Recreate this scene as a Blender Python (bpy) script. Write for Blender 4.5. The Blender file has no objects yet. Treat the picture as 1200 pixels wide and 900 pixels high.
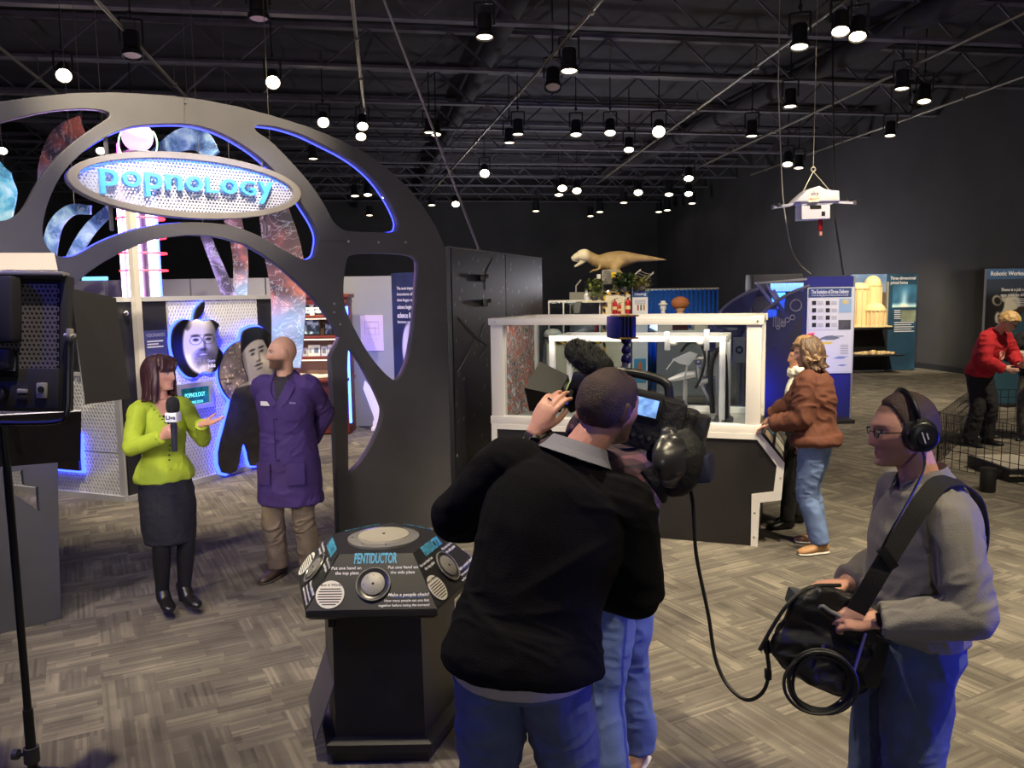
import bpy, bmesh, math, random
import numpy as np
from mathutils import Vector, Matrix
# ------------------------------------------------------------------ camera, world, big lights, exposure
SC = bpy.context.scene
COL = SC.collection
FPX, CAM_H = 960.0, 2.1
PITCH, ROLL = math.radians(6.42), math.radians(0.9)
_c, _s, _ca, _sa = math.cos(PITCH), math.sin(PITCH), math.cos(ROLL), math.sin(ROLL)
cam_data = bpy.data.cameras.new('camera')
cam_data.sensor_fit = 'HORIZONTAL'
cam_data.sensor_width = 36.0
cam_data.lens = FPX / 1200.0 * 36.0
cam_data.clip_start, cam_data.clip_end = 0.05, 200
cam = bpy.data.objects.new('camera', cam_data)
COL.objects.link(cam)
_fwd = Vector((0, _c, -_s)); _up0 = Vector((0, _s, _c)); _r0 = Vector((1, 0, 0))
_right = _r0 * _ca - _up0 * _sa
_up = _r0 * _sa + _up0 * _ca
_m = Matrix((_right, _up, -_fwd)).transposed().to_4x4()
_m.translation = (0, 0, CAM_H)
cam.matrix_world = _m
SC.camera = cam
world = bpy.data.worlds.new('hall_air'); SC.world = world
world.use_nodes = True
world.node_tree.nodes['Background'].inputs[0].default_value = (0.30, 0.30, 0.42, 1)
world.node_tree.nodes['Background'].inputs[1].default_value = 0.05
vs = SC.view_settings
vs.view_transform = 'Standard'
vs.look = 'None'
vs.exposure = 0.08
vs.gamma = 1.0
vs.use_curve_mapping = False
def srgb(c):
 out = []
 for v in c[:3]:
  v = v / 255.0
  out.append(v / 12.92 if v <= 0.04045 else ((v + 0.055) / 1.055) ** 2.4)
 return tuple(out)
def lamp(kind, name, loc, target, power, color, size=0.1, spot=60, blend=0.5, size_y=None):
 d = bpy.data.lights.new(name, kind)
 d.energy = power
 d.color = srgb(color)
 if kind == 'SPOT':
  d.spot_size = math.radians(spot); d.spot_blend = blend; d.shadow_soft_size = size
 elif kind == 'AREA':
  d.size = size
  if size_y: d.shape = 'RECTANGLE'; d.size_y = size_y
 else:
  d.shadow_soft_size = size
 o = bpy.data.objects.new(name, d); COL.objects.link(o)
 o.location = loc
 if target is not None:
  o.rotation_euler = (Vector(target) - Vector(loc)).to_track_quat('-Z', 'Y').to_euler()
 return o
WARM = (255, 238, 200)
BLUE = (50, 60, 255)
# the hall's ceiling spots: (position, aim, watts, cone)
SPOTS = [
 ((-3.4, 3.2, 5.7), (-2.2, 5.6, 0.8), 480, 50),
 ((-0.9, 2.7, 5.7), (-0.9, 3.2, 0.0), 900, 62),
 ((2.4, 0.8, 5.7), (2.1, 3.1, 0.0), 800, 58),
 ((4.5, 4.5, 5.7), (3.6, 5.5, 0.0), 1000, 80),
 ((1.6, 4.4, 5.7), (1.15, 7.0, 1.2), 800, 40),
 ((3.6, 4.6, 5.7), (2.7, 6.5, 0.6), 420, 60),
 ((7.0, 8.0, 5.7), (6.5, 11.0, 0.5), 1300, 70),
 ((8.0, 13.0, 5.7), (7.5, 17.0, 0.0), 1300, 80),
 ((1.6, 10.5, 5.7), (1.8, 15.0, 2.2), 1300, 40),
 ((4.5, 9.0, 5.7), (5.2, 13.0, 1.6), 700, 45),
 ((8.2, 17.0, 5.7), (9.2, 20.4, 1.6), 1500, 40),
 ((-3.0, 6.6, 5.7), (-3.4, 9.0, 1.1), 1500, 55),
 ((-1.0, 9.5, 5.7), (-2.6, 12.6, 1.2), 1100, 60),
 ((-3.5, 9.3, 5.7), (-3.2, 11.0, 0.0), 900, 80),
 ((5.5, 10.0, 5.7), (4.9, 12.2, 3.4), 500, 40),
 ((-0.4, 2.0, 5.7), (-2.3, 6.0, 3.6), 3000, 28),
 ((2.7, 3.5, 5.7), (2.0, 5.7, 0.0), 1250, 60),
]
for i, (p, a, w, cone) in enumerate(SPOTS):
 lamp('SPOT', 'hall_spot', p, a, w, WARM, 0.06, cone, 0.7)
# blue stage floods
lamp('SPOT', 'blue_flood', (4.2, 1.95, 0.85), (0.5, 2.5, 0.7), 330, BLUE, 0.12, 60, 0.7)
lamp('SPOT', 'blue_flood', (-4.2, 1.2, 4.6), (-1.0, 4.8, 0.9), 230, BLUE, 0.2, 80, 0.8)
# unseen fill lights, added to brighten the dark walls and ceiling
FILL_LIGHTS = [((-7.5, 15.0, 2.0), 90), ((2.85, 24.0, 2.0), 330), ((8.0, 24.0, 2.0), 200), ((7.5, 4.0, 2.4), 70), ((0.5, -3.0, 2.4), 120), ((-7.0, 5.0, 2.4), 70), ((-1.0, 30.0, 2.0), 380)]
for p, w in FILL_LIGHTS:
 lamp('POINT', 'added_fill_light', (p[0], p[1], p[2] + .22), None, w, (222, 220, 230), 0.12)
# ------------------------------------------------------------------ photo geometry helpers
def ray(x, y):
 a = (x - 600) / FPX; b = (450 - y) / FPX
 u = a * _ca + b * _sa; v = -a * _sa + b * _ca
 return np.array([u, _c + v * _s, v * _c - _s])
def at_z(x, y, z=0.0):
 r = ray(x, y); t = (z - CAM_H) / r[2]
 return np.array([0, 0, CAM_H]) + t * r
def at_y(x, y, Y):
 r = ray(x, y)
 return np.array([0, 0, CAM_H]) + r * (Y / r[1])
class Plane:
 """upright plane: origin (x,y), unit direction u to the right; n points to the viewer side"""
 def __init__(s, p0, u):
  s.p0 = np.array(p0, float); s.u = np.array(u, float) / np.hypot(*u)
  s.n = np.array([s.u[1], -s.u[0]])
 def st(s, x, y):
  r = ray(x, y); t = (s.n @ s.p0) / (s.n @ r[:2]); p = np.array([0, 0, CAM_H]) + r * t
  return np.array([(p[:2] - s.p0) @ s.u, p[2]])
 def w(s, a, z, d=0.0):
  q = s.p0 + s.u * a + s.n * d
  return np.array([q[0], q[1], z])
 def frame(s, a=0, z=0, d=0):
  """matrix whose x runs along the plane, y up, z towards the viewer"""
  o = s.w(a, z, d)
  m = Matrix(((s.u[0], 0, s.n[0], o[0]), (s.u[1], 0, s.n[1], o[1]), (0, 1, 0, o[2]), (0, 0, 0, 1)))
  return m
# ------------------------------------------------------------------ materials
MATS = {}
def nd(nt, t, **kw):
 n = nt.nodes.new(t)
 for k, v in kw.items():
  if k == 'inp':
   for a, b in v.items(): n.inputs[a].default_value = b
  else: setattr(n, k, v)
 return n
def mat(name, rgb, rough=0.6, metal=0.0, bump=None, var=None, emit=0.0, ecol=None, coat=0.0, spec=None, vcol=False, sheen=0.0, stretch=None):
 if name in MATS: return MATS[name]
 m = bpy.data.materials.new(name); MATS[name] = m
 m.use_nodes = True
 nt = m.node_tree; b = nt.nodes['Principled BSDF']
 col = srgb(rgb) + (1,)
 b.inputs['Base Color'].default_value = col
 b.inputs['Roughness'].default_value = rough
 b.inputs['Metallic'].default_value = metal
 if coat: b.inputs['Coat Weight'].default_value = coat
 if spec is not None: b.inputs['Specular IOR Level'].default_value = spec
 if sheen: b.inputs['Sheen Weight'].default_value = sheen
 L = nt.links
 src = None
 if vcol:
  a = nd(nt, 'ShaderNodeVertexColor', layer_name='Col'); src = a.outputs['Color']
 tc = None
 def coords():
  nonlocal tc
  if tc is None:
   tc = nd(nt, 'ShaderNodeTexCoord').outputs['Object']
   if stretch:
    mp = nd(nt, 'ShaderNodeMapping'); mp.inputs['Scale'].default_value = stretch
    L.new(tc, mp.inputs['Vector']); tc = mp.outputs['Vector']
  return tc
 if var:
  sc, amt = var
  n = nd(nt, 'ShaderNodeTexNoise', inp={'Scale': sc, 'Detail': 5.0}); L.new(coords(), n.inputs['Vector'])
  mr = nd(nt, 'ShaderNodeMapRange', inp={'To Min': 1 - amt, 'To Max': 1 + amt, 'From Min': 0.3, 'From Max': 0.7}); L.new(n.outputs['Fac'], mr.inputs['Value'])
  mx = nd(nt, 'ShaderNodeVectorMath', operation='SCALE'); mx.inputs[0].default_value = col[:3]
  if src is not None: L.new(src, mx.inputs[0])
  L.new(mr.outputs[0], mx.inputs['Scale']); src = mx.outputs[0]
 if src is not None: L.new(src, b.inputs['Base Color'])
 if bump:
  sc, st = bump
  n = nd(nt, 'ShaderNodeTexNoise', inp={'Scale': sc, 'Detail': 4.0}); L.new(coords(), n.inputs['Vector'])
  bp = nd(nt, 'ShaderNodeBump', inp={'Strength': st, 'Distance': 0.01}); L.new(n.outputs['Fac'], bp.inputs['Height'])
  L.new(bp.outputs[0], b.inputs['Normal'])
 if emit:
  b.inputs['Emission Color'].default_value = srgb(ecol or rgb) + (1,)
  if vcol: L.new(src, b.inputs['Emission Color'])
  b.inputs['Emission Strength'].default_value = emit
 return m
def glass(name, tint=(235, 240, 245), gloss=0.02):
 if name in MATS: return MATS[name]
 m = bpy.data.materials.new(name); MATS[name] = m; m.use_nodes = True
 nt = m.node_tree; nt.nodes.clear()
 o = nd(nt, 'ShaderNodeOutputMaterial'); t = nd(nt, 'ShaderNodeBsdfTransparent'); g = nd(nt, 'ShaderNodeBsdfGlossy')
 t.inputs[0].default_value = srgb(tint) + (1,); g.inputs['Roughness'].default_value = gloss
 f = nd(nt, 'ShaderNodeFresnel'); g0 = nd(nt, 'ShaderNodeNewGeometry'); mr = nd(nt, 'ShaderNodeMapRange', inp={'To Min': 1.45, 'To Max': 1 / 1.45}); nt.links.new(g0.outputs['Backfacing'], mr.inputs['Value']); nt.links.new(mr.outputs[0], f.inputs['IOR']); mx = nd(nt, 'ShaderNodeMixShader')
 nt.links.new(f.outputs[0], mx.inputs[0]); nt.links.new(t.outputs[0], mx.inputs[1]); nt.links.new(g.outputs[0], mx.inputs[2])
 nt.links.new(mx.outputs[0], o.inputs[0])
 return m
# ------------------------------------------------------------------ mesh helpers: a shape is (V, F)
def cat(*shapes):
 V = []; F = []; n = 0
 for s in shapes:
  if isinstance(s, list): s = cat(*s)
  v, f = s
  v = np.asarray(v, float).reshape(-1, 3)
  V.append(v); F += [tuple(int(i) + n for i in q) for q in f]; n += len(v)
 return (np.vstack(V) if V else np.zeros((0, 3)), F)
def xf(shape, M):
 v, f = shape; M = np.array(M)
 return (np.asarray(v) @ M[:3, :3].T + M[:3, 3], f)
def move(shape, d): return (np.asarray(shape[0]) + np.array(d), shape[1])
def unit(v):
 v = np.asarray(v, float); return v / max(1e-9, np.linalg.norm(v))
_bc = {}
def box(c, size, bev=0.0, R=None):
 sx, sy, sz = [q / 2 for q in size]
 if bev <= 0:
  v = np.array([(-sx, -sy, -sz), (sx, -sy, -sz), (sx, sy, -sz), (-sx, sy, -sz), (-sx, -sy, sz), (sx, -sy, sz), (sx, sy, sz), (-sx, sy, sz)])
  f = [(0, 3, 2, 1), (4, 5, 6, 7), (0, 1, 5, 4), (1, 2, 6, 5), (2, 3, 7, 6), (3, 0, 4, 7)]
 else:
  bm = bmesh.new(); bmesh.ops.create_cube(bm, size=1.0)
  for q in bm.verts: q.co = Vector((q.co.x * size[0], q.co.y * size[1], q.co.z * size[2]))
  bmesh.ops.bevel(bm, geom=list(bm.edges), offset=min(bev, 0.45 * min(size)), segments=2, profile=0.6, affect='EDGES')
  bm.verts.index_update()
  v = np.array([q.co[:] for q in bm.verts]); f = [tuple(p.index for p in q.verts) for q in bm.faces]; bm.free()
 if R is not None: v = v @ np.array(R)[:3, :3].T
 return (v + np.array(c, float), f)
def rz(a): return np.array(Matrix.Rotation(a, 3, 'Z'))
def rx(a): return np.array(Matrix.Rotation(a, 3, 'X'))
def ry(a): return np.array(Matrix.Rotation(a, 3, 'Y'))
def frame_of(d, ref=None):
 d = unit(d); ref = np.array([0, 0, 1.0]) if ref is None else np.asarray(ref, float)
 if abs(d @ unit(ref)) > 0.98: ref = np.array([1.0, 0, 0]) if abs(d[0]) < .9 else np.array([0, 1.0, 0])
 x = unit(np.cross(ref, d)); return x, np.cross(d, x)
def bar(p0, p1, w, h, ref=None):
 """square bar between two points"""
 p0 = np.array(p0, float); p1 = np.array(p1, float); x, y = frame_of(p1 - p0, ref)
 v = []
 for p in (p0, p1):
  for a, b in ((-1, -1), (1, -1), (1, 1), (-1, 1)): v.append(p + x * a * w / 2 + y * b * h / 2)
 return (np.array(v), [(0, 3, 2, 1), (4, 5, 6, 7), (0, 1, 5, 4), (1, 2, 6, 5), (2, 3, 7, 6), (3, 0, 4, 7)])
def catmull(P, sub):
 P = np.asarray(P, float)
 if sub <= 1 or len(P) < 3: return P
 Q = np.vstack([2 * P[0] - P[1], P, 2 * P[-1] - P[-2]]); out = []
 for i in range(1, len(Q) - 2):
  p0, p1, p2, p3 = Q[i - 1], Q[i], Q[i + 1], Q[i + 2]
  for k in range(sub):
   t = k / sub
   out.append(0.5 * ((2 * p1) + (-p0 + p2) * t + (2 * p0 - 5 * p1 + 4 * p2 - p3) * t * t + (-p0 + 3 * p1 - 3 * p2 + p3) * t ** 3))
 out.append(P[-1]); return np.array(out)
def loft(C, RX, RY, X, Y, n=16, cap=True):
 """rings of ellipses"""
 a = np.linspace(0, 2 * math.pi, n, endpoint=False); V = []; F = []
 m = len(C)
 for i in range(m):
  V.append(C[i] + np.outer(np.cos(a) * RX[i], X[i]) + np.outer(np.sin(a) * RY[i], Y[i]))
 V = np.vstack(V)
 for i in range(m - 1):
  for j in range(n):
   k = (j + 1) % n
   F.append((i * n + j, i * n + k, (i + 1) * n + k, (i + 1) * n + j))
 if cap:
  F.append(tuple(range(n - 1, -1, -1))); F.append(tuple((m - 1) * n + j for j in range(n)))
 return (V, F)
def tube(P, R, n=12, sub=4, flat=1.0, ref=None, cap=True, dome=False):
 P = np.asarray(P, float); R = np.asarray(R, float) * np.ones(len(P)) if np.ndim(R) == 0 else np.asarray(R, float)
 D = catmull(np.column_stack([P, R]), sub); C = D[:, :3]; R = np.maximum(D[:, 3], 1e-4)
 if dome:
  d0 = unit(C[0] - C[1]); d1 = unit(C[-1] - C[-2]); r0, r1 = R[0], R[-1]
  pre = [(C[0] + d0 * r0 * math.sin(t), r0 * math.cos(t)) for t in (1.35, 0.9, 0.45)]
  post = [(C[-1] + d1 * r1 * math.sin(t), r1 * math.cos(t)) for t in (0.45, 0.9, 1.35)]
  C = np.vstack([[q[0] for q in pre], C, [q[0] for q in post]]); R = np.concatenate([[q[1] for q in pre], R, [q[1] for q in post]])
 T = np.gradient(C, axis=0); X = []; Y = []
 x, y = frame_of(T[0], ref)
 for i in range(len(C)):
  t = unit(T[i]); x = unit(x - t * (x @ t)); y = np.cross(t, x); X.append(x); Y.append(y)
 return loft(C, R, R * flat, X, Y, n, cap)
def cyl(p0, p1, r0, r1=None, n=16):
 r1 = r0 if r1 is None else r1
 return tube([p0, p1], [r0, r1], n, 1)
def ball(c, r, nu=16, nv=10):
 r = np.ones(3) * r if np.ndim(r) == 0 else np.array(r)
 V = [(0, 0, 1)]; F = []
 for i in range(1, nv):
  t = math.pi * i / nv
  for j in range(nu):
   p = 2 * math.pi * j / nu; V.append((math.sin(t) * math.cos(p), math.sin(t) * math.sin(p), math.cos(t)))
 V.append((0, 0, -1)); last = len(V) - 1
 for j in range(nu):
  k = (j + 1) % nu
  F.append((0, 1 + j, 1 + k)); F.append((last, last - nu + k, last - nu + j))
  for i in range(nv - 2): F.append((1 + i * nu + j, 1 + (i + 1) * nu + j, 1 + (i + 1) * nu + k, 1 + i * nu + k))
 return (np.array(V) * r + np.array(c, float), F)
def ring(c, R, r, axis=(0, 0, 1), n=28, m=8, a0=0, a1=2 * math.pi, ry_=None):
 x, y = frame_of(axis); ry_ = R if ry_ is None else ry_
 full = abs(a1 - a0 - 2 * math.pi) < 1e-6
 a = np.linspace(a0, a1, n + 1)
 P = [np.array(c) + x * R * math.cos(t) + y * ry_ * math.sin(t) for t in a]
 return tube(P, r, m, 1, cap=not full)
def lathe(prof, n=24, c=(0, 0, 0)):
 """profile [(r,z)...] turned about z"""
 C = [np.array(c) + np.array([0, 0, z]) for r, z in prof]; R = [max(r, 1e-4) for r, z in prof]
 X = [np.array([1.0, 0, 0])] * len(C); Y = [np.array([0, 1.0, 0])] * len(C)
 return loft(C, R, R, X, Y, n)
def prism(poly, t, M=None):
 """convex/simple polygon (x,y) extruded +-t/2 along z, placed by M"""
 n = len(poly); P = np.array(poly, float)
 V = np.vstack([np.column_stack([P, np.full(n, t / 2)]), np.column_stack([P, np.full(n, -t / 2)])])
 F = [tuple(range(n)), tuple(range(2 * n - 1, n - 1, -1))] + [(i + n, (i + 1) % n + n, (i + 1) % n, i) for i in range(n)]
 s = (V, F)
 return xf(s, M) if M is not None else s
def cut_plate(outer, holes, t, M=None, bev=0.004):
 """flat plate with holes via a filled curve"""
 cu = bpy.data.curves.new('tmp', 'CURVE'); cu.dimensions = '2D'; cu.fill_mode = 'BOTH'; cu.extrude = t / 2 - bev; cu.bevel_depth = bev; cu.bevel_resolution = 1
 cu.offset = -bev
 for poly in [outer] + holes:
  sp = cu.splines.new('POLY'); sp.points.add(len(poly) - 1)
  for p, q in zip(sp.points, poly): p.co = (q[0], q[1], 0, 1)
  sp.use_cyclic_u = True
 o = bpy.data.objects.new('tmp', cu); COL.objects.link(o)
 me = bpy.data.meshes.new_from_object(o.evaluated_get(bpy.context.evaluated_depsgraph_get()))
 s = from_mesh(me); bpy.data.objects.remove(o); bpy.data.curves.remove(cu); bpy.data.meshes.remove(me)
 return xf(s, M) if M is not None else s
def from_mesh(me):
 v = np.empty(len(me.vertices) * 3); me.vertices.foreach_get('co', v)
 return (v.reshape(-1, 3), [tuple(p.vertices) for p in me.polygons])
def text(body, size, M=None, depth=0.002, align='CENTER', bold=0.0, width=None, spacing=1.0, shear=0.0):
 cu = bpy.data.curves.new('tmp', 'FONT'); cu.body = body; cu.size = size; cu.extrude = depth; cu.align_x = align; cu.align_y = 'CENTER'; cu.offset = bold * size; cu.resolution_u = 3
 cu.space_character = spacing; cu.shear = shear
 o = bpy.data.objects.new('tmp', cu); COL.objects.link(o)
 me = bpy.data.meshes.new_from_object(o.evaluated_get(bpy.context.evaluated_depsgraph_get()))
 s = from_mesh(me); bpy.data.objects.remove(o); bpy.data.curves.remove(cu); bpy.data.meshes.remove(me)
 v = s[0]
 if width:
  w = v[:, 0].max() - v[:, 0].min(); v[:, 0] *= width / w
 return xf((v, s[1]), M) if M is not None else (v, s[1])
def ob(name, shape, m, parent=None, smooth=35, col=None, mats=None, mi=None):
 v, f = shape
 me = bpy.data.meshes.new(name); me.from_pydata(np.asarray(v).tolist(), [], f)
 me.validate(); me.update()
 for q in (mats or [m]): me.materials.append(q)
 if mi is not None: me.polygons.foreach_set('material_index', np.asarray(mi, dtype=np.int32))
 if smooth:
  me.polygons.foreach_set('use_smooth', [True] * len(me.polygons))
  if smooth < 179: me.set_sharp_from_angle(angle=math.radians(smooth))
 if col is not None:
  at = me.color_attributes.new('Col', 'FLOAT_COLOR', 'POINT')
  c = np.ones((len(v), 4)); c[:, :3] = col; at.data.foreach_set('color', c.ravel())
 o = bpy.data.objects.new(name, me); COL.objects.link(o)
 if parent is not None:
  o.parent = parent
  o.matrix_parent_inverse = Matrix();
 return o
def tag(o, label=None, catg=None, group=None, kind=None):
 if label: o['label'] = label
 if catg: o['category'] = catg
 if group: o['group'] = group
 if kind: o['kind'] = kind
 return o
def thing(name, label, catg, loc=(0, 0, 0), yaw=0.0, group=None):
 o = bpy.data.objects.new(name, None); COL.objects.link(o); o.empty_display_size = 0.1
 o.location = tuple(float(q) for q in loc); o.rotation_euler = (0, 0, yaw)
 return tag(o, label, catg, group)
def wpart(name, shape, m, root, **kw):
 """part given in world coordinates under an unrotated thing"""
 sh = (np.asarray(shape[0], float) - np.array(root.location[:]), shape[1])
 return ob(name, sh, m, root, **kw)
def sub(name, shape, m, part, root, **kw):
 """sub-part given in world coordinates; its part sits at the thing's origin"""
 sh = (np.asarray(shape[0], float) - np.array(root.location[:]), shape[1])
 return ob(name, sh, m, part, **kw)
def struct(name, shape, m, parent=None, **kw):
 o = ob(name, shape, m, parent, **kw)
 if parent is None: o['kind'] = 'structure'
 return o
def copy_tree(o, parent=None):
 c = o.copy(); COL.objects.link(c); c.parent = parent
 for ch in list(o.children): copy_tree(ch, c)
 return c
rng = np.random.default_rng(7)
def hash3(I, s=0):
 h = np.sin(I[..., 0] * 127.1 + I[..., 1] * 311.7 + I[..., 2] * 74.7 + s * 19.19) * 43758.5453
 return h - np.floor(h)
def vnoise(P, s=0):
 I = np.floor(P); f = P - I; f = f * f * (3 - 2 * f); r = 0
 for dx in (0, 1):
  for dy in (0, 1):
   for dz in (0, 1):
    w = (f[..., 0] if dx else 1 - f[..., 0]) * (f[..., 1] if dy else 1 - f[..., 1]) * (f[..., 2] if dz else 1 - f[..., 2])
    r = r + w * hash3(I + np.array([dx, dy, dz]), s)
 return r
def fbm(P, oct=3, s=0):
 r = 0; a = 0.5
 for k in range(oct): r = r + a * vnoise(P * 2 ** k, s + k); a *= .5
 return r
def sstep(a, b, x):
 t = np.clip((x - a) / (b - a), 0, 1); return t * t * (3 - 2 * t)
def inside(poly, X, Y):
 P = np.array(poly); r = np.zeros(X.shape, bool); j = len(P) - 1
 for i in range(len(P)):
  xi, yi = P[i]; xj, yj = P[j]
  with np.errstate(divide='ignore', invalid='ignore'):
   r ^= ((yi > Y) != (yj > Y)) & (X < (xj - xi) * (Y - yi) / (yj - yi) + xi)
  j = i
 return r
def smooth_poly(P, sub=6):
 """closed smooth curve through the points"""
 P = np.asarray(P, float); n = len(P); out = []
 for i in range(n):
  p0, p1, p2, p3 = P[i - 1], P[i], P[(i + 1) % n], P[(i + 2) % n]
  for k in range(sub):
   t = k / sub
   out.append(0.5 * ((2 * p1) + (-p0 + p2) * t + (2 * p0 - 5 * p1 + 4 * p2 - p3) * t * t + (-p0 + 3 * p1 - 3 * p2 + p3) * t ** 3))
 return np.array(out)
def print_grid(poly, step, fn, M):
 """flat print: a fine grid inside poly (plane coordinates) with colours fn(X,Y) -> rgb 0..255"""
 P = np.array(poly); x0, y0 = P.min(0); x1, y1 = P.max(0)
 nx = max(2, int((x1 - x0) / step) + 1); ny = max(2, int((y1 - y0) / step) + 1)
 xs = np.linspace(x0, x1, nx); ys = np.linspace(y0, y1, ny)
 X, Y = np.meshgrid(xs, ys); ok = inside(poly, (X[:-1, :-1] + X[1:, 1:]) / 2, (Y[:-1, :-1] + Y[1:, 1:]) / 2)
 idx = np.arange(nx * ny).reshape(ny, nx)
 ii = np.argwhere(ok)
 F = [(int(idx[a, b]), int(idx[a, b + 1]), int(idx[a + 1, b + 1]), int(idx[a + 1, b])) for a, b in ii]
 C = np.clip(fn(X.ravel(), Y.ravel()), 0, 255) / 255.0
 C = np.where(C <= .04045, C / 12.92, ((C + .055) / 1.055) ** 2.4)
 V = np.column_stack([X.ravel(), Y.ravel(), np.zeros(nx * ny)])
 used = np.unique(np.array(F).ravel()); mp = -np.ones(nx * ny, int); mp[used] = np.arange(len(used))
 F = [tuple(int(mp[i]) for i in q) for q in F]
 return xf((V[used], F), M), C[used]
def offset_m(M, d):
 return M @ Matrix.Translation((0, 0, d))
# ------------------------------------------------------------------ people
def remesh(shape, voxel, it=2):
 v, f = shape
 me = bpy.data.meshes.new('tmp'); me.from_pydata(np.asarray(v).tolist(), [], f); me.update()
 bm = bmesh.new(); bm.from_mesh(me); bmesh.ops.recalc_face_normals(bm, faces=bm.faces); bm.to_mesh(me); bm.free()
 o = bpy.data.objects.new('tmp', me); COL.objects.link(o)
 md = o.modifiers.new('r', 'REMESH'); md.mode = 'VOXEL'; md.voxel_size = voxel; md.adaptivity = 0
 m2 = bpy.data.meshes.new_from_object(o.evaluated_get(bpy.context.evaluated_depsgraph_get()))
 n = len(m2.vertices); V = np.empty(n * 3); m2.vertices.foreach_get('co', V); V = V.reshape(-1, 3)
 E = np.empty(len(m2.edges) * 2, dtype=np.int64); m2.edges.foreach_get('vertices', E); E = E.reshape(-1, 2)
 F = [tuple(p.vertices) for p in m2.polygons]
 bpy.data.objects.remove(o); bpy.data.meshes.remove(me); bpy.data.meshes.remove(m2)
 deg = np.bincount(E.ravel(), minlength=n).astype(float)[:, None]; deg[deg == 0] = 1
 for _ in range(it):
  for lam in (0.6, -0.45):
   S = np.zeros_like(V)
   for k in range(3):
    S[:, k] = np.bincount(E[:, 0], V[E[:, 1], k], n) + np.bincount(E[:, 1], V[E[:, 0], k], n)
   V = V + lam * (S / deg - V)
 return (V, F)
def normals(shape):
 V, F = shape; N = np.zeros_like(V)
 Q = np.array([q[:3] for q in F]); n = np.cross(V[Q[:, 1]] - V[Q[:, 0]], V[Q[:, 2]] - V[Q[:, 0]])
 for k in range(3):
  for c in range(3): N[:, c] += np.bincount(Q[:, k], n[:, c], len(V))
 return N / np.maximum(np.linalg.norm(N, axis=1, keepdims=True), 1e-9)
def wrinkle(shape, amp, scale=14.0, seed=0, aniso=(1, 1, .6)):
 V, F = shape; N = normals(shape)
 w = np.sin(V @ np.array([3, 2, 6.]) * 1.7 + 3 * vnoise(V * 4, seed)) * .5
 d = fbm(V * scale * np.array(aniso), 2, seed) * 2 - .8
 r = 1 - np.abs(2 * vnoise(V * scale * .8 * np.array(aniso) + w[:, None], seed + 5) - 1) * 1.6
 r2 = np.clip(1 - np.abs(2 * vnoise(V * scale * 1.9 * np.array(aniso)[::-1] + 2 * w[:, None], seed + 9) - 1) * 2.2, -.2, 1)
 return (V + N * ((d * .6 + r * .9 + r2 * .6) * amp)[:, None], F)
SEC_M = [(0, .13, .09, 0), (.08, .165, .115, 0), (.15, .175, .125, -.005), (.28, .165, .118, 0), (.4, .152, .114, .005), (.55, .160, .122, .006), (.7, .176, .128, .004), (.8, .172, .118, 0), (.88, .145, .098, -.008), (.94, .098, .078, -.008), (1, .060, .064, 0)]
SEC_F = [(0, .13, .09, 0), (.08, .168, .115, 0), (.15, .178, .122, -.006), (.28, .155, .106, 0), (.4, .132, .096, .004), (.55, .140, .115, .012), (.68, .152, .132, .018), (.8, .148, .108, .006), (.88, .125, .084, -.005), (.94, .082, .066, -.006), (1, .050, .054, 0)]
def head_shape(fem=False, o=0.0, nu=64, nv=48):
 """head around its centre, x right, y forward, z up (metres, 0.23 tall)"""
 V, F = ball((0, 0, 0), 1.0, nu, nv)
 d = V.copy(); x, y, z = d[:, 0], d[:, 1], d[:, 2]
 W, D, Hh = .077, .098, .116
 X = x * W; Y = y * D; Z = z * Hh
 low = np.clip(-z, 0, 1)
 X *= 1 - .30 * low ** 1.6
 full = 1 / np.maximum(np.sqrt(np.clip(1 - z * z, 0, 1)), .42)
 wf = sstep(.0, .5, low) * sstep(.0, .5, y / np.maximum(np.sqrt(1 - z * z), .05))
 Y = np.where(y < 0, Y * (1 - .35 * low ** 1.5), Y * (1 + (full * .90 - 1) * wf))
 X *= 1 + (full * .82 - 1) * wf * .5 * sstep(.0, .5, low)
 Y += .006 * low ** 1.5
 Y -= np.where(y > 0, .006 * np.clip(z, 0, 1) ** 2, 0)
 Y += np.where(y < 0, -.008 * np.clip(z + .3, 0, 1), 0)
 fr = sstep(0.15, .75, y)
 g = lambda cx, cz, sx, sz: np.exp(-((X - cx) / sx) ** 2 - ((Z - cz) / sz) ** 2)
 Y -= fr * .006 * (1 - np.clip(np.abs(X) / .06, 0, 1) ** 2) * 0
 Y += fr * (.006 * g(0, .027, .05, .012))
 for sx in (-1, 1):
  Y -= fr * .014 * g(sx * .031, .006, .017, .013)
  Y += fr * .006 * g(sx * .043, -.022, .02, .018)
  Y += fr * .006 * g(sx * .031, .005, .011, .007)
 t = np.clip((.016 - Z) / .052, 0, 1)
 nose = np.where((Z < .018) & (Z > -.048), (.006 + .020 * t) * sstep(-.048, -.036, Z), 0)
 Y += fr * nose * np.exp(-(X / (.008 + .007 * t)) ** 2)
 Y += fr * (.0075 * g(0, -.059, .022, .006) + .0075 * g(0, -.071, .019, .006) - .003 * g(0, -.065, .022, .002))
 Y -= fr * .004 * g(0, -.084, .025, .007)
 Y += fr * (.010 if not fem else .006) * g(0, -.100, .022, .014)
 V = np.column_stack([X, Y, Z])
 if o: V = V + o * unit_rows(d)
 return (V, F)
def unit_rows(A): return A / np.maximum(np.linalg.norm(A, axis=1, keepdims=True), 1e-9)
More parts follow.
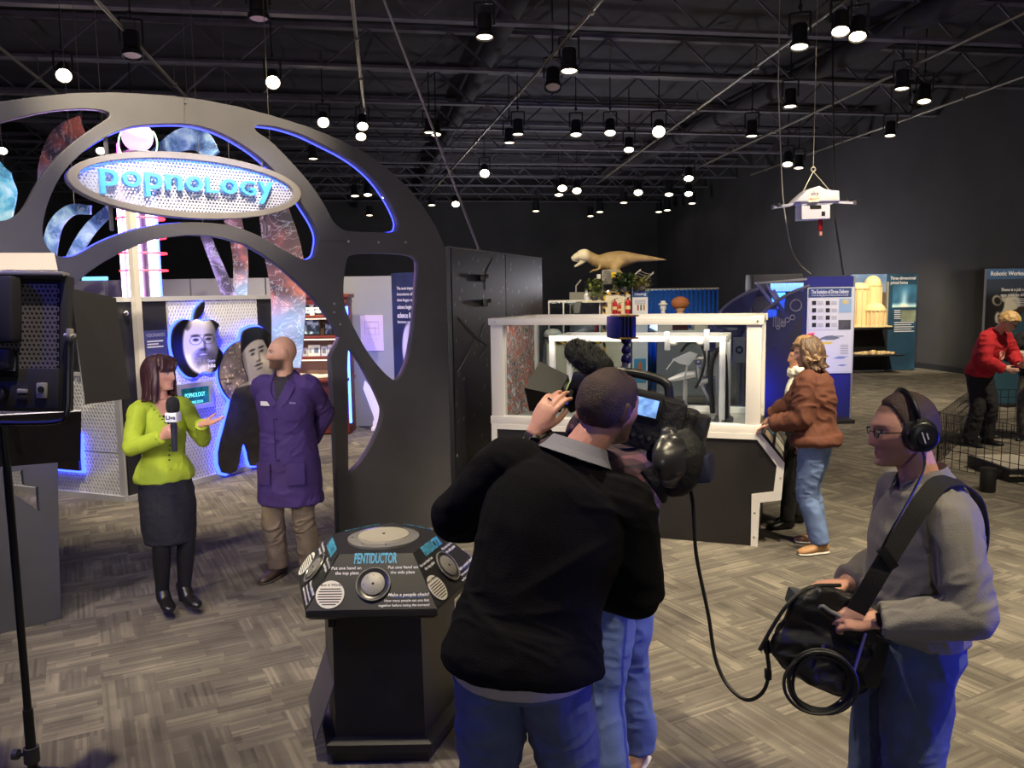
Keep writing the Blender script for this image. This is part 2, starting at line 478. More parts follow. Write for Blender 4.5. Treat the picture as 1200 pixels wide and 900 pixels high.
def hand_shapes(wrist, d, palm, side, curl=(.3, .3, .35, .4), thumb=.5, spread=.12, k=1.0, thumb_out=.7):
 """wrist point, finger direction d, palm normal, side = +1 if the thumb lies on +x of (d x palm)"""
 d = unit(d); pn = unit(palm - d * (np.asarray(palm) @ d)); x = np.cross(d, pn) * side   # towards the thumb
 w = np.asarray(wrist, float); S = []
 C = [w - d * .02 * k, w + d * .012 * k, w + d * .045 * k, w + d * .075 * k, w + d * .093 * k]
 S.append(loft(C, np.array([.026, .028, .039, .041, .036]) * k, np.array([.020, .018, .016, .014, .010]) * k, [x] * 5, [pn] * 5, 14))
 ln = [(.044, .026, .021), (.050, .030, .023), (.046, .028, .022), (.036, .021, .019)]
 off = [.030, .0105, -.0095, -.029]
 for i in range(4):
  base = w + d * ((.086, .091, .088, .080)[i]) * k + x * off[i] * k
  a = (1.5 - i) * spread; fd = unit(d * math.cos(a) + x * math.sin(a)); P = [base - fd * .015 * k, base]; ang = 0; p = base
  for j in range(3):
   ang += curl[i] * (.8, 1.15, .8)[j]
   v = fd * math.cos(ang) + pn * math.sin(ang); p = p + v * ln[i][j] * k; P.append(p)
  S.append(tube(P, np.array([.0098, .0098, .0090, .0083, .0066]) * k, 10, 2, dome=True))
 b = w + d * .022 * k + x * .026 * k + pn * .006 * k
 td = unit(d * math.cos(thumb_out) + x * math.sin(thumb_out) + pn * .25)
 p1 = b + td * .04 * k; t2 = unit(td + d * thumb * .6 + pn * thumb * .5 - x * thumb * .4); p2 = p1 + t2 * .032 * k; t3 = unit(t2 + (d - x) * thumb * .4); p3 = p2 + t3 * .026 * k
 S.append(tube([b - td * .012, b, p1, p2, p3], np.array([.015, .0155, .0115, .0105, .0078]) * k, 10, 2, dome=True))
 return S
def ik(a, b, l1, l2, pole):
 a = np.asarray(a, float); b = np.asarray(b, float); v = b - a; D = np.linalg.norm(v)
 if D > (l1 + l2) * .999: b = a + v / D * (l1 + l2) * .999; D = (l1 + l2) * .999; v = b - a
 d = v / D; t = (l1 * l1 - l2 * l2 + D * D) / (2 * D); hh = math.sqrt(max(0, l1 * l1 - t * t))
 p = np.asarray(pole, float); p = unit(p - d * (p @ d))
 return a + d * t + p * hh, b
class Person:
 def __init__(s, name, label, pos, face, h=1.75, fem=False, pelvis=(0, 0, .93), lean=(0, 0), neck=None, chest=None, waist=None,
                 head=None, look=(0, 1, 0), head_up=(0, 0, 1), arms=None, legs=None, skin=(205, 150, 122), voxel=.008, chest_right=(1, 0, 0), pelvis_right=(1, 0, 0), girth=1.0, sh=None, group=None, face_cfg=None, bare=None):
  k = h / 1.75; s.k = k; s.fem = fem; s.skin = skin; s.voxel = voxel; s.girth = girth
  f = unit([face[0], face[1], 0]); yaw = math.atan2(-f[0], f[1])
  s.root = thing(name, label, 'person', (pos[0], pos[1], 0), yaw, group)
  s.yaw = yaw; s.pos = np.array([pos[0], pos[1], 0])
  A = lambda q: np.array(q, float) * k
  s.pelvis = A(pelvis); s.waist = A(waist) if waist is not None else s.pelvis + A((lean[0] * .25, lean[1] * .25, .14))
  s.chest = A(chest) if chest is not None else s.pelvis + A((lean[0] * .6, lean[1] * .6, .34))
  s.neck = A(neck) if neck is not None else s.pelvis + A((lean[0], lean[1], .55))
  s.pr = unit(pelvis_right); s.cr = unit(chest_right)
  up = unit(s.neck - s.chest)
  s.cr = unit(s.cr - up * (s.cr @ up)); s.cf = np.cross(up, s.cr)
  s.hc = A(head) if head is not None else s.neck + up * .05 * k + A((0, .03, .108))
  s.hf = unit(look); hu = unit(head_up); s.hr = unit(np.cross(s.hf, hu)); s.hu = np.cross(s.hr, s.hf)
  shw = sh or (.150 if fem else .172)
  s.sh = {}; s.el = {}; s.wr = {}; s.hand = {}
  for sd, sg in (('R', 1), ('L', -1)):
   s.sh[sd] = s.neck + s.cr * sg * shw * k - up * .078 * k
   a = (arms or {}).get(sd, {})
   w = a.get('wrist'); w = s.sh[sd] + A((sg * .05, .03, -.52)) if w is None else A(w)
   e, w = ik(s.sh[sd], w, .285 * k, .255 * k, a.get('pole', (sg * .3, -1, 0)))
   s.el[sd] = e; s.wr[sd] = w
   fd = a.get('dir'); fd = unit(w - e) if fd is None else unit(fd)
   s.hand[sd] = dict(d=fd, palm=np.array(a.get('palm', (-sg, 0, 0)), float), curl=a.get('curl', (.3, .32, .36, .4)), thumb=a.get('thumb', .5), tout=a.get('tout', .6), spread=a.get('spread', .06), sg=sg)
  s.hip = {}; s.kn = {}; s.an = {}; s.fd = {}
  for sd, sg in (('R', 1), ('L', -1)):
   l = (legs or {}).get(sd, {})
   s.hip[sd] = s.pelvis + s.pr * sg * .088 * k + A((0, 0, -.02))
   an = A(l.get('ankle', (sg * .10, 0, .085)))
   s.kn[sd], s.an[sd] = ik(s.hip[sd], an, .425 * k, .415 * k, l.get('pole', (sg * .1, 1, 0)))
   s.an[sd] = an; s.fd[sd] = unit(np.array(l.get('foot', (sg * .2, 1, 0)), float))
  s.sec = SEC_F if fem else SEC_M
  s.cfg = face_cfg or {}
  s.body()
 # torso path
 def spine(s, t):
  k = s.k; pf = np.cross([0, 0, 1.0], s.pr)
  pts = [s.pelvis + np.array([0, 0, -.09 * k]), s.pelvis, s.waist, s.chest, s.neck]
  T = [0, .15, .4, .7, 1.0]
  D = catmull(np.array(pts), 8); TT = np.interp(np.arange(len(D)) / 8.0, np.arange(5), T)
  c = np.array([np.interp(t, TT, D[:, j]) for j in range(3)])
  g = np.array([np.interp(min(1, t + .02), TT, D[:, j]) - np.interp(max(0, t - .02), TT, D[:, j]) for j in range(3)])
  up = unit(g); r = unit(s.pr * (1 - t) + s.cr * t); r = unit(r - up * (r @ up)); fw = np.cross(up, r)
  return c, r, fw
 def torso(s, o=0.0, t0=0.0, t1=1.0, extra=None, n=32, m=30):
  T = np.linspace(t0, t1, m); A = np.array(s.sec); C = []; RX = []; RY = []; X = []; Y = []
  for t in T:
   c, r, fw = s.spine(t); a = [np.interp(t, A[:, 0], A[:, j]) for j in (1, 2, 3)]
   g = s.girth if t < .9 else 1 + (s.girth - 1) * (1 - t) * 10
   oo = o(t) if callable(o) else o
   C.append(c + fw * a[2] * s.k); RX.append(a[0] * s.k * g + oo); RY.append(a[1] * s.k * g + oo); X.append(r); Y.append(fw)
  return loft(np.array(C), RX, RY, X, Y, n)
 ARM = [.058, .054, .047, .041, .040, .034, .027]
 def arm(s, sd, o=0.0, end=1.0, clav=True, cuff=0.0):
  k = s.k * (0.88 if s.fem else 1.0); e, w, h = s.el[sd], s.wr[sd], s.sh[sd]
  P = []; R = []
  if clav: P.append(s.neck * .80 + h * .20 - unit(s.neck - s.chest) * .03 * s.k); R.append(.045 * k); P.append(s.neck * .4 + h * .6 - unit(s.neck - s.chest) * .026 * s.k); R.append(.048 * k)
  P += [h, h * .55 + e * .45, e * .85 + h * .15, e, e * .7 + w * .3]; R += [.055 * k, .053 * k, .045 * k, .042 * k, .042 * k]
  q = e * (1 - end) + w * end; P.append(q * .6 + (e * .7 + w * .3) * .4); R.append(.036 * k); P.append(q); R.append((.028 if end > .97 else .032) * k + cuff)
  return tube(P, np.array(R) + o, 20, 4)
 def leg(s, sd, o=0.0, end=1.0, flare=0.0):
  k = s.k; h, kn, a = s.hip[sd], s.kn[sd], s.an[sd]
  q = kn * (1 - end) + a * end
  g = s.girth
  P = [h + np.array([0, 0, .04 * k]), h, h * .5 + kn * .5, kn, kn * .62 + q * .38, kn * .2 + q * .8, q]
  R = [.085 * k * g, .092 * k * g, .080 * k * g, .058 * k, .056 * k, .043 * k, .040 * k]
  R = np.array(R) + o * np.array([.6, .6, .8, 1, 1, 1.1, 1.2]) + flare * np.array([0, 0, 0, .3, .5, 1, 1])
  return tube(P, R, 22, 5)
 def toworld_dir(s, v): return Matrix.Rotation(s.yaw, 3, 'Z') @ Vector(v)
 def local(s, p):
  """world point to person-local"""
  q = np.array(p, float) - s.pos; c, sn = math.cos(-s.yaw), math.sin(-s.yaw)
  return np.array([q[0] * c - q[1] * sn, q[0] * sn + q[1] * c, q[2]])
 def headM(s):
  M = np.eye(4); M[:3, 0] = s.hr * s.k; M[:3, 1] = s.hf * s.k; M[:3, 2] = s.hu * s.k; M[:3, 3] = s.hc; return M
 def body(s):
  k = s.k; S = [s.torso(-.004)]
  hd = xf(head_shape(s.fem), s.headM()); S.append(hd)
  ear = []
  for sg in (-1, 1):
   e = ball((0, 0, 0), (.010, .021, .034), 12, 10); e = (e[0] @ rx(-.18).T @ rz(-sg * .45).T + np.array([sg * .080, -.012, -.006]), e[1])
   S.append(xf(e, s.headM()))
  nb = s.neck; ht = s.hc - s.hu * .055 * k - s.hf * .012 * k
  r = .050 if s.fem else .058
  S.append(tube([nb - unit(s.neck - s.chest) * .04 * k, nb + (ht - nb) * .35, ht], [r * 1.15 * k, r * k, r * .98 * k], 18, 3))
  for sd in 'RL':
   S.append(s.arm(sd)); hh = s.hand[sd]
   S += hand_shapes(s.wr[sd], hh['d'], hh['palm'], 1 if np.cross(hh['d'], unit(hh['palm'])) @ np.array([0, 0, 1]) > -9 and hh.get('flip', hh['sg']) > 0 else -1, hh['curl'], hh['thumb'], hh['spread'], k * (.90 if s.fem else 1.0), hh['tout'])
   S.append(s.leg(sd))
   a = s.an[sd]; f = s.fd[sd]
   S.append(tube([a + np.array([0, 0, .02]), a - np.array([0, 0, .03]) + f * .01, a + f * .10 - np.array([0, 0, .055])], [.036 * k, .036 * k, .026 * k], 12, 3))
  sh = remesh(cat(*S), s.voxel, 1)
  # paint skin, brows, lips, eyes, beard on the surface itself
  V = sh[0]; L = (V - s.hc) @ np.column_stack([s.hr, s.hf, s.hu]) / k
  base = np.array(srgb(s.skin)); C = np.tile(base, (len(V), 1))
  C *= (0.92 + .16 * fbm(V * 30, 2)[:, None])
  near = np.linalg.norm(L, axis=1) < .16; fr = near & (L[:, 1] > .03)
  x, y, z = L[:, 0], L[:, 1], L[:, 2]
  def mix(mask, rgb, a=1.0):
   w = (np.clip(mask, 0, 1) * a)[:, None]; C[:] = C * (1 - w) + np.array(srgb(rgb)) * w
  g = lambda cx, cz, sx, sz: np.exp(-((x - cx) / sx) ** 2 - ((z - cz) / sz) ** 2) * fr
  red = (s.skin[0], s.skin[1] * .82, s.skin[2] * .80)
  for sg in (-1, 1): mix(g(sg * .042, -.03, .02, .02), red, .35)
  mix(g(0, -.035, .014, .012), red, .4)
  cfg = s.cfg
  if cfg.get('beard'):
   b = near * sstep(-.028, -.048, z) * sstep(-.02, .02, y) * (1 - .9 * g(0, -.063, .016, .010))
   b = b * (1 - sstep(.0, .02, z + .045 - np.abs(x) * .25) * (np.abs(x) < .045))
   mo = g(0, -.050, .026, .006)
   mix(np.maximum(b * sstep(-.13, -.11, z), mo), cfg['beard'], cfg.get('beard_a', .85))
  mix(g(0, -.066, .019, .0075) , cfg.get('lips', (165, 88, 80)), .85)
  for sg in (-1, 1):
   e = np.exp(-(((x - sg * .031) / .0135) ** 2 + ((z - .005) / .0062) ** 2) ** 2) * fr
   mix(e, (225, 220, 215), .95)
   mix(np.exp(-(((x - sg * .031) / .0058) ** 2 + ((z - .005) / .0062) ** 2) ** 2) * fr, (50, 35, 28), 1)
   mix(g(sg * .031, .0125, .016, .0028), (40, 28, 24), .8)
   mix(g(sg * .033, .025, .018, .004), cfg.get('brow', (60, 42, 34)), .85)
  if cfg.get('scalp'):   # cropped hair reads as colour on the skin too
   hl = sstep(-.01, .02, z - cfg.get('hairline', .055) * sstep(-.02, .09, y) + .035 * sstep(.02, -.06, y)) * near * sstep(-.075, -.05, z + (y > -.02) * 0)
   hl = np.where(y > .005, near * sstep(cfg.get('hairline', .055) - .006, cfg.get('hairline', .055) + .012, z + .10 * np.clip(-y + .06, 0, .06) ), near * sstep(-.062, -.045, z))
   mix(hl, cfg['scalp'], cfg.get('scalp_a', .8))
  s.skinmat = mat('skin', s.skin, .5, vcol=True, bump=(180, .12))
  s.body_ob = ob('body', sh, s.skinmat, s.root, smooth=180, col=C)
 # ---- clothes
 def cloth(s, name, shapes, m, voxel=None, amp=.004, seed=0, scale=14, it=5, **kw):
  sh = remesh(cat(*shapes), voxel or s.voxel, it)
  if amp: sh = wrinkle(sh, amp, scale, seed)
  return ob(name, sh, m, s.root, smooth=180, **kw)
 def top(s, name, m, o=.014, t0=.2, t1=.97, sleeve=.98, so=None, **kw):
  so = o if so is None else so
  return s.cloth(name, [s.torso(o, t0, t1)] + [s.arm(sd, so, sleeve) for sd in 'RL'], m, **kw)
 def trousers(s, name, m, o=.014, t1=.36, flare=.006, end=1.0, **kw):
  return s.cloth(name, [s.torso(o, 0.0, t1)] + [s.leg(sd, o, end, flare) for sd in 'RL'], m, **kw)
 def shoes(s, m, sole=None, name='shoe', heel=0.0, k=1.0, mats=None):
  for sd in 'RL':
   a = s.an[sd]; f = s.fd[sd]; x = unit(np.cross(f, [0, 0, 1.0])); g = a[2] if heel else a[2]
   z0 = a[2] - .085 * s.k
   def R(y, w, hh, zz=0.0): return (a + f * y * s.k * k + np.array([0, 0, -a[2] + z0 + hh / 2 + zz]), w * k, hh / 2)
   rings = [R(-.072, .020, .05, .012), R(-.06, .033, .085, .008), R(-.02, .038, .115, .008), R(.03, .040, .095, .008), R(.08, .045, .068, .006), R(.135, .048, .055, .005), R(.175, .038, .045, .005), R(.20, .018, .03, .005)]
   if heel: rings = [(c + np.array([0, 0, heel * sstep(.10, .0, np.array((c - a) @ f))]), w, hh) for c, w, hh in rings]
   sh = loft(np.array([q[0] for q in rings]), [q[1] for q in rings], [q[2] for q in rings], [x] * 8, [np.array([0, 0, 1.0])] * 8, 14)
   o = ob(name, remesh(sh, .006, 2), m, s.root, smooth=180)
   if sole:
    C = [q[0] * np.array([1, 1, 0]) + np.array([0, 0, z0 + .009]) for q in rings]
    so = loft(np.array(C), [q[1] + .004 for q in rings], [.010] * 8, [x] * 8, [np.array([0, 0, 1.0])] * 8, 12)
    ob('sole', so, sole, o, smooth=50)
   if heel:
    c = a - f * .05; ob('heel', cyl([c[0], c[1], z0], [c[0], c[1], z0 + heel + .02], .014, .024, 10), m, o)
 def cap_hair(s, m, hairline=.055, thick=.010, back=-.06, name='hair', bald=None, side=-.01, seed=1, rough=.5, fem=False):
  """short hair: a shell grown from the scalp"""
  V, F = head_shape(s.fem, 0, 72, 54); x, y, z = V[:, 0], V[:, 1], V[:, 2]
  low = np.where(y > .03, hairline - np.abs(x) * .15, np.where(y > -.005, side + (hairline - side) * sstep(-.005, .03, y), back + (side - back) * sstep(-.05, -.005, y)))
  low = back + (side - back) * sstep(-.045, .0, y) + (hairline - side) * sstep(.015, .055, y)
  mk = sstep(0, .016, z - low)
  if bald is not None: mk = mk * bald(x, y, z)
  N = unit_rows(V * np.array([1 / .077 ** 2, 1 / .1 ** 2, 1 / .115 ** 2]))
  nn = fbm(V * 55, 3, seed)
  V2 = V + N * (mk * thick * (.7 + .6 * nn * rough * 2) - .002 * (1 - mk))[:, None]
  keep = [f for f in F if max(mk[list(f)]) > .02]
  used = sorted({i for f in keep for i in f}); mp = {a: b for b, a in enumerate(used)}
  sh = (V2[used], [tuple(mp[i] for i in f) for f in keep])
  return ob(name, xf(sh, s.headM()), m, s.root, smooth=180)
 def locks(s, paths, m, name='hair', n=7):
  S = []
  for P, R in paths: S.append(tube(P, R, n, 3, flat=.7, dome=False))
  return ob(name, xf(cat(*S), s.headM()), m, s.root, smooth=180)
 def headpt(s, p): return (np.array(p) * s.k) @ np.array([s.hr, s.hf, s.hu]) + s.hc
# ------------------------------------------------------------------ the hall
RA = math.radians(10)                      # the hall is turned a little to the left of the view
A_ = np.array([-math.sin(RA), math.cos(RA)]); B_ = np.array([math.cos(RA), math.sin(RA)])
def room(a, b, z): q = B_ * a + A_ * b; return np.array([q[0], q[1], z])   # a to the right, b into the hall
RX = 13.9; LX = -12.0; BY = 38.0; FY = -6.0; CZ = 7.0
def quad_slab(a0, b0, a1, b1, z0, z1):
 v = [room(a, b, z) for z in (z0, z1) for a, b in ((a0, b0), (a1, b0), (a1, b1), (a0, b1))]
 return (np.array(v), [(0, 3, 2, 1), (4, 5, 6, 7), (0, 1, 5, 4), (1, 2, 6, 5), (2, 3, 7, 6), (3, 0, 4, 7)])
def carpet_mat():
 m = bpy.data.materials.new('carpet'); m.use_nodes = True; nt = m.node_tree; L = nt.links; b = nt.nodes['Principled BSDF']
 b.inputs['Roughness'].default_value = .95; b.inputs['Specular IOR Level'].default_value = .1
 geo = nd(nt, 'ShaderNodeNewGeometry'); rot = nd(nt, 'ShaderNodeVectorRotate'); rot.rotation_type = 'Z_AXIS'; rot.inputs['Angle'].default_value = -math.radians(28)
 L.new(geo.outputs['Position'], rot.inputs['Vector'])
 def M(op, a, b_=None, c=None):
  n = nd(nt, 'ShaderNodeMath', operation=op)
  for i, q in enumerate((a, b_, c)):
   if q is None: continue
   if isinstance(q, (int, float)): n.inputs[i].default_value = q
   else: L.new(q, n.inputs[i])
  return n.outputs[0]
 sp = nd(nt, 'ShaderNodeSeparateXYZ'); L.new(rot.outputs[0], sp.inputs[0])
 X, Y = sp.outputs[0], sp.outputs[1]
 T = .27
 tx = M('FLOOR', M('DIVIDE', X, T)); ty = M('FLOOR', M('DIVIDE', Y, T))
 cbt = nd(nt, 'ShaderNodeCombineXYZ'); L.new(tx, cbt.inputs[0]); L.new(ty, cbt.inputs[1]); wnt = nd(nt, 'ShaderNodeTexWhiteNoise', noise_dimensions='2D'); L.new(cbt.outputs[0], wnt.inputs['Vector']); par = M('GREATER_THAN', wnt.outputs['Value'], .5)
 u = M('ADD', M('MULTIPLY', X, par), M('MULTIPLY', Y, M('SUBTRACT', 1.0, par)))
 v = M('ADD', M('MULTIPLY', Y, par), M('MULTIPLY', X, M('SUBTRACT', 1.0, par)))
 def cell(wu, wv, sd):
  vv = M('FLOOR', M('DIVIDE', v, wv))
  wn0 = nd(nt, 'ShaderNodeTexWhiteNoise', noise_dimensions='1D'); L.new(M('ADD', vv, sd), wn0.inputs['W'])
  uu = M('FLOOR', M('ADD', M('DIVIDE', u, wu), wn0.outputs['Value']))
  cb = nd(nt, 'ShaderNodeCombineXYZ'); L.new(uu, cb.inputs[0]); L.new(vv, cb.inputs[1]); L.new(M('MULTIPLY', par, 17.0), cb.inputs[2])
  wn = nd(nt, 'ShaderNodeTexWhiteNoise', noise_dimensions='3D'); L.new(cb.outputs[0], wn.inputs['Vector'])
  return wn.outputs['Value']
 c1 = cell(.27, .0675, 1.0); c2 = cell(.6, .016, 5.0)
 nz = nd(nt, 'ShaderNodeTexNoise', inp={'Scale': 2.6, 'Detail': 4.0}); L.new(geo.outputs['Position'], nz.inputs['Vector'])
 nf = nd(nt, 'ShaderNodeTexNoise', inp={'Scale': 260.0, 'Detail': 2.0}); L.new(geo.outputs['Position'], nf.inputs['Vector'])
 val = M('ADD', M('MULTIPLY', c1, .19), M('ADD', M('MULTIPLY', c2, .16), M('ADD', M('MULTIPLY', nz.outputs['Fac'], .44), M('MULTIPLY', nf.outputs['Fac'], .38))))
 rp = nd(nt, 'ShaderNodeValToRGB'); L.new(val, rp.inputs[0])
 e = rp.color_ramp.elements; e[0].position = .30; e[0].color = srgb((68, 64, 62)) + (1,); e[1].position = .92; e[1].color = srgb((158, 149, 134)) + (1,)
 q = e.new(.62); q.color = srgb((108, 102, 95)) + (1,)
 L.new(rp.outputs[0], b.inputs['Base Color'])
 bp = nd(nt, 'ShaderNodeBump', inp={'Strength': .5, 'Distance': .006}); L.new(M('ADD', M('MULTIPLY', c1, .5), nf.outputs['Fac']), bp.inputs['Height']); L.new(bp.outputs[0], b.inputs['Normal'])
 return m
struct('floor', quad_slab(LX, FY, RX, BY, -.1, 0), carpet_mat(), smooth=0)
BLK = mat('black_paint', (62, 60, 60), .8, bump=(60, .1), var=(.6, .25))
CEIL = mat('ceiling_paint', (58, 54, 58), .85, var=(1.5, .3), bump=(12, .2))
struct('wall_right', quad_slab(RX, FY, RX + .2, BY, 0, CZ), BLK, smooth=0)
struct('wall_left', quad_slab(LX - .2, FY, LX, BY, 0, CZ), BLK, smooth=0)
struct('wall_back', quad_slab(LX - .2, BY, RX + .2, BY + .2, 0, CZ), BLK, smooth=0)
struct('wall_front', quad_slab(LX - .2, FY - .2, RX + .2, FY, 0, CZ), BLK, smooth=0)
ceil = struct('ceiling', quad_slab(LX - .2, FY - .2, RX + .2, BY + .2, CZ, CZ + .15), CEIL, smooth=0)
bs = struct('baseboard_right', quad_slab(RX - .02, FY, RX, BY, 0, .14), mat('baseboard_black', (22, 22, 23), .6), smooth=0)
JM = mat('joist_steel', (104, 100, 106), .7, var=(4, .2))
def joist(b):
 """open web joist: bottom flange, top flange, zigzag web"""
 S = [quad_slab(LX, b - .09, RX, b + .09, CZ - .80, CZ - .75), quad_slab(LX, b - .09, RX, b + .09, CZ - .12, CZ - .05)]
 n = 34; xs = np.linspace(LX, RX, n + 1)
 for i in range(n):
  z0, z1 = (CZ - .76, CZ - .1) if i % 2 else (CZ - .1, CZ - .76)
  S.append(bar(room(xs[i], b, z0), room(xs[i + 1], b, z1), .035, .035))
 return cat(*S)
for b in np.arange(2.0, 38, 2.75):
 ob('ceiling_joist', joist(b), JM, ceil, smooth=0)
for a, r in ((-8.2, .22), (2.5, .18), (9.5, .22)):
 ob('air_duct', cyl(room(a, FY, CZ - .35), room(a, BY, CZ - .35), r, r, 14), CEIL, ceil)
# lighting pipes
PIPE = mat('pipe_steel', (128, 122, 112), .45, .7)
PZ = 5.85
def pipe_px(x0, y0, x1, y1, label, r=.028, hangers=3):
 p = at_z(x0, y0, PZ); q = at_z(x1, y1, PZ)
 d = unit(q - p); p = p - d * 2.0
 t = thing('lighting_pipe', label, 'pipe', p, group='lighting pipes under the ceiling')
 wpart('pipe', cyl(p, q, r, r, 10), PIPE, t)
 L = np.linalg.norm(q - p)
 for k in range(hangers):
  c = p + d * L * (k + .5) / hangers
  wpart('hanger', cat(cyl(c, c + np.array([0, 0, CZ - .78 - PZ]), .009, .009, 6), box(c, (.08, .08, .09), .01)), PIPE, t)
pipe_px(115, 2, 222, 118, 'grey lighting pipe above the left end of the arch')
pipe_px(703, 2, 470, 330 - 65, 'long grey lighting pipe slanting over the middle of the hall', hangers=8)
pipe_px(413, 2, 428, 140, 'grey lighting pipe above the right shoulder of the arch', hangers=4)
pipe_px(985, 5, 700, 215, 'thin grey lighting pipe slanting over the glass case', hangers=6)
pipe_px(1190, 20, 800, 205, 'thin grey lighting pipe above the hanging drone', hangers=6)
pipe_px(1199, 90, 880, 205, 'thin grey lighting pipe along the right wall', hangers=6)
pipe_px(5, 60, 70, 112, 'short grey lighting pipe at the upper left corner', hangers=2)
# slack cable slung from the ceiling to the floor behind the arch
pc = [at_z(450, 0, 6.2), at_y(500, 140, 11.0), at_y(535, 240, 10.0), at_y(560, 300, 9.0)]
p0 = at_y(450, 0, 9.0); p1 = at_y(561, 292, 9.3)
rope = thing('rigging_cable', 'long taut pale cable running from the ceiling down behind the black star panel', 'cable', p1)
p2 = p0 + (p0 - p1) * ((6.2 - p0[2]) / (p0[2] - p1[2]))
wpart('cable', tube([p2, p1], .014, 8, 1), mat('cable_grey', (165, 160, 150), .5), rope)
wpart('end_clamp', cyl(p1, p1 + np.array([0, 0, -.12]), .03, .02, 10), PIPE, rope)
# track lights
LAMPB = mat('lamp_black', (34, 33, 36), .45)
def lens_mat(s):
 return mat('lamp_lens_%g' % s, (255, 240, 214), .4, emit=s, ecol=(255, 232, 196))
def make_light(strength, R):
 t = thing('track_light', 'x', 'lamp')
 up = lambda sh: move(sh, (0, 0, -.09 * R))
 h = ob('housing', up(lathe([(.045 * R, .20 * R), (.075 * R, .19 * R), (.078 * R, .02 * R), (.095 * R, 0), (.098 * R, -.045 * R), (.088 * R, -.045 * R), (.07 * R, -.01 * R)], 16)), LAMPB, t)
 h.location = (0, 0, .09 * R)
 ob('lens', up(lathe([(.001, -.02 * R), (.05 * R, -.026 * R), (.082 * R, -.028 * R), (.082 * R, -.012 * R)], 16)), lens_mat(strength), h)
 ob('yoke', cat(bar((-.1 * R, 0, .09 * R), (-.1 * R, 0, .31 * R), .012, .03), bar((.1 * R, 0, .09 * R), (.1 * R, 0, .31 * R), .012, .03), bar((-.1 * R, 0, .31 * R), (.1 * R, 0, .31 * R), .012, .03, (0, 0, 1))), LAMPB, t)
 ob('stem', cat(cyl((0, 0, .31 * R), (0, 0, CZ - 5.55 + .02), .012, .012, 8), box((0, 0, .36 * R), (.06, .08, .06), .01)), LAMPB, t)
 return t
PROTO = {}
def place_light(x, y, R, strength, tilt, yaw, label):
 key = (R, strength)
 if key not in PROTO: t = PROTO[key] = make_light(strength, R)
 else: t = copy_tree(PROTO[key])
 p = at_z(x, y, 5.55)
 t.location = tuple(p); t.rotation_euler = (0, 0, yaw)
 [c for c in t.children if c.name.startswith('housing')][0].rotation_euler = (tilt, 0, 0)
 tag(t, label, 'lamp', 'ceiling spotlights of the hall')
 return t
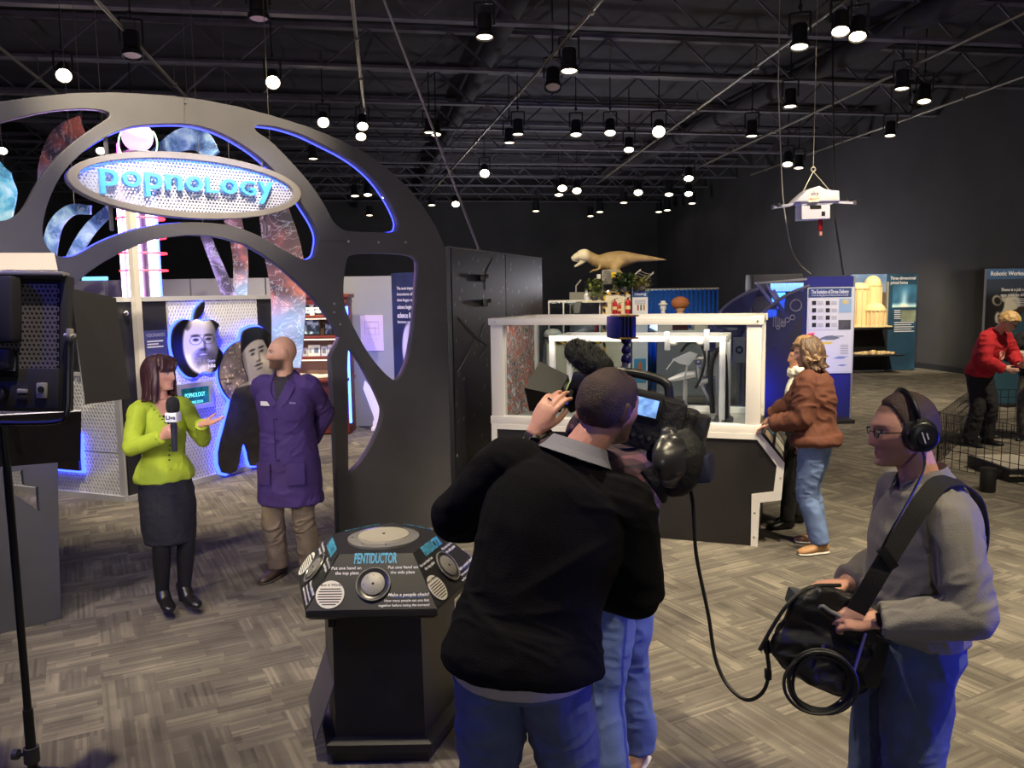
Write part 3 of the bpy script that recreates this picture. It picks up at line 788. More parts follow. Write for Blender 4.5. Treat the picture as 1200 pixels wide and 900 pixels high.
LIGHTS = [  # x, y, size, strength, tilt towards the viewer
 (75, 92, 1.3, 60, .9, 'bright ceiling spotlight at the upper left, above the left end of the arch'),
 (320, 100, 1.3, 60, .9, 'brightest ceiling spotlight just above the arch, left of centre'),
 (379, 146, 1.3, 60, .9, 'bright ceiling spotlight on the right shoulder line of the arch'),
 (118, 178, 1.2, 30, .8, 'bright spotlight seen through the arch above the perforated oval sign'),
 (3, 178, 1.2, 30, .8, 'bright spotlight at the left edge seen through the arch'),
 (155, 62, 1.5, 0, .2, 'unlit black spotlight on the pipe above the arch'),
 (303, 18, 1.4, 0, .1, 'unlit black spotlight near the top edge above the arch'),
 (648, 101, 1.5, 0, .4, 'unlit black spotlight hanging from the long slanting pipe'),
 (155, 140, 1.2, 4, .2, 'dim spotlight in the upper left opening of the arch'),
 (568, 40, 1.3, 12, .12, 'round spotlight at top centre, left of the long slanting pipe'),
 (667, 80, 1.5, 12, .15, 'round spotlight just right of the long slanting pipe'),
 (425, 149, 1.3, 20, .7, 'upper of two spotlights on the pipe behind the right shoulder of the arch'),
 (423, 161, 1.3, 20, .7, 'lower of two spotlights on the pipe behind the right shoulder of the arch'),
 (503, 153, 1.3, 5, .1, 'left one of two dim spotlights beside the taut pale cable'),
 (511, 156, 1.3, 5, .25, 'right one of two dim spotlights beside the taut pale cable'),
 (675, 156, 1.4, 12, .25, 'spotlight in the row left of the bright one over the glass case, left of two'),
 (715, 155, 1.4, 12, .45, 'spotlight in the row left of the bright one over the glass case, right of two'),
 (737, 175, 1.4, 10, .5, 'small tilted spotlight below left of the bright one over the glass case'),
 (772, 157, 1.6, 60, .9, 'bright flaring ceiling spotlight above the toy dinosaur'),
 (568, 205, 1.6, 50, .9, 'bright flaring spotlight at the lower end of the long slanting pipe'),
 (534, 240, 1.7, 25, .8, 'small bright spotlight where the taut cable meets the slanting pipe'),
 (597, 165, 1.4, 6, .1, 'left one of the pair of spotlights under the middle of the slanting pipe'),
 (607, 155, 1.4, 8, .1, 'right one of the pair of spotlights under the middle of the slanting pipe'),
 (659, 221, 1.8, 15, .7, 'upper one of two touching far spotlights left of centre'),
 (655, 227, 1.8, 8, .3, 'lower one of two touching far spotlights left of centre'),
 (676, 224, 1.8, 15, .7, 'far spotlight right of the two touching ones'),
 (748, 226, 1.8, 15, .7, 'far spotlight straight below the flaring one above the dinosaur'),
 (628, 246, 1.8, 4, .2, 'dim far spotlight, lowest one left of centre'),
 (692, 252, 1.8, 4, .2, 'left one of two dim far spotlights low over the dinosaur'),
 (703, 247, 1.8, 5, .2, 'right one of two dim far spotlights low over the dinosaur'),
 (731, 236, 1.8, 3, .2, 'dim far spotlight in the middle of the far row'),
 (784, 227, 1.8, 8, .4, 'far spotlight left of the vertical group of three'),
 (772, 247, 1.8, 5, .2, 'left one of the two lowest far spotlights right of the dinosaur'),
 (782, 245, 1.8, 5, .2, 'right one of the two lowest far spotlights right of the dinosaur'),
 (807, 209, 1.7, 12, .6, 'topmost of the vertical group of three far spotlights'),
 (807, 227, 1.7, 15, .6, 'middle one of the vertical group of three far spotlights'),
 (811, 237, 1.7, 6, .2, 'lowest of the vertical group of three far spotlights'),
 (416, 228, 1.7, 5, .2, 'left one of three far spotlights seen through the right opening of the arch'),
 (431, 227, 1.7, 12, .3, 'middle one of three far spotlights seen through the right opening of the arch'),
 (451, 230, 1.7, 8, .2, 'right one of three far spotlights seen through the right opening of the arch'),
 (433, 251, 1.7, 4, .2, 'lowest far spotlight seen through the right opening of the arch'),
 (367, 184, 1.4, 5, .1, 'dim spotlight at the upper left of the right arch opening'),
 (506, 239, 1.7, 4, .2, 'dim far spotlight just right of the arch edge'),
 (937, 52, 1.4, 14, .2, 'spotlight left of the bright pair at upper right'),
 (985, 36, 1.3, 26, .45, 'left one of the bright pair of spotlights at upper right'),
 (1005, 42, 1.3, 26, .45, 'right one of the bright pair of spotlights at upper right'),
 (1057, 101, 1.4, 8, .1, 'spotlight on the pipe right of the hanging drone'),
 (1083, 117, 1.4, 4, .3, 'dim spotlight nearest the right wall'),
 (926, 122, 1.4, 8, .1, 'spotlight above the hanging drone'),
 (881, 157, 1.5, 5, .1, 'dim spotlight above left of the hanging drone'),
 (923, 192, 1.6, 8, .5, 'left one of two small spotlights just above the hanging drone'),
 (936, 195, 1.6, 4, .2, 'right one of two small spotlights just above the hanging drone'),
 (1043, 157, 1.4, 3, .2, 'faint spotlight on the right wall pipe'),
]
for i, (x, y, R, st, tl, lab) in enumerate(LIGHTS):
 p = at_z(x, y, 5.55); yaw = math.atan2(-p[0], p[1]) * -1.0
 place_light(x, y, R, st, -tl, math.atan2(-p[0], p[1]), lab)
SPOT_LABELS = ['ceiling spotlight aimed at the woman in the lime jacket', 'ceiling spotlight aimed at the floor before the pentagonal kiosk', 'ceiling spotlight aimed at the floor near the sound man', 'ceiling spotlight aimed at the carpet right of the glass case', 'ceiling spotlight aimed at the glass case', 'ceiling spotlight aimed at the woman in the rust brown jacket', 'ceiling spotlight aimed at the boy in the red hoodie', 'ceiling spotlight aimed at the open carpet on the far right', 'ceiling spotlight aimed at the toy dinosaur', 'ceiling spotlight aimed at the drone delivery panel', 'ceiling spotlight aimed at the tower model', 'ceiling spotlight aimed at the portrait wall', 'ceiling spotlight aimed at the wooden bookcase', 'ceiling spotlight aimed at the carpet behind the portrait wall', 'ceiling spotlight aimed at the hanging drone', 'ceiling spotlight aimed at the top of the arch', 'ceiling spotlight aimed at the carpet before the glass case']
# the fixtures that carry the hall's actual spot beams
for i, (p, a, w, cone) in enumerate(SPOTS):
 t = copy_tree(PROTO[(1.3, 20)])
 d = unit(np.array(a) - np.array(p)); q = np.array(p) - d * .165 - np.array([0, 0, .117])
 t.location = tuple(q); t.scale = (1, 1, 1); t.rotation_euler = (0, 0, 0)
 h = [c for c in t.children if c.name.startswith('housing')][0]
 h.rotation_euler = Vector(-d).to_track_quat('Z', 'Y').to_euler()
 tag(t, SPOT_LABELS[i], 'lamp', 'spotlights above the picture')
# unseen lamp stands at the added fill lights, and one at the blue flood
def unseen_lamp(x, y, z, label, rgb):
 t = thing('unseen_lamp', label, 'lamp', (x, y, 0), group='unseen lamps standing in the hall')
 ob('lamp_base', lathe([(.18, 0), (.18, .02), (.03, .05)], 16), LAMPB, t); ob('lamp_pole', cyl((0, 0, .04), (0, 0, z), .014, .014, 8), LAMPB, t)
 ob('lamp_dish', lathe([(.03, z), (.09, z + .05), (.10, z + .06), (.08, z + .055), (.02, z + .02)], 16), LAMPB, t); ob('bulb', ball((0, 0, z + .05), .045, 12, 8), mat('bulb_%d' % rgb[0], rgb, .4, emit=2), t)
for (p, w), lb_ in zip(FILL_LIGHTS, ('unseen fill lamp behind the grey partition', 'unseen fill lamp behind the dinosaur pedestal', 'unseen fill lamp behind the drone delivery wall', 'unseen fill lamp on the open carpet to the right', 'unseen fill lamp behind the photographer', 'unseen fill lamp left of the arch', 'unseen fill lamp far behind the star panels')): unseen_lamp(p[0], p[1], p[2], lb_, (255, 246, 236))
unseen_lamp(4.25, 1.93, .72, 'low blue flood lamp to the right of the sound man', (60, 70, 255))
# ------------------------------------------------------------------ the arch gateway
PA = Plane((-3.0, 5.21), (.743, .669))
def pa(pts): return [PA.st(x, y) for x, y in pts]
ARCHM = mat('arch_grey_paint', (82, 80, 85), .45, var=(2.2, .14), bump=(9, .06))
arch_root = thing('arch_gateway', 'tall grey arched gateway panel with curved cut-outs around the doorway', 'gateway', PA.w(1.0, 0))
ext = lambda q: PA.st(*q)
outer_top = [(0, 119), (40, 113.5), (85, 109), (130, 108), (165, 109.5), (200, 112), (240, 117), (280, 125), (320, 135.5), (360, 148), (400, 164), (430, 179.5), (455, 198), (478, 219), (497, 243), (511, 266), (521, 289)]
OT = np.array(pa(outer_top))
sR = 3.29
right = [(sR, OT[-1][1] - .10), (sR, 0.0)]
# the gateway goes on beyond the left edge of the picture
L0 = OT[0]
left_arc = [(-2.05, 0.0), (-2.05, 2.3), (-1.95, 2.55), (-1.7, 2.85), (-1.3, 3.07), (-.8, 3.2), (-.4, 3.27)]
door_right = [(2.085, 0.0), (2.085, .9), (2.075, 1.6)]
dr = [(399, 395), (390, 378), (379, 362), (366, 347), (350, 331), (332, 315), (310, 299), (287, 286), (262, 279), (240, 276), (220, 275.5), (200, 278), (180, 281), (160, 288), (140, 297), (120, 308), (103, 320), (90, 331), (81, 341)]
DR = pa(dr)
door_left = [(.17, 1.95), (.10, 1.6), (.055, 1.1), (.02, .5), (.0, 0.0)]
OUT = left_arc + [tuple(q) for q in OT] + right + door_right + [tuple(q) for q in DR] + door_left
def hole(px, sub=4): return [tuple(q) for q in smooth_poly(pa(px), sub)]
H1 = hole([(-40, 157), (0, 144), (30, 136), (60, 130), (90, 127.5), (112, 127.8), (126, 131), (128.5, 135), (126, 139), (112, 148), (92, 162), (72, 179), (55, 198), (43, 216), (33, 235), (24, 248), (12, 256), (-2, 259), (-30, 258), (-50, 230)])
H2 = hole([(54, 246), (62, 224), (76, 200), (98, 178), (125, 160), (152, 149), (180, 145.5), (215, 145), (240, 149), (268, 160), (300, 180), (325, 203), (345, 226), (360, 248), (370, 265), (374, 278), (373, 290), (370, 300), (362, 304), (350, 302), (330, 291), (305, 277), (280, 267), (256, 262), (215, 260.5), (175, 265), (145, 273), (118, 284), (95, 297), (80, 301), (66, 299), (56, 290), (50, 272)])
H3 = hole([(302, 147), (312, 147), (330, 150), (355, 158), (380, 170), (405, 183), (425, 197), (443, 215), (458, 237), (467, 256), (468, 266), (463, 271.5), (440, 272), (408, 270.5), (398, 266), (390, 258), (378, 236), (362, 213), (340, 188), (318, 166), (300, 153)])
H4 = hole([(407, 304), (413, 299), (428, 297), (455, 297), (478, 299), (488, 303), (490.5, 312), (489, 340), (485, 385), (479, 420), (471, 440), (465, 445.5), (459, 444), (447, 433), (430, 411), (412, 378), (404, 356), (403, 330)])
H5 = hole([(410, 409), (413, 411), (425, 428), (438, 452), (447, 472), (449.5, 483), (446, 500), (436, 522), (424, 541), (413, 552), (409.5, 553), (408.5, 545), (408, 500), (407.5, 450), (408, 415)])
# the angular opening low in the left leg
H6 = [tuple(PA.st(*q)) for q in [(14.5, 553), (26.5, 551.5), (28.5, 569), (44.5, 571), (46.5, 599.5), (17, 580)]]
plate = cut_plate(OUT, [H1, H2, H3, H4, H5, H6], .07, PA.frame(0, 0, -.035))
ap = wpart('arch_panel', plate, ARCHM, arch_root, smooth=40)
# blue light strip along the back edges of the openings
BLUE_E = mat('blue_led', (40, 60, 255), .5, emit=4, ecol=(60, 70, 255))
def edge_strip(pts, off=-.075, r=.008):
 P = [PA.w(a, z, off) for a, z in pts]
 return tube(P + [P[0]], r, 6, 1)
for hh in (H2, H3):
 wpart('blue_light_strip', edge_strip([(a, z) for a, z in hh], -.09, .006), BLUE_E, arch_root)
# bolts
bolts = [(408, 283), (443, 284), (475, 284), (391, 356), (391, 366), (398, 380), (217, 120)]
for x, y in bolts:
 a, z = PA.st(x, y); wpart('bolt', cyl(PA.w(a, z, 0), PA.w(a, z, .012), .011, .009, 8), mat('bolt_steel', (170, 170, 172), .3, .9), arch_root)
# seams
sm = mat('seam_dark', (40, 40, 42), .8)
for (x0, y0, x1, y1) in ((216, 113, 216, 145), (374, 282, 412, 283)):
 a, z = PA.st(x0, y0); b, w = PA.st(x1, y1)
 wpart('seam', bar(PA.w(a, z, .0005), PA.w(b, w, .0005), .004, .002), sm, arch_root)
wpart('floor_flange', box((0, 0, 0), (.01, .01, .01)), sm, arch_root) if False else None
# oval sign
c0 = PA.st(78, 207); c1 = PA.st(351, 228)
SA = (c0[0] + c1[0]) / 2; SZ = (c0[1] + c1[1]) / 2; HW = (c1[0] - c0[0]) / 2; HH = .225
sg = thing('oval_sign', 'perforated white oval sign with blue letters hung in the arch top', 'sign', PA.w(SA, SZ - HH, -.03))
ft = 48
oo = [(SA + HW * math.cos(t), SZ + HH * math.sin(t)) for t in np.linspace(0, 2 * math.pi, 72, endpoint=False)]
ii = [(SA + (HW - .06) * math.cos(t), SZ + (HH - .045) * math.sin(t)) for t in np.linspace(0, 2 * math.pi, 72, endpoint=False)]
wpart('rim', cut_plate(oo, [ii], .10, PA.frame(0, 0, -.02)), mat('sign_rim', (128, 122, 116), .5, var=(6, .1)), sg, smooth=40)
# two perforated skins with hexagonal rings around every hole
def perforated(step, rad, d):
 V = []; F = []; rows = int(2 * HH / (step * .866)) + 1
 a_in, b_in = HW - .055, HH - .04
 for j in range(-rows // 2, rows // 2 + 2):
  z = j * step * .866
  for i in range(-60, 61):
   x = i * step + (step / 2 if j % 2 else 0)
   if (x / a_in) ** 2 + (z / b_in) ** 2 > 1: continue
   n0 = len(V)
   for k in range(6):
    t = math.pi / 6 + k * math.pi / 3; V.append((x + step / math.sqrt(3) * math.cos(t), z + step / math.sqrt(3) * math.sin(t), 0))
   for k in range(6):
    t = math.pi / 6 + k * math.pi / 3; V.append((x + rad * math.cos(t), z + rad * math.sin(t), 0))
   for k in range(6): F.append((n0 + k, n0 + (k + 1) % 6, n0 + 6 + (k + 1) % 6, n0 + 6 + k))
 return xf((np.array(V), F), PA.frame(SA, SZ, d))
wpart('perforated_face', perforated(.0245, .0088, -.005), mat('perforated_white', (196, 198, 216), .45, .2), sg, smooth=0)
wpart('back_skin', perforated(.0245, .0082, -.055), mat('perforated_white'  , (226, 228, 240), .45, .2), sg, smooth=0)
LED2 = mat('sign_blue_led', (30, 90, 255), .5, emit=7, ecol=(25, 80, 255))
al = np.linspace(.25, math.pi - .25, 40)
wpart('led_strip', tube([PA.w(SA + (HW - .07) * math.cos(t), SZ + (HH - .055) * math.sin(t), -.03) for t in al], .007, 6, 1), LED2, sg)
LET = mat('letter_cyan', (86, 176, 232), .35, emit=.22, ecol=(60, 150, 235))
SLOPE = 0
x = SA - .63
for ch, w in zip(['p', 'o', 'p', 'n', 'o', 'L', 'o', 'G', 'y'], [.135, .14, .135, .13, .14, .105, .14, .135, .13]):
 size = .25 if ch not in 'LG' else .185
 s_ = text(ch, size, None, .020, 'LEFT', .012)
 v = s_[0]; w0 = v[:, 0].max() - v[:, 0].min(); v[:, 0] = (v[:, 0] - v[:, 0].min()) * (w * .86 / w0);
 low = {'p': -.095, 'y': -.095}.get(ch, -.04); v[:, 1] += low - v[:, 1].min()
 hgt = {'p': .16, 'y': .16}.get(ch, .105); v[:, 1] = low + (v[:, 1] - low) * hgt / (v[:, 1].max() - low)
 wpart('letter', xf(s_, PA.frame(x, SZ, .035)), LET, sg, smooth=30)
 x += w + .004
lamp('AREA', 'sign_wash', PA.w(SA, SZ + HH - .02, .25), PA.w(SA, SZ - .05, 0), 3, (170, 185, 255), 1.2, size_y=.05)
for bx in (SA - .55, SA + .55):
 for q in (-1, 1): wpart('mounting_tab', bar(PA.w(bx, SZ + q * HH * .72, -.05), PA.w(bx, SZ + q * (HH + .10), -.05), .04, .01), ARCHM, sg)
# black star panels running back from the arch
PS = Plane(PA.w(sR, 0)[:2] + np.array([.02, .0]), (.314, .95))
e1 = PS.st(592, 296)[0]; e2 = PS.st(635, 303)[0]; zt = 2.50
star_m = bpy.data.materials.new('star_panel_black'); star_m.use_nodes = True
nt = star_m.node_tree; b_ = nt.nodes['Principled BSDF']; b_.inputs['Roughness'].default_value = .32
tc = nd(nt, 'ShaderNodeTexCoord'); vo = nd(nt, 'ShaderNodeTexVoronoi', inp={'Scale': 13.0}); vo.feature = 'F1'
mp = nd(nt, 'ShaderNodeMapping'); mp.inputs['Scale'].default_value = (1, 1, .6)
nt.links.new(tc.outputs['Object'], mp.inputs['Vector']); nt.links.new(mp.outputs[0], vo.inputs['Vector'])
rp = nd(nt, 'ShaderNodeValToRGB'); rp.color_ramp.elements[0].position = .10; rp.color_ramp.elements[0].color = srgb((150, 155, 165)) + (1,); rp.color_ramp.elements[1].position = .19; rp.color_ramp.elements[1].color = srgb((46, 46, 56)) + (1,)
nt.links.new(vo.outputs['Distance'], rp.inputs[0]); nt.links.new(rp.outputs[0], b_.inputs['Base Color'])
star = thing('star_panel_wall', 'black panel wall speckled with pale stars beside the glass case', 'partition', PS.w(e2 / 2, 0))
for a, b in ((0.03, e1 - .01), (e1 + .01, e2)):
 wpart('panel', prism([(a, 0), (b, 0), (b, zt), (a, zt)], .05, PS.frame(0, 0, -.025)), star_m, star, smooth=0)
wpart('top_trim', bar(PS.w(0, zt + .006, -.02), PS.w(e2, zt + .006, -.02), .06, .012, (0, 0, 1)), mat('trim_grey', (120, 118, 118), .5), star)
wpart('edge_trim', bar(PS.w(.0, 0, -.02), PS.w(.0, zt, -.02), .05, .04), mat('trim_black', (30, 30, 36), .4), star)
con = [(537, 372), (552, 388), (560, 398), (568, 378)], [(536, 372), (556, 396), (545, 420), (536, 436)], [(557, 395), (571, 405), (562, 420)], [(571, 300), (577, 302), (569, 320), (568, 340)]
cs = [tube([PS.w(*PS.st(*q), .004) for q in c], .0035, 5, 1) for c in con]
wpart('constellation_lines', cat(*cs), mat('pale_line', (140, 142, 150), .6), star)
for x, y in ((563, 326), (566, 355)):
 a, z = PS.st(x, y); wpart('wall_bracket', cat(box(PS.w(a, z, .03), (.05, .05, .07), .008), ball(PS.w(a, z + .02, .07), .022, 10, 8)), mat('bracket', (60, 58, 58), .4), star)
# ------------------------------------------------------------------ portrait wall behind the arch
PW = Plane((-4.0, 8.31), (.468, .884))
def diamond_mat(name, rgb, dx=.468, dy=.884):
 """pale plate with a fine diagonal diamond relief"""
 m = bpy.data.materials.new(name); m.use_nodes = True; nt = m.node_tree; L = nt.links; b = nt.nodes['Principled BSDF']
 b.inputs['Metallic'].default_value = .12; b.inputs['Roughness'].default_value = .42
 tc = nd(nt, 'ShaderNodeTexCoord'); sp = nd(nt, 'ShaderNodeSeparateXYZ'); L.new(tc.outputs['Object'], sp.inputs[0])
 def M(op, a, c=None):
  n = nd(nt, 'ShaderNodeMath', operation=op)
  for i, q in enumerate((a, c)):
   if q is None: continue
   if isinstance(q, (int, float)): n.inputs[i].default_value = q
   else: L.new(q, n.inputs[i])
  return n.outputs[0]
 h = M('ADD', M('MULTIPLY', sp.outputs[0], dx), M('MULTIPLY', sp.outputs[1], dy))
 f = 150.0
 a = M('SINE', M('MULTIPLY', M('ADD', h, M('MULTIPLY', sp.outputs[2], .55)), f)); c = M('SINE', M('MULTIPLY', M('SUBTRACT', h, M('MULTIPLY', sp.outputs[2], .55)), f))
 v = M('MAXIMUM', a, c)
 mr = nd(nt, 'ShaderNodeMapRange', inp={'From Min': -.6, 'From Max': 1.0}); L.new(v, mr.inputs['Value'])
 rp = nd(nt, 'ShaderNodeValToRGB'); L.new(mr.outputs[0], rp.inputs[0])
 rp.color_ramp.elements[0].color = srgb(tuple(q * .78 for q in rgb)) + (1,); rp.color_ramp.elements[1].color = srgb(rgb) + (1,); rp.color_ramp.elements[1].position = .7
 L.new(rp.outputs[0], b.inputs['Base Color'])
 bp = nd(nt, 'ShaderNodeBump', inp={'Strength': .5, 'Distance': .01}); L.new(mr.outputs[0], bp.inputs['Height']); L.new(bp.outputs[0], b.inputs['Normal'])
 return m
DIA = diamond_mat('diamond_plate', (222, 222, 228))
TRIM = mat('pale_trim', (196, 196, 206), .4, .4)
DARKP = mat('dark_panel', (34, 33, 42), .5)
pw = thing('portrait_wall', 'pale diamond-plate display wall with blue-lit portraits behind the arch', 'display wall', PW.w(1.1, 0))
ZT = 2.11
S = lambda x, y=345: PW.st(x, y)[0]
s_metal0, s_metal1, s_end = S(194.5), S(299.5), S(322)
def rect(pl, a0, z0, a1, z1, t, d): return prism([(a0, z0), (a1, z0), (a1, z1), (a0, z1)], t, pl.frame(0, 0, d))
wpart('core', rect(PW, 0, 0, s_end, ZT - .01, .10, -.06), DARKP, pw, smooth=0)
wpart('dark_panel', rect(PW, .02, .06, s_metal0 - .02, ZT - .05, .02, 0), DARKP, pw, smooth=0)
wpart('diamond_panel', rect(PW, s_metal0, .06, s_metal1, ZT - .05, .02, 0), DIA, pw, smooth=0)
wpart('dark_panel', rect(PW, s_metal1 + .015, .06, s_end - .05, ZT - .05, .02, 0), DARKP, pw, smooth=0)
wpart('top_trim', rect(PW, 0, ZT - .05, s_end, ZT, .05, .01), TRIM, pw, smooth=0)
wpart('base_trim', rect(PW, 0, 0, s_end, .06, .05, .012), TRIM, pw, smooth=0)
wpart('end_trim', rect(PW, s_end - .05, .06, s_end, ZT - .05, .05, .01), TRIM, pw, smooth=0)
wpart('seam_trim', rect(PW, s_metal0 - .02, .06, s_metal0, ZT - .05, .03, .005), TRIM, pw, smooth=0)
# left wing
PWL = Plane((-4.0, 8.31), (.929, -.37)); PWL = Plane(PWL.w(-3.2, 0)[:2], (.929, -.37))
wpart('core', rect(PWL, 0, 0, 3.2, ZT - .01, .10, -.06), DARKP, pw, smooth=0)
DIA2 = diamond_mat('diamond_plate_wing', (222, 222, 228), .929, -.37)
wpart('diamond_panel', rect(PWL, .05, .06, 3.13, .50, .02, 0), DIA2, pw, smooth=0)
wpart('diamond_panel', rect(PWL, .05, .51, 3.13, 1.30, .02, 0), DIA2, pw, smooth=0)
wpart('dark_panel', rect(PWL, .05, 1.34, 3.13, ZT - .05, .02, 0), DARKP, pw, smooth=0)
wpart('rail_trim', rect(PWL, .0, 1.30, 3.2, 1.34, .04, .008), TRIM, pw, smooth=0)
wpart('top_trim', rect(PWL, 0, ZT - .05, 3.2, ZT, .05, .01), TRIM, pw, smooth=0)
wpart('base_trim', rect(PWL, 0, 0, 3.2, .06, .05, .012), TRIM, pw, smooth=0)
wpart('corner_trim', rect(PWL, 3.13, .06, 3.2, ZT - .05, .03, .006), TRIM, pw, smooth=0)
GLOW = mat('portrait_blue_led', (40, 60, 255), .5, emit=9, ecol=(42, 62, 255))
# low blue-lit picture on the left wing
q0 = PWL.st(60, 560);
wpart('picture_panel', rect(PWL, 2.0, .30, 2.62, .66, .03, .05), mat('picture_dark', (40, 32, 34), .4, var=(9, .5)), pw, smooth=0)
wpart('blue_backlight', rect(PWL, 1.98, .27, 2.66, .69, .02, .025), GLOW, pw, smooth=0)
# knob light
a, z = PW.st(145, 367); wpart('knob', ball(PW.w(a, z, .03), .03, 12, 8), mat('chrome', (220, 220, 225), .15, 1.0), pw)
# corner post: pale metal upright
a = PW.st(156, 400)[0]
wpart('corner_post', cat(rect(PW, a - .035, 0, a + .035, 3.05, .07, .09)), mat('post_cream', (212, 206, 205), .4, .3), pw, smooth=0)
# "visionaries" header panel
a0, z1 = PW.st(166, 388); a1, z0 = PW.st(194, 412)
hp = wpart('header_panel', rect(PW, a0, z0 - .08, a1, z1, .02, .022), mat('header_blue', (70, 74, 128), .5), pw, smooth=0)
sub('lettering', text('VISIONARIES', .055, PW.frame((a0 + a1) / 2, z1 - .05, .034), .001, 'CENTER', .01, width=(a1 - a0) * .84), mat('print_lilac', (150, 150, 200), .6), hp, pw)
sub('lettering', cat(*[rect(PW, a0 + .03 + .0 * k, z1 - .12 - .03 * k, a1 - .05 - .06 * (k % 2), z1 - .105 - .03 * k, .002, .034) for k in range(3)]), mat('print_white', (225, 225, 235), .6), hp, pw)
# apple-shaped portrait panel
def P2(pts): return [tuple(PW.st(*q)) for q in pts]
apple = [(224, 374), (232, 376.5), (240, 374.5), (246, 376.5), (250.5, 381), (248.5, 384.5), (246.5, 390), (246.5, 397), (249, 406), (254.5, 413), (253.5, 420), (250, 428), (246.5, 434.5), (240, 436.5), (233, 435), (228, 437), (222, 442), (215, 441), (208, 435), (202, 425), (197, 412), (195.5, 398), (197.5, 386), (203, 378), (210, 374.5), (218, 375.5)]
AP = smooth_poly(P2(apple), 4)
leaf = smooth_poly(P2([(233, 353.5), (233.5, 360), (231, 367), (227, 373), (222.5, 375.5), (222, 370), (224.5, 362), (228.5, 357)]), 4)
BLKP = mat('portrait_black', (18, 17, 20), .45)
def tonal(v, tint=(1.0, .97, .92)):
 v = np.clip(v, 0, 1)[:, None] * 255; return v * np.array(tint)
axc, azc = AP.mean(0)
aw, ah = np.ptp(AP[:, 0]) / 2, np.ptp(AP[:, 1]) / 2
def el(x, y, cx, cy, rx_, ry_, soft=.15):
 return sstep(1 + soft, 1 - soft, np.sqrt(((x - cx) / rx_) ** 2 + ((y - cy) / ry_) ** 2))
def face1(X, Y):
 x = (X - axc) / aw; y = (Y - azc) / ah
 v = np.full(X.shape, .05)
 f = el(x, y, -.02, .06, .72, 1.02, .08)                      # face oval, light from the left
 lit = .98 - .55 * sstep(.05, .65, x) + .10 * fbm(np.column_stack([X * 30, Y * 30, X * 0]), 3)
 v = v * (1 - f) + f * lit
 hair = sstep(.62, .74, y + .12 * np.sin(x * 9)) * sstep(.3, .0, np.abs(x + .55)); v *= 1 - .6 * hair
 for cx in (-.22, .30):
  v *= 1 - .62 * el(x, y, cx, .36, .19, .045, .5)             # brows
  v *= 1 - .75 * el(x, y, cx, .22, .12, .05, .5)              # eyes
  r = np.sqrt(((x - cx) / .24) ** 2 + ((y - .20) / .15) ** 2); v *= 1 - .55 * np.exp(-((r - 1) / .07) ** 2)   # round spectacles
 v *= 1 - .45 * el(x, y, .12, .02, .07, .22, .6) * (x > .08)
 v *= 1 - .5 * el(x, y, .06, -.13, .16, .05, .6)
 beard = el(x, y, .07, -.46, .46, .36, .4) * (1 - el(x, y, .05, -.33, .15, .05, .5)); v *= 1 - .55 * beard * (.5 + fbm(np.column_stack([X * 160, Y * 160, X * 0]), 2))
 v *= 1 - .6 * el(x, y, .06, -.35, .2, .025, .6)
 hnd = el(x, y, .12, -.86, .30, .20, .25); v = v * (1 - hnd) + hnd * (.85 - .3 * sstep(.0, .4, x))
 return tonal(v)
def portrait(name, poly, fn, root, d=.09, step=.006, shrink=None, leafy=None):
 o = wpart(name, cut_plate([tuple(q) for q in poly], [], .03, PW.frame(0, 0, d - .018)), BLKP, root, smooth=40)
 if fn is not None:
  sh, C = print_grid(poly, step, fn, PW.frame(0, 0, d + .0005)); sub('printed_face', sh, mat('photo_print', (200, 200, 200), .45, vcol=True), o, root, col=C, smooth=0)
 return o
# blue halo panels behind the cut-outs
def inset(poly, s):
 c = np.mean(poly, 0); return [tuple(c + (np.array(q) - c) * s) for q in poly]
wpart('blue_backlight', cut_plate(inset(AP, 1.035), [], .02, PW.frame(0, 0, .035)), GLOW, pw)
wpart('blue_backlight', cut_plate(inset(leaf, 1.10), [], .02, PW.frame(0, 0, .035)), GLOW, pw)
po = portrait('apple_portrait', AP, face1, pw); po['label'] = 'apple-shaped black and white portrait of a bearded man in round glasses'
portrait('apple_leaf', leaf, None, pw)
a, z = PW.st(241, 425)
sub('lettering', cat(text('Steve', .05, PW.frame(a, z + .025, .094), .001, bold=.01), text('Jobs', .065, PW.frame(a, z - .03, .094), .001, bold=.03)), mat('print_white', (225, 225, 235), .6), po, pw)
# tall portrait: man in a dark suit before a moon disc
man = [(277, 393), (280, 387), (288, 383.5), (297, 383), (305, 387), (312, 396), (316, 405), (322, 430), (330, 470), (332, 520), (318, 538), (303, 543), (288, 545), (284, 530), (279, 518), (275, 530), (270, 551), (254, 553), (250, 530), (257, 500), (263, 477), (266, 462), (272, 452), (281, 448), (284, 444), (279, 430), (276, 410)]
moon = [(PW.st(263, 438)[0] + .26 * math.cos(t), PW.st(263, 438)[1] + .33 * math.sin(t)) for t in np.linspace(0, 2 * math.pi, 40, endpoint=False)]
mo = np.array([PW.st(x, y) for x, y in [(282, 399), (270, 402), (260, 411), (253, 424), (251, 438), (254, 452), (260, 463), (268, 470), (280, 472), (290, 460), (292, 430), (288, 405)]]); MO = smooth_poly(mo, 4)
def moonfn(X, Y):
 n = fbm(np.column_stack([X * 9, Y * 9, X * 0]), 4); c = vnoise(np.column_stack([X * 38, Y * 38, X * 0])) ** 9
 v = .52 + .35 * (n - .5) + .9 * c
 return tonal(v, (1.0, .90, .80))
MN = np.array([PW.st(*q) for q in man]); MN = smooth_poly(MN, 2)
fc = PW.st(294, 415); fw_ = abs(PW.st(312, 415)[0] - PW.st(278, 415)[0]) / 2; fh_ = (PW.st(294, 385)[1] - PW.st(294, 452)[1]) / 2
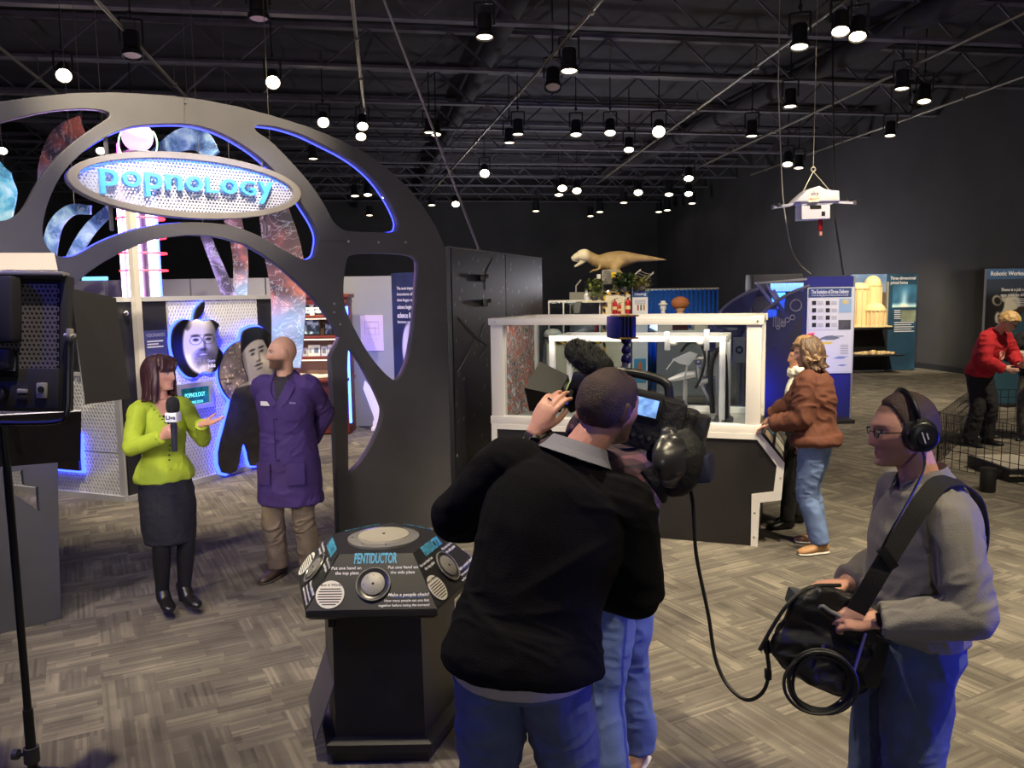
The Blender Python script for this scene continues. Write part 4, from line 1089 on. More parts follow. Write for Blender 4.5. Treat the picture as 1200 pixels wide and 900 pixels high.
def face2(X, Y):
 x = (X - fc[0]) / fw_; y = (Y - fc[1]) / fh_ ; xr = x * .97 + y * .18; yr = y * 1.0 - x * .14
 v = .16 + .10 * fbm(np.column_stack([X * 14, Y * 14, X * 0]), 3)                    # suit
 v = v + .05 * np.exp(-((X - fc[0] - .02 + (Y - fc[1]) * .05) / .02) ** 2)
 f = sstep(-1.06, -.98, yr + .10 * xr)
 lit = .80 - .16 * sstep(-.2, .9, xr) - .25 * sstep(.72, .95, np.abs(xr - .05)) + .06 * fbm(np.column_stack([X * 30, Y * 30, X * 0]), 2); v = v * (1 - f) + f * lit
 hair = sstep(.47, .54, yr + .30 * xr ** 2 + .25 * sstep(.5, .8, xr)) * f; v = v * (1 - hair) + hair * .07
 sb = el(xr, yr, .98, .12, .15, .34, .3) * f; v = v * (1 - sb) + sb * .15
 for cx in (-.28, .34):
  v *= 1 - .72 * el(xr, yr, cx, .20, .21, .04, .5); v *= 1 - .65 * el(xr, yr, cx, .06, .14, .045, .5)
 v *= 1 - .35 * el(xr, yr, .14, -.12, .06, .20, .6); v *= 1 - .45 * el(xr, yr, .04, -.24, .17, .045, .5)
 v *= 1 - .70 * el(xr, yr, .03, -.38, .27, .04, .5); v *= 1 - .5 * el(xr, yr, .04, -.52, .2, .035, .5)
 col = el(xr, yr, .25, -1.12, .5, .20, .2) * (Y < fc[1] - fh_ * .9); v = v * (1 - col) + col * .75
 return tonal(v, (1.0, .95, .90))
for poly in (MO, MN): wpart('blue_backlight', cut_plate([tuple(q) for q in inset(poly, 1.03)], [], .02, PW.frame(0, 0, .035)), GLOW, pw)
portrait('moon_disc', MO, moonfn, pw, d=.085)
pm = portrait('suited_portrait', MN, face2, pw, d=.10); pm['label'] = 'cut-out portrait of a man with short hair and moustache in a dark suit'
a, z = PW.st(262, 446)
wpart('lettering', cat(text('Neil deGrasse', .038, PW.frame(a - .03, z + .03, .0885), .001), text('Tyson', .055, PW.frame(a - .02, z - .03, .0885), .001, bold=.02)), mat('print_dark', (50, 44, 44), .6), pw)
# small framed screen
f0 = PW.st(203, 451); f1 = PW.st(249, 478)
a0, z1 = PW.st(203.5, 451); a1, z0 = PW.st(248, 476)
fr = [(a0, z0), (a1, z0), (a1, z1), (a0, z1)]; t_ = .055
inn = [(a0 + t_, z0 + t_), (a1 - t_, z0 + t_), (a1 - t_, z1 - t_), (a0 + t_, z1 - t_)]
so = wpart('screen_frame', cut_plate(fr, [inn], .04, PW.frame(0, 0, .03), .003), TRIM, pw, smooth=0)
def scr(X, Y):
 n = fbm(np.column_stack([X * 18, Y * 7, X * 0]), 3); c = np.array([20, 84, 92])[None, :] * (.5 + n[:, None]); return c
sh, C = print_grid(inn, .012, scr, PW.frame(0, 0, .028)); sub('screen', sh, mat('screen_glow', (30, 90, 96), .3, emit=1.0, vcol=True), so, pw, col=C, smooth=0)
mx, mz = (a0 + a1) / 2, (z0 + z1) / 2
sub('screen_text', cat(text('POPNOLOGY', .07, PW.frame(mx, mz + .01, .031), .0008, bold=.01, width=(a1 - a0) * .55), text('COMING SOON', .045, PW.frame(mx, mz - .07, .031), .0008, width=(a1 - a0) * .42)), mat('screen_cyan', (110, 230, 240), .4, emit=1.2), so, pw)
for p, w in ((PW.w(PW.st(222, 405)[0], 1.5, .25), 5), (PW.w(PW.st(262, 500)[0], .8, .3), 5)): lamp('POINT', 'portrait_halo_light', p, None, w, BLUE, .15)
# ------------------------------------------------------------------ neon column behind the wall
nx, ny = at_y(172, 300, 9.6)[:2]
nc = thing('neon_column', 'glowing pink white and blue neon tower with red rings and a lit globe', 'neon light', (nx, ny, 0))
W_ = mat('neon_white', (255, 236, 255), .4, emit=9, ecol=(235, 205, 255)); PK = mat('neon_pink', (255, 120, 230), .4, emit=7, ecol=(255, 80, 215)); BN = mat('neon_blue', (60, 80, 255), .4, emit=9, ecol=(60, 80, 255)); RN = mat('neon_red', (255, 60, 60), .4, emit=5, ecol=(255, 40, 60))
wpart('base', cat(box((nx, ny, .15), (.9, .9, .3), .02), box((nx, ny, .6), (.6, .6, .6), .02)), DARKP, nc)
def X9(px, y): return at_y(px, y, 9.6)[0]
for px, m, r, z0, z1, dy in ((153, W_, .055, .9, 3.35, -.12), (163, W_, .05, .9, 3.45, -.06), (158, PK, .016, .9, 3.80, -.22), (168, PK, .020, .9, 3.3, -.02), (174, BN, .028, .9, 3.3, 0), (183, W_, .045, .9, 3.40, -.08), (187, BN, .022, .9, 3.3, -.02)):
 xx = X9(px, 310)
 wpart('neon_tube', tube([(xx, ny + dy, z0), (xx, ny + dy, z1)], r, 10, 1, dome=True), m, nc)
wpart('core_pole', cyl((nx, ny, .9), (nx, ny, 3.75), .06, .06, 14), DARKP, nc)
for y in (257, 279, 297.5, 317.5):
 z = at_y(172, y, 9.6)[2]
 wpart('red_ring', ring((nx - .02, ny - .05, z), .25, .012, (0, 0, 1), 32, 6), RN, nc)
zs = at_y(161, 160, 9.6)[2]; xs = X9(161, 160)
wpart('globe_stand', cat(lathe([(.10, zs - .42), (.16, zs - .35), (.17, zs - .18), (.12, zs - .16)], 18, (xs, ny, 0))), mat('stand_grey', (150, 150, 168), .4), nc)
wpart('globe', ball((xs, ny, zs), .17, 22, 14), mat('globe_lilac', (240, 190, 255), .3, emit=2.2, ecol=(225, 150, 250)), nc)
for sgn in (-1, 1): wpart('neon_arc', ring((xs + sgn * .02, ny, zs - .08), .24, .008, (0, 1, 0), 14, 6, *( (-.6, .6) if sgn > 0 else (math.pi - .6, math.pi + .6))), mat('neon_green', (190, 255, 190), .4, emit=2.5), nc)
for z, w in ((2.9, 22), (1.6, 10)): lamp('POINT', 'neon_glow', (nx, ny - .45, z), None, w, (120, 90, 255), .25)
# ------------------------------------------------------------------ printed nebula ribbons hung behind the arch
def nebula_mat(name, c1, c2, c3, seed, glow=.25, fade=False):
 m = bpy.data.materials.new(name); m.use_nodes = True; nt = m.node_tree; L = nt.links; b = nt.nodes['Principled BSDF']; b.inputs['Roughness'].default_value = .4
 tc = nd(nt, 'ShaderNodeTexCoord'); mp = nd(nt, 'ShaderNodeMapping'); mp.inputs['Location'].default_value = (seed, seed * 2, seed); L.new(tc.outputs['Object'], mp.inputs['Vector'])
 n = nd(nt, 'ShaderNodeTexNoise', inp={'Scale': 2.2, 'Detail': 6.0, 'Distortion': 1.2}); L.new(mp.outputs[0], n.inputs['Vector'])
 rp = nd(nt, 'ShaderNodeValToRGB'); L.new(n.outputs['Fac'], rp.inputs[0]); e = rp.color_ramp.elements
 e[0].position = .36; e[0].color = srgb(c1) + (1,); e[1].position = .66; e[1].color = srgb(c3) + (1,); q = e.new(.5); q.color = srgb(c2) + (1,)
 src = rp.outputs[0]
 if fade:
  sx = nd(nt, 'ShaderNodeSeparateXYZ'); L.new(tc.outputs['Object'], sx.inputs[0]); mrz = nd(nt, 'ShaderNodeMapRange', inp={'From Min': -.35, 'From Max': -.05, 'To Min': .8, 'To Max': 0.0}); L.new(sx.outputs[2], mrz.inputs['Value']); mz = nd(nt, 'ShaderNodeMix', data_type='RGBA'); L.new(mrz.outputs[0], mz.inputs[0]); L.new(src, mz.inputs[6]); mz.inputs[7].default_value = srgb((112, 140, 190)) + (1,); src = mz.outputs[2]
 n2 = nd(nt, 'ShaderNodeTexNoise', inp={'Scale': 3.0, 'Detail': 3.0, 'Distortion': 2.5}); L.new(mp.outputs[0], n2.inputs['Vector'])
 r2 = nd(nt, 'ShaderNodeValToRGB'); L.new(n2.outputs['Fac'], r2.inputs[0]); f = r2.color_ramp.elements; f[0].position = .475; f[0].color = (0, 0, 0, 1); f[1].position = .525; f[1].color = (0, 0, 0, 1); g = f.new(.5); g.color = (.55, .6, .75, 1)
 ad = nd(nt, 'ShaderNodeMix', data_type='RGBA', blend_type='ADD'); ad.inputs[0].default_value = .28; L.new(src, ad.inputs[6]); L.new(r2.outputs[0], ad.inputs[7])
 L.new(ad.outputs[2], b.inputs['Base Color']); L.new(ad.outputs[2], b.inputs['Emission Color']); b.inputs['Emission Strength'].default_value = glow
 return m
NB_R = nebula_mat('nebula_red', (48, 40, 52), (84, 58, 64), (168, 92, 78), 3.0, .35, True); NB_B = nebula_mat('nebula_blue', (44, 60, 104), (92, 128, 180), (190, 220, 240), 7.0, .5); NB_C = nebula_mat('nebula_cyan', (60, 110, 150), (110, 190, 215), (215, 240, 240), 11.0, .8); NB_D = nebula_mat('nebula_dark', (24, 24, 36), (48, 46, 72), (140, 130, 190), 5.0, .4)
def ribbon(label, path, widths, Y, m, bulge=.25, th=.025):
 """a bent strip: centre line in the photo at distance Y, widths in pixels, curving in depth"""
 n = len(path); P = [];
 D = catmull(np.column_stack([np.array(path, float), np.array(widths, float)]), 6)
 C = [];
 for i, (x, y, w) in enumerate(D):
  t = i / (len(D) - 1); C.append((at_y(x, y, Y + bulge * math.sin(t * math.pi) * 1.0), w * Y / FPX))
 P = np.array([c[0] for c in C]); T = np.gradient(P, axis=0); V = []; F = []
 for i in range(len(P)):
  t = unit(T[i]); nrm = unit(np.array([0, -1, 0]) - t * (t[1] * -1)); x = np.cross(t, nrm); w = C[i][1] / 2
  for j in range(-3, 4):
   u = j / 3; V.append(P[i] + x * w * u - nrm * (.10 * w * u * u) + nrm * th / 2)
  for j in range(3, -4, -1):
   u = j / 3; V.append(P[i] + x * w * u - nrm * (.10 * w * u * u) - nrm * th / 2)
 k = 14
 for i in range(len(P) - 1):
  for j in range(k): F.append((i * k + j, i * k + (j + 1) % k, (i + 1) * k + (j + 1) % k, (i + 1) * k + j))
 F.append(tuple(range(k - 1, -1, -1))); F.append(tuple((len(P) - 1) * k + j for j in range(k)))
 o = ob('nebula_ribbon', (np.array(V) , F), m, smooth=60)
 c = np.array(V).mean(0); o.data.transform(Matrix.Translation(-Vector(c))); o.location = tuple(c)
 tag(o, label, 'hanging banner', 'nebula printed ribbons behind the arch'); t_ = P[np.argmax(P[:, 2])] - c; ob('hanging_wire', cyl(t_, (t_[0], t_[1], CZ - .01 - c[2]), .004, .004, 5), PIPE, o); return o
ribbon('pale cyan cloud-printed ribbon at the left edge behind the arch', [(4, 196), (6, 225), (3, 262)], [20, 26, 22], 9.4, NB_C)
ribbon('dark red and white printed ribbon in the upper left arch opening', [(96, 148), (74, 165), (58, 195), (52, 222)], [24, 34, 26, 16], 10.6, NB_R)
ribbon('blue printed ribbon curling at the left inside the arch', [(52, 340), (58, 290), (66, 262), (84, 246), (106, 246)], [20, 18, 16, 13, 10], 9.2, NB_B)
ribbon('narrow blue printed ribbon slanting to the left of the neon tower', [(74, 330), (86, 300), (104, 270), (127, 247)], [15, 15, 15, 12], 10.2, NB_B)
ribbon('pale blue printed ribbon arching above the oval sign', [(170, 192), (192, 176), (215, 163), (235, 165), (250, 184)], [12, 20, 26, 26, 18], 10.8, NB_B, .5)
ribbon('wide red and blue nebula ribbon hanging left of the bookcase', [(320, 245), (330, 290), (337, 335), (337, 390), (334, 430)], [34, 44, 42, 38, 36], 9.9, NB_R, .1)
ribbon('narrow dark ribbon slanting behind the portrait wall', [(238, 270), (252, 305), (268, 345), (276, 370)], [11, 13, 16, 18], 10.6, NB_D, .1)
ribbon('dark red ribbon meeting the slanting one behind the portrait wall', [(272, 255), (280, 290), (282, 325), (280, 365)], [20, 18, 17, 18], 10.9, NB_R, .1)
# small blue lit bar on top of the far grey wall
a = at_y(106, 326, 12.9); o = ob('light_bar', box((0, 0, 0), (.40, .05, .06), .01), mat('lightbar_blue', (120, 190, 255), .4, emit=2.0, ecol=(110, 180, 255))); o.location = (a[0], 13.04, 2.38 + .03); tag(o, 'short blue glowing light bar on top of the grey back partition', 'lamp')
# ------------------------------------------------------------------ grey back partition, poster, banner, bookcase
YB = 13.0
GW = mat('partition_grey', (150, 152, 164), .7, var=(1.2, .06))
xl = at_y(20, 345, YB)[0]; xr = at_y(460, 345, YB)[0]; ZB = 2.38
gp = thing('grey_partition', 'long pale grey exhibit partition behind the bookcase', 'partition', ((xl + xr) / 2, YB + .04, 0))
cuts = [xl] + [at_y(px, 337, YB)[0] for px in (123, 223, 311, 340)] + [xr]
for a, b in zip(cuts[:-1], cuts[1:]): wpart('panel', box(((a + b) / 2, YB + .04, ZB / 2), (b - a - .025, .07, ZB)), GW, gp, smooth=0)
p0 = at_y(422, 369.5, YB); p1 = at_y(450, 411, YB)
po = ob('wall_poster', box((0, 0, 0), (p1[0] - p0[0], .012, p0[2] - p1[2])), mat('poster_lilac', (214, 196, 232), .6), smooth=0); pc_ = (p0 + p1) / 2
po.location = (pc_[0], YB - .002, pc_[2]); tag(po, 'white paper poster with a faint floor plan on the grey partition', 'poster')
LIN = mat('plan_lines', (160, 130, 185), .6)
for a, b, c, d in ((-.11, .18, .11, .18), (-.11, .18, -.11, -.02), (.11, .18, .11, -.02), (-.11, -.02, .11, -.02), (-.04, .18, -.04, -.02), (.05, .1, .05, -.02), (-.1, .08, .1, .08), (-.08, -.1, -.02, -.1), (.03, -.1, .09, -.1), (-.08, -.15, -.03, -.15), (.03, -.15, .08, -.15)): ob('plan_line', bar((a, -.008, b), (c, -.008, d), .006, .003), LIN, po, smooth=0)
# slanted white board low at the right of the bookcase
wb = prism([(0, 0), (.30, 0), (.30, .72), (.04, .20), (.04, .16), (0, .14)], .05)
w0 = at_y(437, 493, YB - .5); wo = thing('white_slanted_board', 'white board with a slanted edge leaning at the foot of the grey partition', 'board', (w0[0], YB - .5, 0))
ob('board', xf(prism([(0, 0), (.20, 0), (.20, .42), (-.10, .78), (-.13, .66), (.02, .22), (.02, .17), (0, .15)], .05), Matrix(((1, 0, 0, 0), (0, 0, 1, 0), (0, 1, 0, 0), (0, 0, 0, 1)))), mat('white_board', (236, 230, 236), .6), wo, smooth=0)
ob('foot', box((.1, .1, .03), (.25, .3, .06), .01), mat('white_board', (236, 230, 236), .6), wo)
# navy banner with a white robot face
PB = Plane(at_y(459, 345, YB)[:2], (.72, -.69))
eb = PB.st(505, 345)[0]; zb = 2.42
bn = thing('navy_banner_panel', 'navy exhibit banner with white lettering and a pale robot face', 'banner', PB.w(eb / 2, 0))
def bfn(X, Y):
 n = fbm(np.column_stack([X * 3, Y * 3, X * 0]), 3)[:, None]; c = np.array([42, 52, 92]) * (.6 + .8 * n)
 w = sstep(.9, .3, Y)[:, None] * sstep(.35, .0, np.abs(X - .14))[:, None]
 c = c * (1 - .3 * w) + np.array([110, 100, 140]) * .3 * w
 fx, fz = PB.st(481, 408)
 f = el(X, Y, fx, fz, .20, .40, .1)[:, None]; v = (.62 + .35 * sstep(fx + .2, fx - .15, X))[:, None] * np.array([235, 230, 245]);
 e = el(X, Y, fx - .02, fz + .03, .06, .07, .3)[:, None]; v = v * (1 - e) + np.array([40, 40, 70]) * e
 e = el(X, Y, fx + .02, fz - .22, .09, .02, .3)[:, None]; v = v * (1 - .7 * e)
 return c * (1 - f) + v * f
bp_ = [(0, 0), (eb, 0), (eb, zb), (0, zb)]
o = wpart('panel', prism(bp_, .05, PB.frame(0, 0, -.03)), mat('banner_edge', (40, 40, 60), .6), bn, smooth=0)
sh, C = print_grid(bp_, .02, bfn, PB.frame(0, 0, -.002)); sub('print', sh, mat('photo_print', (200, 200, 200), .45, vcol=True), o, bn, col=C, smooth=0)
TW = mat('print_white', (225, 225, 235), .6)
lines = [('The most important', .07, 2.18, 0), ('inventions of our', .07, 2.09, 0), ('time began where', .07, 2.0, 0), ('science begins, and', .09, 1.89, .01), ('science fiction', .12, 1.76, .02), ('becomes our world.', .07, 1.66, 0)]
for tx, szz, z, bd in lines: sub('lettering', text(tx, szz, PB.frame(PB.st(477, 345)[0], z, .0), .0015, 'CENTER', bd, width=min(.5, .032 * len(tx) * szz / .07)), TW, o, bn)
# bookcase
WOOD = mat('bookcase_wood', (112, 46, 36), .4, var=(5, .25), bump=(20, .1), stretch=(1, 1, 6))
bx0 = at_y(327, 480, 12.5)[0]; bx1 = at_y(414, 480, 12.5)[0]; BH = 2.10; byf = 12.25
bk = thing('bookcase', 'lit red-brown wooden bookcase with glowing shelves behind the purple coat', 'bookcase', ((bx0 + bx1) / 2, byf + .25, 0))
bw = bx1 - bx0; bm_ = (bx0 + bx1) / 2
for sx in (bx0 + .03, bx1 - .03): wpart('side_panel', box((sx, byf + .22, BH / 2), (.06, .44, BH), .006), WOOD, bk)
wpart('back_panel', box((bm_, byf + .42, BH / 2), (bw - .1, .03, BH)), mat('bookcase_back', (196, 160, 130), .6), bk)
SH = [.86, 1.16, 1.47, 1.78]
for z in SH[1:]: wpart('shelf', box((bm_, byf + .20, z), (bw - .1, .40, .035), .004), WOOD, bk)
wpart('cornice', cat(box((bm_, byf + .2, BH - .02), (bw + .08, .50, .06), .012), box((bm_, byf + .2, BH - .10), (bw + .02, .46, .08), .01)), WOOD, bk)
wpart('counter', box((bm_, byf + .10, .84), (bw + .04, .66, .05), .01), WOOD, bk)
cd = wpart('cabinet_front', box((bm_, byf - .02, .42), (bw - .02, .04, .80), .006), WOOD, bk)
for sgn in (-1, 1): sub('door_panel', box((bm_ + sgn * bw * .24, byf - .045, .42), (bw * .38, .02, .62), .008), WOOD, cd, bk)
for z in (SH[1], SH[2], SH[3], BH - .16):
 wpart('shelf_light', box((bm_, byf + .03, z - .035), (bw - .14, .03, .015)), mat('shelf_warm_led', (255, 236, 200), .4, emit=1.6), bk)
wpart('blue_light_strip', box((bx1 + .012, byf - .03, 1.05), (.03, .05, 1.75), .006), mat('bookcase_blue_led', (60, 110, 255), .4, emit=14, ecol=(50, 90, 255)), bk)
lamp('AREA', 'shelf_wash', (bm_, byf - .02, BH - .2), (bm_, byf + .4, .9), 4.5, (255, 232, 196), bw * .8, size_y=.05)
lamp('POINT', 'bookcase_blue_glow', (bx1 + .25, byf - .05, 1.1), None, 12, (50, 80, 255), .3)
def photo_frame(cx, z0, w, h, y, label, tone):
 t = thing('framed_picture', label, 'picture', (cx, y, z0), group='framed pictures in the bookcase')
 R = rx(-.12); f = lambda s: (np.asarray(s[0]) @ R.T, s[1])
 ob('frame', f(box((0, 0, h / 2), (w, .02, h), .006)), mat('frame_black', (22, 22, 26), .4), t)
 def fn(X, Y):
  n = fbm(np.column_stack([X * 22 + tone * 7, Y * 22, X * 0]), 3); v = sstep(.35, .6, n); return v[:, None] * np.array([190, 215, 235]) + (1 - v[:, None]) * np.array([30, 60, 80])
 sh, C = print_grid([(-w / 2 + .025, .025), (w / 2 - .025, .025), (w / 2 - .025, h - .025), (-w / 2 + .025, h - .025)], .012, fn, Matrix(((1, 0, 0, 0), (0, 0, -1, -.0115), (0, 1, 0, 0), (0, 0, 0, 1))))
 ob('picture', f(sh), mat('photo_print', (200, 200, 200), .45, vcol=True), t, col=C, smooth=0)
X12 = lambda px: at_y(px, 400, byf + .15)[0]
photo_frame(X12(368), SH[3] + .018, .30, .22, byf + .15, 'framed figure picture on the top shelf of the bookcase', 1)
photo_frame(X12(362), SH[2] + .018, .36, .26, byf + .15, 'large framed picture on the middle shelf of the bookcase', 2)
photo_frame(X12(385), SH[2] + .018, .14, .20, byf + .18, 'small pale framed picture on the middle shelf of the bookcase', 3)
photo_frame(X12(350), SH[3] + .018, .12, .24, byf + .15, 'narrow dark framed picture on the top shelf of the bookcase', 4)
toy = thing('white_figurine', 'small white figurine standing before the top shelf picture', 'figurine', (X12(369), byf + .05, SH[3] + .018))
ob('figure_body', cat(lathe([(.03, 0), (.035, .01), (.02, .05), (.03, .09), (.018, .13)], 12)), mat('white_toy', (240, 240, 245), .4), toy); ob('figure_head', ball((0, 0, .155), .032, 12, 8), mat('white_toy', (240, 240, 245), .4), toy)
cards = [(351, .09, .16), (357.5, .08, .13), (364, .07, .17), (371, .11, .17), (380, .09, .15), (388, .10, .17), (394, .06, .14)]
for i, (px, w, h) in enumerate(cards):
 t = thing('small_book', ['grey card standing at the left end of the lower bookcase shelf', 'low pale book second from the left on the lower bookcase shelf', 'slim white book third from the left on the lower bookcase shelf', 'broad white book in the middle of the lower bookcase shelf', 'pale blue book right of the broad white one on the lower shelf', 'white book second from the right on the lower bookcase shelf', 'small white book at the right end of the lower bookcase shelf'][i], 'book', (X12(px), byf + .13, SH[1] + .018), group='books on the lower bookcase shelf')
 ob('cover', box((0, 0, h / 2), (w, .03, h), .004, rx(-.1)), mat('book_white_%d' % (i % 3), [(225, 228, 232), (205, 214, 226), (236, 232, 222)][i % 3], .6), t)
 ob('cover_art', box((0, -.0165 , h * .52), (w * .6, .002, h * .45), 0, rx(-.1)), mat('book_art_%d' % (i % 3), [(90, 110, 140), (120, 120, 125), (150, 170, 185)][i % 3], .6), t)
ob_ = thing('open_guest_book', 'large open book lying on the bookcase counter', 'book', (X12(375), byf + .02, .865))
for sgn in (-1, 1): ob('page_block', xf(box((sgn * .17, 0, .02), (.33, .36, .03), .008), Matrix.Rotation(-.06 * sgn, 4, 'Y')), mat('paper', (238, 226, 205), .7), ob_)
ob('book_cover', box((0, 0, .004), (.70, .40, .008), .002), mat('leather_brown', (70, 40, 30), .5), ob_)
# ------------------------------------------------------------------ glass display case
PC = Plane((1.99, 6.51), (.9455, -.3256))
LE = -2.30; DEP = 1.10; ZTOP = 1.87; ZB0 = .93
WF = mat('case_white_frame', (222, 218, 214), .4, var=(3, .04)); GL = glass('case_glass')
cs = thing('glass_display_case', 'large glass display case in a white frame on a dark base', 'display case', PC.w(LE / 2, 0, -DEP / 2))
def cbox(a0, z0, d0, a1, z1, d1, bev=.004):
 """box in case coordinates; d is depth behind the front face"""
 c = PC.w((a0 + a1) / 2, (z0 + z1) / 2, -(d0 + d1) / 2); R = np.column_stack([np.append(PC.u, 0), np.append(-PC.n, 0), [0, 0, 1]])
 return box(c, (a1 - a0, d1 - d0, z1 - z0), bev, R)
pw_ = .115
for a in (LE, -pw_):
 for d in (0, DEP - .10): wpart('post', cbox(a, ZB0 + .07, d, a + pw_, ZTOP - .055, d + .10), WF, cs)
for d in (0, DEP - .10): wpart('top_rail', cbox(LE - .015, ZTOP - .06, d - .015, .015, ZTOP, d + .115), WF, cs)
for a in (LE, -pw_): wpart('top_rail', cbox(a, ZTOP - .058, .10, a + pw_, ZTOP - .002, DEP - .10), WF, cs)
wpart('bottom_rail', cbox(LE - .01, ZB0, -.01, .01, ZB0 + .07, .10), WF, cs)
wpart('bottom_rail', cbox(LE, ZB0, DEP - .1, 0, ZB0 + .07, DEP), WF, cs)
wpart('case_floor', cbox(LE + .02, ZB0 - .02, .05, -.02, ZB0 + .02, DEP - .05), mat('case_floor_grey', (170, 166, 158), .7, var=(5, .08)), cs)
gi = .02
for d in (.045, DEP - .055): wpart('glass_pane', cbox(LE + pw_, ZB0 + .07, d, -pw_, ZTOP - .06, d + .008, 0), GL, cs, smooth=0)
for a in (LE + .05, -.058): wpart('glass_pane', cbox(a, ZB0 + .07, .10, a + .008, ZTOP - .06, DEP - .10, 0), GL, cs, smooth=0)
# inner frame
IA0, IA1 = PC.st(619, 404)[0] + .10, -.30; ID0, ID1 = .30, .95; IZ = 1.70
for a in (IA0, IA1 - .05):
 for d in (ID0, ID1 - .05): wpart('inner_post', cbox(a, ZB0 + .02, d, a + .05, IZ - .05, d + .05), WF, cs)
for d in (ID0, ID1 - .05): wpart('inner_rail', cbox(IA0, IZ - .05, d, IA1, IZ, d + .05), WF, cs)
for a in (IA0, IA1 - .05): wpart('inner_rail', cbox(a, IZ - .048, ID0 + .05, a + .05, IZ - .002, ID1 - .05), WF, cs)
# base
DB = mat('case_base_dark', (34, 31, 32), .45, var=(2.5, .3))
prof_px = [(888, 512), (918, 543), (914, 584), (888, 587), (886, 640)]
Q = [PC.st(*q) for q in prof_px]
Q[4][1] = 0.0; Q[3][0] = Q[4][0] = 0.0
edge = [(LE, 0), (0.0, 0), (0.0, Q[3][1]), (Q[2][0], Q[2][1] - .0), (Q[1][0], Q[1][1]), (0.01, ZB0), (LE, ZB0)]
wpart('base_front', prism(edge, .04, PC.frame(0, 0, -.02)), DB, cs, smooth=0)
wpart('base_back', prism([(LE, 0), (0, 0), (0, ZB0), (LE, ZB0)], .04, PC.frame(0, 0, -DEP + .02)), DB, cs, smooth=0)
for a in (LE, -.04): wpart('base_side', cbox(a, 0, .04, a + .04, ZB0, DEP - .04, 0), DB, cs, smooth=0)
tp = [(LE, .90), (0.0, .90), (Q[1][0], Q[1][1]), (Q[2][0], Q[2][1]), (0.0, Q[3][1]), (0.0, 0.0)]
tw = .055
tin = [(LE, .885), (-.02, .885), (Q[1][0] - .05, Q[1][1] - .02), (Q[2][0] - .05, Q[2][1] + .055), (-.055, Q[3][1] + .055), (-.055, 0.0)]
trim = [(LE, ZB0)] + [(.012, ZB0), (Q[1][0] + .01, Q[1][1] + .005), (Q[2][0] + .01, Q[2][1] - .01), (.012, Q[3][1] - .01), (.0, 0)] + tin[::-1]
wpart('white_trim', prism(trim, .014, PC.frame(0, 0, .009)), WF, cs, smooth=0)
wpart('left_trim', prism([(LE, 0), (LE + .05, 0), (LE + .05, .885), (LE, .885)], .014, PC.frame(0, 0, .009)), WF, cs, smooth=0)
for a, z in ((-.028, .08), (-.028, .28), (Q[1][0] - .02, .58), (-.5, .91), (-1.2, .91), (-1.9, .91), (-.03, ZTOP - .03), (LE + .05, ZTOP - .03)):
 wpart('screw', cyl(PC.w(a, z, .014), PC.w(a, z, .020), .009, .007, 8), mat('bolt_steel', (170, 170, 172), .3, .9), cs)
# slanted console on the right
ca = np.array([(0.012, ZB0), (Q[1][0], Q[1][1])])
wpart('console_box', prism([(0, Q[3][1]), (Q[2][0], Q[2][1]), (Q[1][0], Q[1][1]), (0, ZB0)], .90, PC.frame(0, 0, -.50)), DB, cs, smooth=0)
cdir = unit(np.array([ca[1][0] - ca[0][0], ca[1][1] - ca[0][1]])); cn = np.array([-cdir[1], cdir[0]])
Lc = np.linalg.norm(ca[1] - ca[0])
def con_pt(t, d, h): q = ca[0] + cdir * t * Lc + cn * h; return PC.w(q[0], q[1], -d)
def con_quad(t0, d0, t1, d1, h, th=.004):
 v = [con_pt(t, d, hh) for hh in (h, h + th) for t, d in ((t0, d0), (t1, d0), (t1, d1), (t0, d1))]
 return (np.array(v), [(0, 3, 2, 1), (4, 5, 6, 7), (0, 1, 5, 4), (1, 2, 6, 5), (2, 3, 7, 6), (3, 0, 4, 7)])
cpn = wpart('info_panel', con_quad(.02, .04, .98, .93, .0, .012), mat('info_black', (28, 26, 30), .35), cs, smooth=0)
for (t0, d0, t1, d1, c) in ((.10, .10, .42, .40, (150, 130, 110)), (.10, .45, .42, .70, (70, 120, 150)), (.55, .08, .92, .30, (200, 195, 185)), (.55, .36, .92, .60, (210, 205, 195)), (.55, .66, .92, .86, (180, 175, 165)), (.10, .74, .42, .88, (190, 185, 175))):
 sub('info_print', con_quad(t0, d0, t1, d1, .0125, .001), mat('info_%d_%d' % (c[0], c[1]), c, .5), cpn, cs, smooth=0)
# robot machine in the case
ALU = mat('aluminium', (196, 194, 192), .35, .6); HOSE = mat('black_hose', (20, 20, 22), .5)
rb = thing('robot_gantry', 'pale metal robot gantry with black hoses inside the glass case', 'robot', PC.w(-.45, ZB0 + .02, -.5))
def cp(x, y, d): a, z = Plane(PC.w(0, 0, -d)[:2], PC.u).st(x, y); return Plane(PC.w(0, 0, -d)[:2], PC.u).w(a, z)
def cpa(x, y, d): return Plane(PC.w(0, 0, -d)[:2], PC.u).st(x, y)
for px in (841, 853): a = cpa(px, 450, .45)[0]; wpart('upright', cbox(a - .018, ZB0 + .02, .43, a + .018, 1.64, .47), ALU, rb)
wpart('hose', tube([cp(835, 484, .40), cp(833, 450, .40), cp(834, 425, .40), cp(840, 411, .40), cp(848, 414, .40), cp(850, 440, .40), cp(851, 492, .40)], .022, 10, 6), HOSE, rb)
wpart('hose', tube([cp(798, 412, .42), cp(806, 403, .42), cp(815, 401, .42), cp(823, 406, .42), cp(826, 420, .42), cp(822, 440, .42), cp(815, 455, .42)], .012, 8, 6), HOSE, rb)
gp_ = [cpa(*q, .45) for q in ((788, 421), (808, 412), (818, 415), (808, 428), (797, 426))]
gq = Plane(PC.w(0, 0, -.45)[:2], PC.u)
